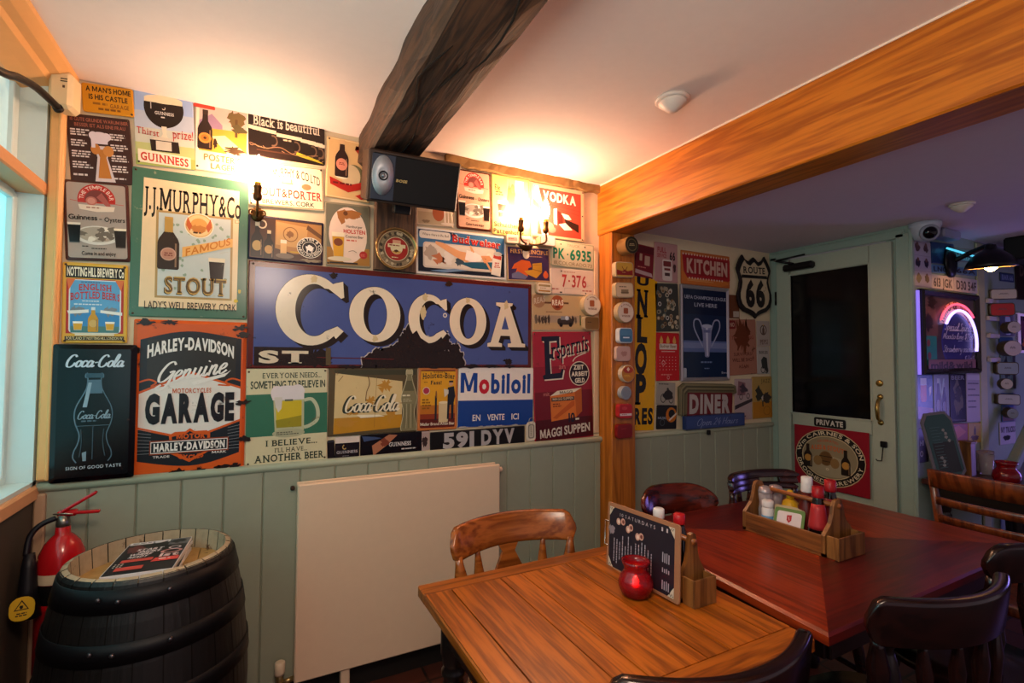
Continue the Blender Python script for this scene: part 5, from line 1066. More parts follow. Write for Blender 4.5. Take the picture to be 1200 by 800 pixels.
# ------------------------------------------------------------------ the bay beyond the door
s = S('nsheet', '#a8a0b0', rough=.4)
for j in range(3):
    s.L([(.02, .33*j+.32), (.98, .33*j+.32)], .0015, '#7c7488')
    for i, u in enumerate((.27, .72)): s.BLOT(u, .33*j+.15, .13, .09, ['#4a2c30', '#2c2438', '#5a4438'][j], i+j*3, 14, .3); s.C(u, .33*j+.08, .06, '#6a4840')
s.put('nsheet', 'tin_sign', 'pale sheet of small hat figures beside the door frame', 'sign')
s = S('nblue', '#1c3c64', rough=.4); s.BLOT(.5, .5, .3, .3, '#2c5c80', 3); s.put('nblue', 'tin_sign', 'dark blue picture behind the lamp bracket', 'sign')
for q, c, tx, lb in (('nplA', '#7c9c98', 'IJSIAT', 'greenish number plate high above the bar lamp'), ('nplB', '#5c84a8', 'LNC 7', 'bluish number plate left of the bar lamp shade'), ('nplC', '#5a7a98', '66A', 'dark blue number plate behind the bar lamp arm'), ('npl1', '#b8b0b4', '613 JGK', 'white number plate over the pub mirror, characters 613'), ('npl2', '#b8b0b4', 'D30 54F', 'white number plate over the pub mirror, beside the 613 plate')):
    s = S(q, c, rough=.3, rad=.006); s.T(tx, .08, .24, .92, .82, '#2c2430', .03, gap=.1); s.put(q, 'number_plate', lb, 'number plate', off=.002)
q = Q['mirror']
s = Sign(q[3]-.03, q[4]-.03, '#4a3c4c', th=.006, rough=.28, rad=.002)
s.PO([(.02, .1), (.22, .02), (.3, .4), (.2, .98), (.02, .98)], '#6a5058'); s.R(.03, .55, .26, .92, '#2c8890'); s.BLOT(.14, .38, .08, .10, '#2c2434', 4); s.BLOT(.2, .12, .07, .08, '#2c2028', 6, j=.5); s.C(.12, .64, .03, '#8a4858'); s.C(.13, .80, .03, '#8a4858')
s.E(.62, .48, .32, .40, '#c89c90', a0=10, a1=165); s.TC('mild & wild', .62, .48, .25, .30, 158, 22, .05, '#5a2c30', .02); s.E(.64, .62, .30, .38, '#3a3c94'); s.E(.64, .62, .27, .34, '#2c2c78')
s.SCR('Special Spirits', .40, .36, .92, .46, '#c8c8ec', .10, rise=-.01); s.SCR('Mojito lime $7.95', .36, .50, .94, .58, '#c8c8ec', .10); s.SCR('Strawberry Daiquiri', .35, .66, .97, .75, '#c8c8ec', .10); s.SCR('$7.95', .72, .80, .93, .86, '#c8c8ec', .10); s.L([(.62, .605), (.70, .60)], .003, '#c8c8ec'); s.L([(.76, .60), (.90, .595)], .003, '#c8c8ec'); s.L([(.46, .475), (.92, .465)], .003, '#c8c8ec')
s.R(.08, .85, .95, .99, '#8a6068'); s.T('mild&wild', .12, .88, .88, .97, '#2c1820', .03, gap=.04)
o = s.put('mirror', 'pub_mirror', 'lit pub mirror in dark frame with handwritten drink prices', 'mirror', off=.002)
framed(o, q[3], q[4], .03, .03, M('#181018', .25), 'dark frame')
nm = M('#b8a8ff', .4, emit=NEON); nr = M('#ff5a78', .4, emit=NEON*.6)
W, H = q[3], q[4]
MB().tube([((.64-.5)*W+.30*W*math.cos(math.radians(a)), -(.62-.5)*H+.40*H*math.sin(math.radians(a)), .02) for a in range(-15, 150, 8)], .008, nm, 8).build('neon_tube', o)
MB().tube([((.62-.5)*W+.34*W*math.cos(math.radians(a)), -(.50-.5)*H+.36*H*math.sin(math.radians(a)), .018) for a in range(35, 160, 8)], .006, nr, 8).build('neon_tube', o)
o2 = MB().box((3.205, 1.352, 1.53), (.012, .012, .46), M('#9a80ff', .4, emit=NEON*.35)).build('light_strip'); tag(o2, 'thin violet light strip down the left side of the pub mirror', 'light')
s = S('ncan', '#2c5c98', rough=.25); s.RR(.28, .1, .62, .62, '#b86a38', .3); s.R(.28, .08, .62, .24, '#c8d0d8'); s.PO([(.0, .7), (1, .78), (1, 1), (0, 1)], '#8a7080'); s.R(.72, .1, .95, .6, '#3a6cac'); s.PO([(.76, .3), (.9, .26), (.88, .4), (.8, .5)], '#c8d8e8'); s.put('ncan', 'tin_sign', 'blue sign with amber beer glass under the pub mirror', 'sign')
s = S('nbot', '#7c8494', rough=.25); s.BOTTLE(.28, .1, 1.0, .3, '#3a4050', '#8a90a0', '#c8ccd4'); s.BOTTLE(.66, .2, 1.0, .3, '#2c3040', '#787e90', '#9aa0b0'); s.PO([(.3, .1), (.5, .6), (.7, .1), (.6, .1), (.5, .4), (.4, .1)], '#a8c0c8'); s.put('nbot', 'tin_sign', 'silvery sign with two bottles under the pub mirror', 'sign')
s = S('nlan', '#14121a', rough=.2); s.BLOT(.5, .5, .26, .34, '#6a6458', 5); s.BLOT(.5, .42, .18, .16, '#3c3834', 6); s.T('BEER', .1, .04, .9, .12, '#8a8a9c', .02); s.L([(.1, .94), (.9, .96)], .004, '#6a6470'); s.put('nlan', 'tin_sign', 'black sign with pale ornament under the pub mirror', 'sign', off=.001)
s = S('ncal', '#a89cac', rough=.35)
for j in range(5): s.ROWS(.1, .2+.12*j, .92, .25+.12*j, 1, '#3c3440', .4, seed=j)
s.R(.05, .04, .95, .14, '#c0b8c8'); s.put('ncal', 'tin_sign', 'white calendar style sign under the pub mirror', 'sign')
s = S('nora', '#8a3018', rough=.35); s.PO([(.1, .3), (.5, .1), (.9, .5), (.4, .9)], '#b05a28'); s.put('nora', 'tin_sign', 'orange red sign low behind the slate menu', 'sign')
s = S('nyel', '#b08c1c', rough=.35); s.BOTTLE(.45, .1, .6, .15, '#4a3414', None); s.BLOT(.45, .75, .26, .14, '#4a2c1c', 3); s.put('nyel', 'tin_sign', 'yellow sign low on the bay wall', 'sign')
s = S('nblk', '#0c0b10', rough=.35); s.T('HI', .3, .36, .6, .5, '#b8b4b8', .04); s.T('O', .3, .66, .55, .82, '#b8b4b8', .04); s.put('nblk', 'tin_sign', 'black sign with pale letters beside the door frame', 'sign')
for q, c, d, rn, lb in (('s1', '#b8b0b0', .04, False, 'cream badge at the top of the second badge column'), ('s2', '#a82830', .04, False, 'red badge in the second badge column'), ('s3', '#a8a0b0', .10, .042, 'round black and white badge sticking far out'), ('s4', '#b0a4b8', .10, .055, 'large round pale badge sticking far out'), ('s5', '#8490a8', .05, False, 'pale blue rectangular badge beside the green dragon sign'), ('s6', '#b0a8a8', .05, .038, 'small round badge below the pale blue one'), ('s7', '#a8a8b8', .05, False, 'white rectangular badge beside the blue scene'), ('s8', '#7c8498', .07, .036, 'round grey badge, lowest of the second column')):
    o = tin(q, c, lambda s: (s.ROWS(.3, .4, .7, .55, 2, '#4a4450', align='c')), lb, d=d*.6, rnd=(rn*.9 if rn else rn), ring='#4a3c2c', off=.034)
    o.matrix_world = Matrix.Translation(o.matrix_world.translation) @ Matrix.Rotation(math.radians(-38), 4, 'Z') @ o.matrix_world.to_3x3().to_4x4()
for z in (1.755, 1.645, 1.535, 1.385): tag(MB().box((4.14, 1.352, z), (.14, .02, .028), M('#b8b0c0', .5), bev=.003).build('shelf_strip'), 'short white shelf strip between the badges past the pub mirror', 'shelf', 'white strips between the badges')
s = S('rpic', '#5c5c78', rough=.2); s.RR(.35, .05, .65, .4, '#d84048', .3); s.RR(.35, .38, .7, .95, '#b8c4e0', .2); s.put('rpic', 'tin_sign', 'sign with a red and white can past the badges', 'sign')
s = S('rblu', '#1c4470', rough=.35); s.put('rblu', 'tin_sign', 'small plain blue sign past the badges', 'sign')
s = S('rgrn', '#5c7468', rough=.4); s.BLOT(.4, .5, .18, .26, '#1c2420', 5, j=.5); s.RING(.4, .5, .38, .42, .08, '#3c5448'); s.R(.78, .02, .98, .98, '#3c3840'); s.put('rgrn', 'tin_sign', 'green sign with a black beast in a circle', 'sign')
s = S('rsce', '#3c5c90', rough=.3); s.R(.02, .5, .8, .98, '#7c6468'); s.BLOT(.4, .6, .2, .15, '#2c2430', 3); s.R(.82, 0, 1, 1, '#8a8498'); s.put('rsce', 'tin_sign', 'blue cowboy scene sign above the truck sign', 'sign')
s = S('rtru', '#b8b0c0', rough=.35); s.T('MY TRUCKS', .06, .22, .96, .46, '#1c1820', .05); s.BLOT(.42, .7, .22, .12, '#1c1820', 3, j=.3); s.put('rtru', 'tin_sign', 'white truck sign with black print at the foot of the column', 'sign')
q = Q['rneo']
s = Sign(q[3], q[4], '#3c2c4c', th=.01, rough=.1); s.BLOT(.5, .4, .3, .3, '#6a3a5c', 3); s.BLOT(.6, .75, .3, .14, '#b06040', 4); o = s.put('rneo', 'framed_picture', 'picture in a glowing pink violet frame at the far right', 'picture', off=.002)
framed(o, q[3], q[4], .018, .02, M('#c8a8e8', .4, emit=NEON*.12), 'glowing frame')
s = S('rpl', '#38486c', rough=.3); s.T('BAR 66', .1, .25, .9, .8, '#8a98b8', .03); s.put('rpl', 'number_plate', 'dark blue plate under the black ceiling beam', 'number plate')
s = S('rdrk', '#2a1c1c', rough=.4); s.T('D', .3, .2, .6, .45, '#6a5a48', .03); s.put('rdrk', 'tin_sign', 'dark brown sign below the black ceiling beam', 'sign')

# ------------------------------------------------------------------ lamps and fittings
BRASS = M('#5a3c1c', .35, metal=.8); BULBM = M('#ffc79e', .3, emit=BULB)
def bulb_prof(h=.095, r=.018): return [(.007, 0), (.010, .01), (r*.9, h*.28), (r, h*.42), (r*.85, h*.62), (r*.5, h*.82), (r*.15, h*.97), (.001, h)]
def candle(t, x, y, z):
    MB().lathe([(.006, -.05), (.014, -.045), (.017, -.03), (.013, -.02), (.0135, .0), (.016, .004), (.016, .008), (.0105, .01)], BRASS, (x, y, z), n=14).build('candle_socket', t)
    MB().lathe([(.0115, 0), (.0115, .014)], M('#c8922c', .4, metal=.5), (x, y, z+.01), n=14).build('collar', t)
    return MB().lathe([(r*1.15, q*1.12) for r, q in bulb_prof()], BULBM, (x, y, z+.024), n=16).build('bulb', t)
t = thing('wall_lamp', 'single candle wall lamp with glowing bulb over the cream stout and porter sign', 'lamp', (-.002, 2.19, 1.94))
MB().lathe([(.030, -.004), (.030, .004), (.024, .010), (.012, .014)], BRASS, (0, 0, .0), (0, -1, 0), 18, sx=.8).build('backplate', t)
b = MB(); b.tube(crom([(0, -.01, 0), (0, -.05, -.02), (0, -.075, .0), (0, -.075, .05)], 6), .005, BRASS, 8)
for sx in (-1, 1): b.tube(crom([(0, -.03, -.005), (sx*.014, -.03, .010), (sx*.027, -.03, .006), (sx*.027, -.03, -.008), (sx*.018, -.03, -.010)], 5), .003, BRASS, 6)
b.build('arm', t); candle(t, 0, -.075, .083)
t = thing('wall_lamp', 'twin candle wall lamp with two glowing bulbs in front of the vodka sign', 'lamp', (1.219, 2.19, 1.985))
MB().lathe([(.042, -.004), (.042, .004), (.03, .010), (.014, .016)], BRASS, (0, 0, -.02), (0, -1, 0), 18).build('backplate', t)
for sx, dx in ((-1, -.068), (1, .075)):
    MB().tube(crom([(0, -.012, -.02), (dx*.4, -.05, -.035), (dx, -.075, -.02), (dx, -.075, .03)], 6), .005, BRASS, 8).build('arm', t)
    candle(t, dx, -.075, .072 if sx > 0 else .062)
# loudspeaker on its bracket
t = thing('loudspeaker', 'black loudspeaker hanging under the old beam, silver cone at its left end', 'loudspeaker', (.556, 1.985, 2.106), 0); t.rotation_euler = (math.radians(20), math.radians(0), math.radians(-3))
w, h, d = .366, .196, .18
MB().box((0, 0, 0), (w, d, h), M('#3b2a20', .5), bev=.006).build('cabinet', t)
MB().box((.005, -d/2-.004, -.002), (w-.022, .012, h-.022), M('#0b0a0c', .7), bev=.004).build('grille', t)
MB().box((-w/2+.057, -d/2-.0095, -.002), (.088, .004, h-.028), M('#2c3444', .45), bev=.001).build('baffle', t)
b = MB(); b.lathe([(.036, .001), (.038, .004), (.014, .002), (.008, .001)], M('#b4b6bc', .4, metal=.3), (-w/2+.055, -d/2-.011, .005), (0, -1, 0), 28, sx=1.08, sy=1.95); b.build('tweeter_cone', t)
b = MB(); b.lathe([(.018, .0), (.018, .006), (.013, .007), (.013, .003)], M('#16161a', .4), (-w/2+.057, -d/2-.012, .005), (0, -1, 0), 20, caps=False); b.lathe([(.009, .0), (.007, .008), (.001, .010)], M('#9a9ca4', .3, metal=.7), (-w/2+.057, -d/2-.012, .005), (0, -1, 0), 16); b.build('tweeter_plug', t)
lg = Sign(.05, .012, '#15130f', th=.001, bev=.0002, rad=.001); lg.T('BOSE', .06, .1, .94, .9, '#c8a868', .04, True, shear=.2); o = lg.mb.build('badge', t); o.location = (-.055, -d/2-.0105, -.006); o.rotation_euler = (PI/2, 0, 0)
b = MB(); b.box((-.02, .03, -h/2-.02), (.07, .06, .04), M('#0c0b0c', .5), bev=.004); b.box((-.02, .10, -h/2-.012), (.03, .16, .014), M('#0c0b0c', .5)); b.build('bracket', t)
# alarm sensor and cable
t = thing('motion_sensor', 'cream plastic sensor box high in the window corner', 'sensor', (-.586, 2.15, 2.258), math.radians(-8))
IV = M('#e0cba0', .4, var=.02)
MB().box((0, 0, 0), (.066, .075, .125), IV, bev=.012).build('housing', t); b = MB()
for z in (.034, .026): b.box((.012, -.0385, z), (.018, .002, .003), M('#4a3a2c', .5))
b.box((.012, -.0385, .008), (.006, .002, .008), M('#5a4030', .5)); b.build('markings', t)
P = crom([(-.62, 1.50, 2.07), (-.60, 1.725, 2.109), (-.60, 1.825, 2.145), (-.60, 1.941, 2.177), (-.597, 2.03, 2.188), (-.588, 2.09, 2.185)], 6)
b = MB(); b.tube(P, .011, M('#17120f', .45), 10); b.lathe([(.014, 0), (.014, .012)], M('#17120f', .45), P[-1], (.1, .6, -.25), 12); tag(b.build('flexible_cable'), 'thick black cable curving from the window to the sensor box', 'cable')
# ceiling detectors
def detector(x, y, z, lab, s=1):
    t = thing('ceiling_detector', lab, 'detector', (x, y, z)); Wt = M('#ddd0c6', .4, var=.02)
    MB().lathe([(.062*s, 0), (.062*s, -.008*s), (.056*s, -.012*s)], Wt, n=28).build('base', t)
    MB().lathe([(.052*s, -.011*s), (.050*s, -.020*s), (.018*s, -.046*s), (.010*s, -.050*s)], Wt, n=28).build('cone', t)
detector(1.353, 1.317, 2.337, 'white cone shaped detector on the warm ceiling by the oak beam')
detector(2.965, 1.067, 2.119, 'small pale detector on the low dark ceiling', .8)
# dome camera
t = thing('security_camera', 'white dome security camera at the corner above the green door', 'camera', (3.20, 1.31, 2.118))
CW = M('#b4b8c8', .35, var=.02)
MB().lathe([(.072, 0), (.072, -.02), (.065, -.034), (.060, -.06), (.046, -.085), (.023, -.096), (.003, -.099)], CW, n=28).build('housing', t)
dv = Vector((-.75, -.66, -.28)).normalized()
MB().lathe([(.044, -.002), (.044, .012), (.036, .016)], M('#8c90a0', .35), tuple(Vector((0, 0, -.048))+dv*.052), tuple(dv), 22).build('lens_ring', t)
MB().lathe([(.034, 0), (.026, .010), (.012, .016), (.001, .018)], M('#08080c', .08), tuple(Vector((0, 0, -.048))+dv*.066), tuple(dv), 22).build('lens', t)
o = MB().box((3.47, 1.325, 2.092), (.20, .07, .05), M('#8c94ac', .5), bev=.008).build('junction_box'); tag(o, 'pale grey box on the wall beside the dome camera', 'box')
o = MB().tube([(3.50, 1.33, 2.020), (3.93, 1.33, 2.005)], .006, M('#58d0f0', .4, emit=NEON*.5), 8).build('light_strip'); tag(o, 'thin cyan light strip above the number plates', 'light')
# bar lamp over the pub mirror
t = thing('swan_neck_lamp', 'black wall lamp with dome shade glowing underneath, above the pub mirror', 'lamp', (3.589, 1.355, 1.955)); BK2 = M('#0c0a0c', .4)
MB().lathe([(.070, 0), (.070, .012), (.050, .020), (.02, .03)], BK2, (0, 0, 0), (0, -1, 0), 20, sy=1.35).build('backplate', t)
MB().tube(crom([(0, -.02, 0), (.0, -.10, .035), (-.04, -.18, .05), (-.06, -.21, .04)], 6), .014, BK2, 10).build('arm', t)
ax = Vector((.10, .04, -1)).normalized(); ctr = Vector((-.068, -.205, .03))
MB().lathe([(.022, -.02), (.026, .0), (.034, .008), (.052, .018), (.082, .045), (.102, .078), (.110, .105), (.106, .105), (.097, .078), (.077, .047), (.048, .022), (.0, .016)], BK2, tuple(ctr), tuple(ax), 32, caps=False).build('shade', t)
MB().lathe([(.0, .019), (.047, .024), (.076, .049), (.096, .079), (.105, .103)], M('#e8c898', .5), tuple(ctr), tuple(ax), 32, caps=False).build('shade_lining', t)
MB().lathe([(.014, .02), (.022, .05), (.030, .085), (.026, .108), (.012, .122), (.001, .126)], M('#ffc070', .3, emit=BULB*.10), tuple(ctr), tuple(ax), 16).build('bulb', t)

# ------------------------------------------------------------------ radiator
t = thing('radiator', 'cream panel radiator on the sage boarding', 'radiator', (.60, 2.13, 0)); RC = M('#e2c4a6', .42, var=.03)
MB().box((0, -.022, .4985), (.876, .016, .757), RC, bev=.005).build('front_panel', t)
MB().box((0, .034, .4985), (.87, .012, .75), RC, bev=.004).build('rear_panel', t)
b = MB()
for i in range(30): b.box((-.42+.029*i, .006, .862), (.016, .05, .006), RC)
for y in (-.018, .028): b.box((0, y, .868), (.876, .008, .016), RC, bev=.002)
b.build('top_grille', t)
for sx in (-1, 1): MB().box((sx*.434, .006, .4985), (.006, .062, .73), RC, bev=.002).build('side_cover', t)
for x in (-.247, .25): MB().box((x, .0, .06), (.036, .035, .12), RC, bev=.004).build('foot', t)
MB().lathe([(.012, 0), (.012, .022), (.008, .026)], RC, (.438, .004, .845), (1, 0, 0), 12).build('bleed_plug', t)
b = MB(); b.lathe([(.017, 0), (.019, .01), (.019, .045), (.012, .05)], M('#d8c4a8', .4), (-.487, .0, .155), n=16); b.build('valve_cap', t)
b = MB(); b.lathe([(.013, 0), (.013, .05), (.009, .06)], M('#a89060', .3, metal=.8), (-.487, .0, .095), n=12); b.tube([(-.487, 0, .12), (-.43, 0, .13)], .010, M('#a89060', .3, metal=.8), 10); b.tube([(-.487, 0, .1), (-.487, 0, 0)], .0075, M('#8a6a48', .3, metal=.6), 8); b.build('valve', t)
o = MB().box((.147, 2.168, .852), (.016, .022, .016), M('#3a2418', .6), bev=.004).build('wall_clip'); tag(o, 'tiny dark clip on the boarding at the upper left of the radiator', 'clip')

# ------------------------------------------------------------------ barrel, magazines, extinguisher
t = thing('barrel', 'dark wooden barrel with pale rim and lid, standing in the window corner', 'barrel', (-.252, 1.79, 0))
ST = WOOD('#0e0a0a', '#060505', 'z', .5, 1.3, bump=.4); IRON = M('#0b0a0f', .5, metal=.3, var=.3); RIM = M('#a8967a', .7, var=.3, wear=.45, rust='#5a3c22'); HEAD = M('#a8854e', .7, var=.3, wear=.3, rust='#4a3018')
rad = lambda z: .203+.052*(1-((z-.40)/.40)**2)
n = 24
for k in range(n):
    a0, a1 = 2*PI*k/n+.006, 2*PI*(k+1)/n-.006; vs = []; fs = []; zs = [.005, .1, .2, .3, .4, .5, .6, .7, .79, .80]; b = MB() if k == 0 else b
    for z in zs:
        r = rad(z)-(.004 if z == .80 else 0)
        for q in range(4): a = a0+(a1-a0)*q/3; vs.append((r*math.cos(a), r*math.sin(a), z))
    for i in range(len(zs)-1):
        for q in range(3): fs.append((i*4+q, i*4+q+1, (i+1)*4+q+1, (i+1)*4+q))
    b.add(vs, fs, ST)
b.lathe([(rad(z)-.004, z) for z in (.005, .1, .2, .3, .4, .5, .6, .7, .79)], M('#0c0908', .8), n=48, caps=False); b.build('body', t)
b = MB()
for k in range(n):
    a0, a1 = 2*PI*k/n+.008, 2*PI*(k+1)/n-.008; vs = []
    for r, z in ((.2015, .797), (.186, .803), (.181, .742)):
        for a in (a0, (a0+a1)/2, a1): vs.append((r*math.cos(a), r*math.sin(a), z+.001*math.sin(k*7)))
    b.add(vs, [(0, 1, 4, 3), (1, 2, 5, 4), (3, 4, 7, 6), (4, 5, 8, 7)], RIM)
b.build('rim', t)
b = MB()
for k in range(5):
    x0, x1 = -.183+.0732*k+.001, -.183+.0732*(k+1)-.001
    P = [(x0+(x1-x0)*i/6) for i in range(7)]; Y = [math.sqrt(max(.185**2-x*x, 1e-5)) for x in P]
    b.prism(list(zip(P, [-y for y in Y]))+list(zip(P[::-1], Y[::-1])), .728, .745, HEAD)
b.build('lid', t)
for z, hh in ((.755, .055), (.635, .05), (.50, .045), (.27, .045), (.12, .05), (.03, .05)):
    b = MB(); b.lathe([(rad(z-hh/2)+.001, z-hh/2), (rad(z-hh/2)+.0035, z-hh/2), (rad(z+hh/2)+.0035, z+hh/2), (rad(z+hh/2)+.001, z+hh/2)], IRON, n=48, caps=False)
    hp = b.build('hoop', t)
    for a in (-1.95, -1.25, -1.75): MB().lathe([(.0065, 0), (.005, .0035), (.001, .005)], M('#5a5458', .35, metal=.8), ((rad(z)+.003)*math.cos(a), (rad(z)+.003)*math.sin(a), z+.008*math.sin(a*9)), (math.cos(a), math.sin(a), 0), 8).build('rivet', hp)
def mag(i, x, y, z, rz, cov, lab, art=True):
    s = Sign(.165, .262, '#d8d2d4', th=.009, rad=.002, bev=.0006, rough=.35)
    s.R(.01, .007, .99, .993, cov)
    if art:
        s.R(.02, .01, .66, .09, '#c8c2c4'); s.ROWS(.06, .03, .6, .075, 1, '#5a5458'); s.PO([(.68, .01), (.99, .01), (.99, .22), (.66, .2)], '#5a5c60'); s.BLOT(.83, .1, .13, .06, '#1c1e22', 4); s.BLOT(.5, .4, .3, .28, '#0c0c0e', 6); s.BLOT(.18, .25, .14, .12, '#5c2c2c', 8)
        for k, (a, bb, l) in enumerate(((.22, .62, 'START'), (.27, .60, 'SMOKE'), (.16, .50, 'WHERE'), (.18, .46, 'READY'))): s.T(l, a, .26+.075*k, bb, .315+.075*k, '#d8cccc', .03, shear=.2)
        s.R(.12, .58, .58, .66, '#c04438'); s.PO([(.62, .62), (.98, .62), (.98, .73), (.58, .73)], '#c84038'); s.ROWS(.68, .65, .94, .70, 1, '#e0c8c4'); s.RING(.80, .44, .17, .06, .3, '#c88880'); s.T('1st', .66, .50, .95, .60, '#d8b8b4', .03); s.RING(.82, .33, .10, .05, .3, '#c8b8b8'); s.R(.13, .80, .52, .90, '#c0483c')
        for k in range(9): s.C(.08+.05*(k % 3), .70+.04*(k//3), .016, '#c8beb0'); s.k -= 1
    o = s.mb.build('magazine'); o.location = (x, y, z); o.rotation_euler = (0, 0, rz); tag(o, lab, 'magazine', 'magazines on the barrel')
mag(0, -.262, 1.80, .7465, -.10, '#c8c4c8', 'white edged magazine at the bottom of the pile on the barrel', False)
mag(1, -.258, 1.804, .7565, -.05, '#2c2830', 'dark magazine second from the bottom on the barrel', False)
mag(2, -.262, 1.806, .7665, -.12, '#6a6468', 'grey magazine directly beneath the top one on the barrel', False)
mag(3, -.260, 1.808, .7765, -.08, '#1a1a1e', 'black and red magazine lying on top of the pile on the barrel')
t = thing('fire_extinguisher', 'red fire extinguisher with cream and black bands behind the barrel', 'fire extinguisher', (-.525, 2.06, .30))
RD = M('#b01018', .25, coat=.6, var=.03)
MB().lathe([(.052, 0), (.058, .006), (.060, .02), (.060, .42), (.056, .455), (.044, .485), (.028, .505), (.020, .512), (.018, .535)], RD, n=28).build('cylinder', t)
MB().lathe([(.0608, .375), (.0608, .405)], M('#cbb99a', .5), n=28, caps=False).build('band', t)
MB().lathe([(.0608, .315), (.0608, .374)], M('#0c0b0d', .4), n=28, caps=False).build('band', t)
b = MB().lathe([(.0608, .10), (.0608, .30)], M('#8a1016', .4), n=28, caps=False); b.build('label_panel', t)
b = MB(); b.lathe([(.017, .53), (.019, .545), (.015, .57)], M('#8a8478', .3, metal=.9), n=14); b.box((.01, 0, .575), (.05, .022, .02), RD, bev=.005); b.build('valve', t)
b = MB(); b.box((.048, -.006, .574), (.09, .016, .010), RD, rot('Y', math.radians(3)), bev=.003); b.build('carry_handle', t)
b = MB(); b.box((.040, -.006, .608), (.10, .018, .010), RD, rot('Y', math.radians(-32)), bev=.003); b.build('lever', t)
b = MB(); b.tube([(-.022, -.01, .577), (.012, -.03, .58), (.03, -.032, .577)], .0025, M('#b0a898', .3, metal=.9), 6); b.build('safety_pin', [c for c in t.children if c.name.startswith('valve')][0])
HB = M('#0e0d14', .45)
b = MB(); b.tube(crom([(-.015, -.01, .565), (-.05, -.02, .55), (-.07, -.03, .52), (-.072, -.045, .47)], 6), .008, HB, 10); b.build('hose', t)
b = MB(); b.lathe([(.013, 0), (.018, .04), (.022, .10), (.034, .185)], HB, (-.066, -.040, .475), (.03, -.12, -1), 20, sx=1.0); b.build('discharge_horn', t)
s = Sign(.055, .066, '#c8a018', th=.001, bev=.0003, rad=.024); s.PO([(.48, .12), (.78, .55), (.18, .55)], '#15120c'); s.PO([(.48, .2), (.71, .51), (.25, .51)], '#c8a018'); s.BLOT(.48, .42, .07, .08, '#15120c', 3); s.ROWS(.2, .66, .8, .84, 2, '#15120c', align='c')
o = s.mb.build('horn_label', t); o.location = (-.060, -.100, .335); o.rotation_euler = (math.radians(82), 0, math.radians(8))

# ------------------------------------------------------------------ tables
OT = WOOD('#a85a14', '#74380a', 'y', .34, 2.0, bump=.1, fig=.4); OTX = WOOD('#a45814', '#703608', 'x', .34, 2.0, bump=.1, fig=.4); DK = M('#1c1210', .3, coat=.3, var=.15)
t = thing('oak_table', 'light oak plank table with dark turned legs', 'table', (.768, 1.0, 0))
b = MB(); xs = [.412, .485, .633, .701, .853, .922, 1.053, 1.127]
for i in range(7):
    b.box(((xs[i]+xs[i+1])/2-.768, 1.008-1.0, .735), (xs[i+1]-xs[i]-.004, .532, .030), OT)
for y, w in ((1.306, .060), (.712, .060)): b.box((0, y-1.0, .735), (.715, w, .030), OTX, bev=.003)
for x in (.417, 1.122): b.box((x-.768, .008, .7335), (.012, .652, .031), OT, bev=.005)
b.box((0, .008, .7235), (.69, .62, .006), M('#0c0705', .9)); b.build('tabletop', t)
for c, d in (((0, .265, .675), (.60, .02, .09)), ((0, -.25, .675), (.60, .02, .09)), ((-.30, .008, .675), (.02, .51, .09)), ((.30, .008, .675), (.02, .51, .09))): MB().box(c, d, DK, bev=.003).build('apron', t)
tl = [(.028, 0), (.034, .03), (.026, .06), (.024, .10), (.033, .16), (.040, .26), (.044, .38), (.040, .47), (.028, .52), (.024, .535), (.032, .545), (.032, .555), (.024, .565), (.030, .575), (.030, .585), (.034, .60), (.034, .71)]
for sx, sy in ((-1, 1), (1, 1), (-1, -1), (1, -1)): MB().lathe(tl, DK, (sx*.285, .008+sy*.24, 0), n=20).build('leg', t)
# mahogany table: four veneer fields meeting at the middle
MHX = WOOD('#5c140b', '#3e0b07', 'x', .3, 1.6, bump=.05, isl=False, fig=.3); MHY = WOOD('#8c300e', '#641d08', 'y', .3, 1.6, bump=.05, isl=False, fig=.3)
t = thing('mahogany_table', 'dark red mahogany table with quartered veneer top', 'table', (1.75, 1.06, 0))
cn = [(1.150, .667), (2.330, .672), (2.335, 1.462), (1.205, 1.460)]; cn = [(x-1.75, y-1.06) for x, y in cn]; ctr = (-.005+.02, .0)
b = MB()
z = .760
for i, m in enumerate((MHX, MHY, MHX, MHY)):
    a, c2 = cn[i], cn[(i+1) % 4]; ins = lambda p: (p[0]*.985+ctr[0]*.015, p[1]*.985+ctr[1]*.015)
    A, C2 = ins(a), ins(c2)
    b.add([(*A, z), (*C2, z), (*ctr, z)], [(0, 1, 2)], m)
    b.add([(*A, z), (*C2, z), (*c2, z-.006), (*a, z-.006)], [(0, 1, 2, 3)], m); b.add([(*a, z-.006), (*c2, z-.006), (*c2, z-.026), (*a, z-.026)], [(0, 1, 2, 3)], m)
b.add([(*p, z-.026) for p in cn], [(0, 1, 2, 3)], DK); b.build('tabletop', t)
for c, d in (((0, .34, .69), (1.0, .02, .088)), ((0, -.33, .69), (1.0, .02, .088)), ((-.50, 0, .69), (.02, .66, .088)), ((.52, 0, .69), (.02, .66, .088))): MB().box(c, d, DK, bev=.003).build('apron', t)
for x, y in ((-.49, .33), (.51, .33), (-.125, -.27), (.47, -.27)): MB().lathe([(q*1.0, h*1.03) for q, h in tl], DK, (x, y, 0), n=20).build('leg', t)
# bay table
t = thing('bay_table', 'dark table in the bay under the pub mirror', 'table', (3.76, 1.03, 0)); BT = WOOD('#4a2018', '#2c120e', 'x', .3, 1.2)
MB().box((0, 0, .735), (1.20, .62, .03), BT, bev=.006).build('tabletop', t); MB().box((0, 0, .67), (1.1, .5, .10), DK, bev=.003).build('apron', t)
for sx, sy in ((-1, 1), (1, 1), (-1, -1), (1, -1)): MB().lathe(tl, DK, (sx*.45, sy*.27, 0), n=16).build('leg', t)

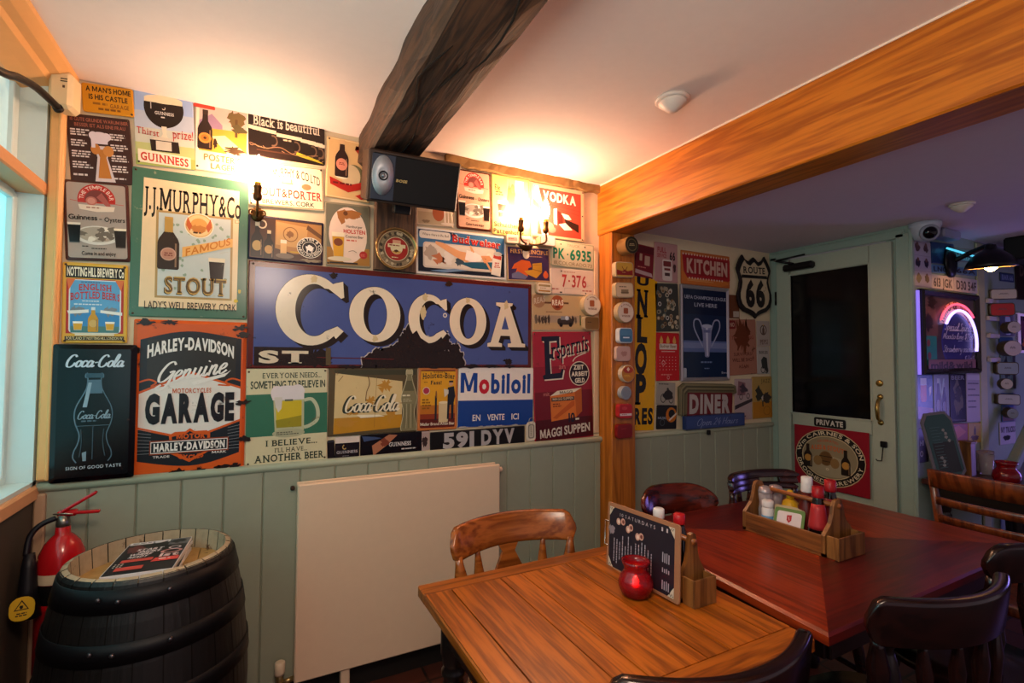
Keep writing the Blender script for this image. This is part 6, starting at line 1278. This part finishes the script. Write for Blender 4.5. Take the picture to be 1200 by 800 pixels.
# ------------------------------------------------------------------ chairs
def leg_prof(L): return [(.013, 0), (.017, L*.12), (.014, L*.2), (.019, L*.3), (.021, L*.55), (.014, L*.72), (.018, L*.76), (.014, L*.8), (.018, L*.95), (.016, L)]
def seat_poly(w, d):
    P = []
    for i in range(28):
        a = 2*PI*i/28; c, s_ = math.cos(a), math.sin(a); e = .62
        P.append((w/2*math.copysign(abs(c)**e, c), d/2*math.copysign(abs(s_)**e, s_)))
    return P
def chair_base(t, m, w=.40, d=.40, zs=.45):
    P = seat_poly(w, d); b = MB(); n = len(P)
    rings = [([(x*.94, y*.94) for x, y in P], zs-.036), (P, zs-.028), (P, zs-.008), ([(x*.95, y*.95) for x, y in P], zs), ([(x*.5, y*.5) for x, y in P], zs-.012)]
    vs = [(x, y, z) for r, z in rings for x, y in r]; fs = [tuple(range(n))[::-1], tuple(4*n+k for k in range(n))]
    for i in range(4):
        for k in range(n): fs.append((i*n+k, i*n+(k+1) % n, (i+1)*n+(k+1) % n, (i+1)*n+k))
    b.add(vs, fs, m, True); b.build('seat', t)
    ft = {}
    for sx, sy in ((-1, 1), (1, 1), (-1, -1), (1, -1)):
        top = Vector((sx*w*.36, sy*d*.34, zs-.03)); bot = Vector((sx*w*.46, sy*d*.48, 0)); v = top-bot; ft[sx, sy] = (top, bot)
        MB().lathe(leg_prof(v.length), m, tuple(bot), tuple(v), 12).build('leg', t)
    pt = lambda k, q: ft[k][1].lerp(ft[k][0], q)
    for sx in (-1, 1): MB().tube([pt((sx, 1), .36), pt((sx, 1), .36).lerp(pt((sx, -1), .36), .5), pt((sx, -1), .36)], [.009, .014, .009], m, 10).build('stretcher', t)
    A = pt((-1, 1), .36).lerp(pt((-1, -1), .36), .5); B = pt((1, 1), .36).lerp(pt((1, -1), .36), .5); MB().tube([A, A.lerp(B, .5), B], [.009, .014, .009], m, 10).build('stretcher', t)
def spin_prof(L): return [(.008, 0), (.012, L*.18), (.008, L*.34), (.013, L*.40), (.008, L*.46), (.014, L*.68), (.016, L*.78), (.009, L*.93), (.008, L)]
def rail_mesh(m, w, h, ztop, yend, curve, th=.024, round_=.5, lean=.12, slot=None, n=36, crest=0.0, tr=(-1, 1), b=None):
    """curved top rail; ends rounded; slot=(t0,t1) pierces a hand hole"""
    b = b or MB(); vs = []; fs = []; ts = [tr[0]+(tr[1]-tr[0])*i/n for i in range(n+1)]
    def sec(t_):
        e = max(0, (abs(t_)-(1-round_))/round_) if round_ else 0
        k = max(.16, math.sqrt(max(0, 1-e*e))); cz = ztop-h/2+crest*(1-t_*t_)-.004*e
        x = t_*w/2; y = yend-curve*(1-t_*t_); return x, y, cz, k
    loops = [(-.5, -.5), (-.5, .42), (-.30, .5), (.30, .5), (.5, .42), (.5, -.42), (.3, -.5), (-.3, -.5)]; m_ = len(loops)
    for t_ in ts:
        x, y, cz, k = sec(t_); nx, ny = Vector((2*curve*t_*2/w*1.0, 1)).normalized()
        nx = -nx
        for a, c2 in loops:
            zz = cz+c2*h*k; yy = a*th*(.55+.45*k)
            vs.append((x+nx*yy, y+ny*yy-lean*(zz-ztop+h), zz))
    for i in range(n):
        for k in range(m_): fs.append((i*m_+k, i*m_+(k+1) % m_, (i+1)*m_+(k+1) % m_, (i+1)*m_+k))
    fs += [tuple(range(m_)), tuple(n*m_+k for k in range(m_))]
    b.add(vs, fs, m, True); return b
def spindle_chair(name, lab, m, loc, rz, w=.44, h=.095, ztop=.86, curve=.09, nsp=6, splat=False, round_=.3, lean=.12, cat='chair', yend=-.15, th=.024, crest=0.0, slot=False):
    t = thing(name, lab, cat, (*loc, 0), rz)
    chair_base(t, m)
    if slot:
        g = MB(); k_ = dict(th=th, lean=lean, crest=crest, b=g)
        rail_mesh(m, w, h*.40, ztop, yend, curve, round_=round_, **k_); rail_mesh(m, w*.97, h*.34, ztop-h*.66, yend, curve, round_=round_, **k_)
        for a, c in ((-.97, -.60), (-.10, .97)): rail_mesh(m, w*.985, h*.36, ztop-h*.35, yend, curve, round_=0, tr=(a, c), **k_)
        r = g.build('back_rail', t)
    else: r = rail_mesh(m, w, h, ztop, yend, curve, th, round_, lean, crest=crest).build('back_rail', t)
    mod = r.modifiers.new('edge', 'BEVEL'); mod.width = .004; mod.segments = 2; mod.limit_method = 'ANGLE'
    ts = [-.9+1.8*i/(nsp-1) for i in range(nsp)]
    if splat: ts = [q for q in ts if abs(q) > .3]
    for q in ts:
        top = Vector((q*w/2, yend-curve*(1-q*q)-lean*h*0, ztop-h*.85+crest*(1-q*q))); bot = Vector((q*w/2*.82, -.175-.015*(1-q*q)+(.05 if abs(q) > .8 else 0), .445)); v = top-bot
        b = MB(); k = 1.45 if abs(q) > .8 else 1.0
        b.lathe([(a*k, z) for a, z in spin_prof(v.length)], m, tuple(bot), tuple(v), 12); b.build('spindle' if k == 1 else 'back_post', t)
    if splat:
        pr = [(.020, 0), (.028, .05), (.02, .10), (.03, .16), (.052, .22), (.055, .26), (.036, .30), (.022, .33), (.040, .365)]; k_ = (ztop-h*.9+crest-.445)/.365
        poly = [(x, z*k_) for x, z in pr]+[(-x, z*k_) for x, z in pr[::-1]]
        top = Vector((0, yend-curve, 0)); b = MB()
        b.prism(poly, -.006, .006, m, fn=lambda x, z, y: (x, -.19+(yend-curve+.19)*(z/(.365*k_))+y, .445+z)); b.build('splat', t)
    return t
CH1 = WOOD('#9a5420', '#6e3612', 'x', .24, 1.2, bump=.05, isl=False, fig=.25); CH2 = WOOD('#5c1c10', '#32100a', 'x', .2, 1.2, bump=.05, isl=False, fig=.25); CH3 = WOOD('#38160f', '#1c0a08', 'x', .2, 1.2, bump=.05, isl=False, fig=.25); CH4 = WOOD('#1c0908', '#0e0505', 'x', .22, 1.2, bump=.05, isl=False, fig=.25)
spindle_chair('spindle_chair', 'brown spindle back chair with carved splat, between oak table and radiator', CH1, (.745, 1.215), PI, w=.44, h=.092, ztop=.865, curve=.085, nsp=6, splat=True, round_=.12, yend=-.15, lean=.30)
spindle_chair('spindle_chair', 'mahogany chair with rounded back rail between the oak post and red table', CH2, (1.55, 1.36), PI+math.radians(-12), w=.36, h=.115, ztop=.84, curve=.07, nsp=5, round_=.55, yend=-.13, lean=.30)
c3 = spindle_chair('spindle_chair', 'dark chair with pierced back rail at the corner by the green door', CH3, (2.0, 1.31), PI+math.radians(-8), w=.40, h=.085, ztop=.875, curve=.06, nsp=6, round_=.25, yend=-.12, slot=True, lean=.30)
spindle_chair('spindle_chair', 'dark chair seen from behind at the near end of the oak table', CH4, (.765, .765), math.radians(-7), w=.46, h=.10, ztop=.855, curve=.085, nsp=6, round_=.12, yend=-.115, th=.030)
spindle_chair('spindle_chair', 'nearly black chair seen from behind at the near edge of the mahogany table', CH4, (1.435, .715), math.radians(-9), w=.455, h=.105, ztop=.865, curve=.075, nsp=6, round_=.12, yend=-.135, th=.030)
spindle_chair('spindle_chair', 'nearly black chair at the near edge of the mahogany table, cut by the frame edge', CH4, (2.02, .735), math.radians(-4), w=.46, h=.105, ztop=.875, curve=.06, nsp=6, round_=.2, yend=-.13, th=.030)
# slatted chair at the bay table
t = thing('ladder_back_chair', 'orange brown slatted back chair at the bay table', 'chair', (2.73, .845, 0), -PI/2); LB = WOOD('#7a3a18', '#4a1e0e', 'z', .3, 1.2, coat=.3, bump=.05, isl=False)
chair_base(t, LB)
for sx in (-1, 1): MB().tube([(sx*.175, -.12, .44), (sx*.18, -.155, .66), (sx*.185, -.215, .92)], [.019, .017, .014], LB, 8).build('back_post', t)
for z, h in ((.888, .075), (.795, .032), (.72, .032), (.645, .032)): rail_mesh(LB, .37, h, z+h/2, -.155-.06*(z-.66)/.26, .03, .016, .0, .2).build('back_slat' if h < .05 else 'top_rail', t)

# ------------------------------------------------------------------ on the tables
RG = M('#a00a1a', .22, trans=.6, var=.1)
def candle_jar(x, y, z, lab, k=1.0, lit=True):
    t = thing('candle_holder', lab, 'candle holder', (x, y, z))
    pr = [(.026, 0), (.036, .006), (.043, .022), (.0445, .036), (.040, .052), (.031, .064), (.029, .070), (.033, .082), (.037, .092)]
    vs = []; fs = []; n = 40; pp = [(r*k, h*k) for r, h in pr]
    pp += [(r-.004, h) for r, h in pp[::-1][:-2]]+[(.018, .008)]
    for r, h in pp:
        for q in range(n):
            a = 2*PI*q/n; rr = r*(1+.018*math.sin(20*a+h*60)+.015*math.sin(h*420)); vs.append((rr*math.cos(a), rr*math.sin(a), h))
    for i in range(len(pp)-1):
        for q in range(n): fs.append((i*n+q, i*n+(q+1) % n, (i+1)*n+(q+1) % n, (i+1)*n+q))
    fs += [tuple(range(n))[::-1], tuple((len(pp)-1)*n+q for q in range(n))]
    MB().add(vs, fs, RG, True).build('glass', t)
    MB().lathe([(.019*k, .010), (.019*k, .024*k), (.016*k, .025*k)], M('#d8b0a0', .5), n=16).build('tealight', t)
    if lit: MB().lathe([(.001, .025), (.006, .031), (.007, .038), (.001, .054)], M('#ffb060', .4, emit=40), n=8).build('flame', t)
candle_jar(.905, 1.02, .7505, 'red ribbed glass candle holder in front of the drinks menu')
candle_jar(3.40, 1.075, .7505, 'dark red glass candle holder on the bay table', 1.25, False)
CW_ = WOOD('#8a5224', '#5a3012', 'y', .4, 1.4, bump=.1); CWZ = WOOD('#8a5a2c', '#5a3414', 'z', .4, 1.4, bump=.1)
def caddy(x, y, z, lab, w=.13, L=.27):
    t = thing('condiment_caddy', lab, 'caddy', (x, y, z))
    b = MB(); b.box((0, 0, .006), (w, L, .010), CW_); b.build('floor_board', t)
    for sx in (-1, 1): MB().box((sx*(w/2-.004), 0, .038), (.008, L-.02, .055), CW_, bev=.0015).build('side_board', t)
    half = [(w/2, 0), (w/2, .066), (w*.40, .080), (w*.27, .098), (w*.19, .125), (w*.16, .15), (w*.10, .166), (0, .170)]
    poly = half+[(-a, c) for a, c in half[::-1][1:]]
    for sy in (-1, 1): MB().prism(poly, -.006, .006, CWZ, fn=lambda a, c, q: (a, sy*(L/2-.006)+q, c)).build('end_board', t)
    MB().tube([(0, -L/2-.006, .148), (0, L/2+.010, .148)], .0075, WOOD('#a0602c', '#7a4018', 'y', .35, 1.2), 12).build('handle', t)
    b = MB(); b.box((0, -L/2-.036, .034), (w*.92, .006, .068), CWZ, bev=.001)
    for sx in (-1, 1): b.box((sx*w*.43, -L/2-.017, .034), (.006, .033, .068), CWZ, bev=.001)
    b.box((0, -L/2-.018, .004), (w*.88, .034, .006), CWZ); b.build('card_pocket', t)
    return t
caddy(1.024, 1.07, .7505, 'wooden caddy on the oak table holding up the menu', w=.086)
caddy(1.66, 1.07, .7605, 'wooden caddy of sauces on the mahogany table', w=.155, L=.29)
def bottle_thing(name, lab, cat, x, y, z, parts):
    t = thing(name, lab, cat, (x, y, z))
    for nm, prof, m in parts: MB().lathe(prof, m, n=18).build(nm, t)
    return t
zc = .7725
LBL = M('#a8282c', .4); DKS = M('#140a0a', .12, coat=.5); WH = M('#d8d4d4', .35); REDC = M('#98141c', .35)
def sauce(x, y, lab, cap, labm, h=.19):
    k = h/.19
    bottle_thing('sauce_bottle', lab, 'sauce bottle', x, y, zc, [('bottle', [(.027, 0), (.030, .005), (.0305, .035*k), (.0295, .055*k), (.022, .115*k), (.015, .15*k), (.0145, .16*k)], DKS), ('label', [(.0300, .055*k), (.0288, .066*k), (.0225, .115*k), (.0185, .134*k)], labm), ('cap', [(.017, .154*k), (.018, .158*k), (.017, .188*k), (.012, .19*k)], cap)])
sauce(1.640, .978, 'brown sauce bottle with red label and cap, nearest in the mahogany table caddy', REDC, LBL)
sauce(1.704, .975, 'second dark bottle with red cap beside the caddy end board', REDC, M('#6a1018', .4), .205)
bottle_thing('sauce_bottle', 'bottle with white ribbed cap behind the red labelled one', 'sauce bottle', 1.69, 1.045, zc, [('bottle', [(.026, 0), (.028, .006), (.028, .10), (.016, .13), (.015, .15)], M('#5a1410', .3)), ('cap', [(.017, .15), (.018, .152), (.018, .175), (.0175, .178), (.018, .181), (.017, .20), (.013, .202)], WH)])
bottle_thing('mustard_bottle', 'yellow mustard bottle in the mahogany table caddy', 'sauce bottle', 1.695, 1.108, zc, [('bottle', [(.026, 0), (.030, .008), (.030, .08), (.024, .10), (.012, .11)], M('#c89818', .4)), ('label', [(.0304, .02), (.0304, .045)], M('#b0602c', .4)), ('cap', [(.012, .11), (.012, .125), (.008, .14)], M('#d8a820', .35))])
GLS = M('#d0c0c4', .1, trans=.6, var=.02)
def shaker(x, y, lab, h=.12):
    bottle_thing('salt_shaker', lab, 'salt shaker', x, y, zc, [('glass', [(.019, 0), (.022, .004), (.024, .06), (.020, .085), (.024, h)], GLS), ('contents', [(.017, .003), (.018, .05), (.015, .055)], M('#c8bcbc', .6)), ('top', [(.024, h), (.0245, h+.004), (.02, h+.02), (.008, h+.024)], M('#a89ca0', .3, metal=.4))])
shaker(1.655, 1.176, 'left glass shaker with pinkish top behind the white and blue tub'); shaker(1.704, 1.170, 'right glass shaker with banded top beside the yellow bottle')
bottle_thing('sweetener_tub', 'small white tub with blue label at the caddy end', 'tub', 1.620, 1.142, zc, [('tub', [(.019, 0), (.020, .004), (.020, .075), (.017, .083)], WH), ('label', [(.0203, .02), (.0203, .055)], M('#5c90b8', .4)), ('lid', [(.0185, .083), (.019, .086), (.019, .104), (.016, .106)], WH)])
for i in range(5):
    s = Sign(.093, .093, '#a89878' if i else '#5c7c3c', th=.003, rad=.008, bev=.0006, rough=.5)
    if i == 0: s.RR(.10, .12, .90, .90, '#d0c4c8', .1); s.PO([(.42, .25), (.58, .22), (.58, .42), (.50, .52), (.42, .42)], '#a81c28'); s.ROWS(.25, .62, .78, .70, 1, '#c06870', align='c'); s.L([(.48, .3), (.51, .42)], .002, '#d8b0b0')
    o = s.mb.build('beer_mat'); a = math.radians(62+2*i)
    o.matrix_world = Matrix.Translation((1.624+.006*i, 1.068+.0045*i, zc+.048)) @ Matrix.Rotation(math.radians(-72), 4, 'Z') @ Matrix.Rotation(a, 4, 'X')
    tag(o, 'green edged beer mat with red emblem, front of the leaning stack in the caddy' if i == 0 else 'plain tan beer mat leaning in the stack behind the green one', 'beer mat', 'beer mats in the caddy' if i == 0 else 'plain beer mats behind the green one')
bottle_thing('sauce_bottle', 'white capped bottle behind the drinks menu on the oak table', 'sauce bottle', 1.05, 1.085, .763, [('bottle', [(.022, 0), (.024, .005), (.024, .10), (.014, .13), (.013, .15)], M('#b8a8a0', .2, trans=.5)), ('cap', [(.015, .15), (.016, .152), (.016, .176), (.012, .179)], WH)])
bottle_thing('sauce_bottle', 'red capped bottle behind the drinks menu on the oak table', 'sauce bottle', 1.055, 1.012, .763, [('bottle', [(.022, 0), (.024, .005), (.024, .12), (.014, .15), (.013, .155)], DKS), ('cap', [(.015, .155), (.016, .157), (.016, .180), (.012, .183)], M('#b01820', .35))])
# drinks menu clipboard
s = Sign(.305, .192, '#9a6a4c', th=.004, rad=.008, bev=.001, rough=.5)
ch = lambda a, b, c, d, k: [(a+k, b), (c-k, b), (c, b+k*1.5), (c, d-k*1.5), (c-k, d), (a+k, d), (a, d-k*1.5), (a, b+k*1.5)]
s.R(.035, .06, .94, .955, '#1f1a26'); 
rd = random.Random(5)
for (u, v, sx, sy) in ((.035, .06, 1, 1), (.94, .06, -1, 1), (.035, .955, 1, -1), (.94, .955, -1, -1)):
    s.PO([(u, v), (u+sx*.075, v), (u+sx*.05, v+sy*.04), (u+sx*.028, v+sy*.09), (u, v+sy*.14)], '#c8b8a4')
    for q in range(4): s.C(u+sx*(.012+.012*q), v+sy*(.02+.018*(q % 2)), .006, '#5a4c48'); s.k -= 1
s.k += 1
s.T('10 SATURDAYS', .20, .115, .70, .165, '#b8aab0', .0, gap=.35); s.T('II', .78, .10, .86, .15, '#b8aab0', .02, gap=.3)
for i, (u, v) in enumerate(((.18, .25), (.25, .23), (.33, .31), (.37, .27), (.47, .36), (.52, .34))): s.C(u, v, .032, '#c89888'); s.C(u+.004, v, .018, ['#e0c8b8', '#7a4038'][i % 2])
s.BLOT(.085, .40, .045, .07, '#8a7c84', 3, j=.4)
for i in range(13):
    u = .12+.043*i+(.02 if i > 6 else 0); a = rd.uniform(.40, .58); z_ = rd.uniform(.78, .88); v = a
    while v < z_: dv = rd.uniform(.02, .06); s.R(u, v, u+.012, min(v+dv, z_), '#a89ca8'); s.k -= 1; v += dv+.008
for (a, b_) in ((.42, .55), (.62, .68), (.78, .90)):
    for i in range(4): s.R(.80+.025*i, a+.01*(i % 2), .812+.025*i, b_, '#a89ca8'); s.k -= 1
o = s.mb.build('menu_clipboard'); bt = Vector((.960, 1.065, .7515)); tp = Vector((.977, 1.075, .938)); up = (tp-bt).normalized(); rt = Vector((-.05, -1, 0)).normalized(); rt = (rt-up*rt.dot(up)).normalized(); ou = rt.cross(up)
o.matrix_world = Matrix.Translation((bt+up*.096)) @ Matrix((rt, up, ou)).transposed().to_4x4()
tag(o, 'drinks menu on a brown clipboard standing behind the red candle holder', 'menu')
MB().tube([(-.143, .04, .006), (-.158, .04, .008), (-.158, -.03, .008), (-.143, -.03, .006)], .0016, M('#c8bcb4', .25, metal=.9), 6).build('wire_clip', o)
# bay table items
t = thing('slate_menu', 'rounded slate menu board leaning on the bay table', 'menu', (3.245, 1.235, .7625), math.radians(-28))
P = [(-.085, .0), (.055, .0), (.085, .03), (.085, .30), (.055, .345), (-.055, .345), (-.085, .30), (-.085, .03)]
t.rotation_euler = (math.radians(-9), math.radians(-7), math.radians(-25))
MB().prism(P, 0, .010, M('#6a6470', .4), fn=lambda a, c, q: (a, q, c)).build('frame', t)
s = Sign(.148, .318, '#23464a', th=.002, bev=.0004, shape=[(x*.87, (z-.1725)*.92) for x, z in P], rough=.3); s.R(.1, .45, .9, .95, '#1c2228')
for u, v in ((.62, .26), (.68, .32), (.66, .38), (.74, .44), (.3, .70), (.36, .76), (.32, .82)): s.BLOT(u, v, .06, .025, '#8c8a88', int(v*100))
for i in range(14): s.ROWS(.15, .2+.05*i, .55, .215+.05*i, 1, '#4a6a70', .3, seed=i); s.k -= 1
o = s.mb.build('slate', t); o.location = (0, -.0005, .1725); o.rotation_euler = (PI/2, 0, 0)
caddy_b = MB(); t = thing('cutlery_box', 'brown wooden box behind the slate menu', 'box', (3.475, 1.255, .7505)); MB().box((0, 0, .09), (.06, .05, .18), CWZ, bev=.003).build('body', t); MB().box((0, 0, .183), (.066, .056, .008), CWZ, bev=.002).build('rim', t)
for i, (x, y, lb) in enumerate(((3.60, 1.22, 'clear tumbler with creamy contents on the bay table'), (3.68, 1.27, 'second clear tumbler beside the creamy one, nearer the wall'), (3.75, 1.27, 'third clear tumbler nearest the badges'))):
    t = thing('tumbler', lb, 'glass', (x, y, .7505)); MB().lathe([(.026, 0), (.028, .004), (.034, .11), (.0325, .11), (.026, .006)], GLS, n=20).build('glass', t)
    MB().lathe([(.024, .008), (.028, .05+.02*i), (.02, .06+.02*i)], M(['#a87c5c', '#b8a8a8', '#a89090'][i], .5), n=16).build('contents', t)
t = thing('menu_stack', 'flat pale carton lying behind the tumblers', 'carton', (3.62, 1.334, .7505)); MB().box((0, 0, .075), (.20, .05, .15), M('#5a2c20', .4), bev=.004).build('body', t); MB().box((0, 0, .153), (.24, .06, .012), M('#b0a4a8', .4), bev=.003).build('lid', t)
b = MB(); d = Vector((4.30-3.96, 0, 1.02-.775)); b.box((4.18, 1.22, .935), (d.length+.6, .05, .06), M('#7a8a80', .5), rot('Y', -math.atan2(d.z, d.x)), bev=.006); struct(b.build('trim_18'), 'sloping sage hand rail in the bay')

o = MB().box((2.505, 2.158, .925), (.022, .016, .030), M('#0c0c0e', .5), bev=.003).build('hook'); tag(o, 'small black hook on the dado rail below the blue box sign', 'hook')
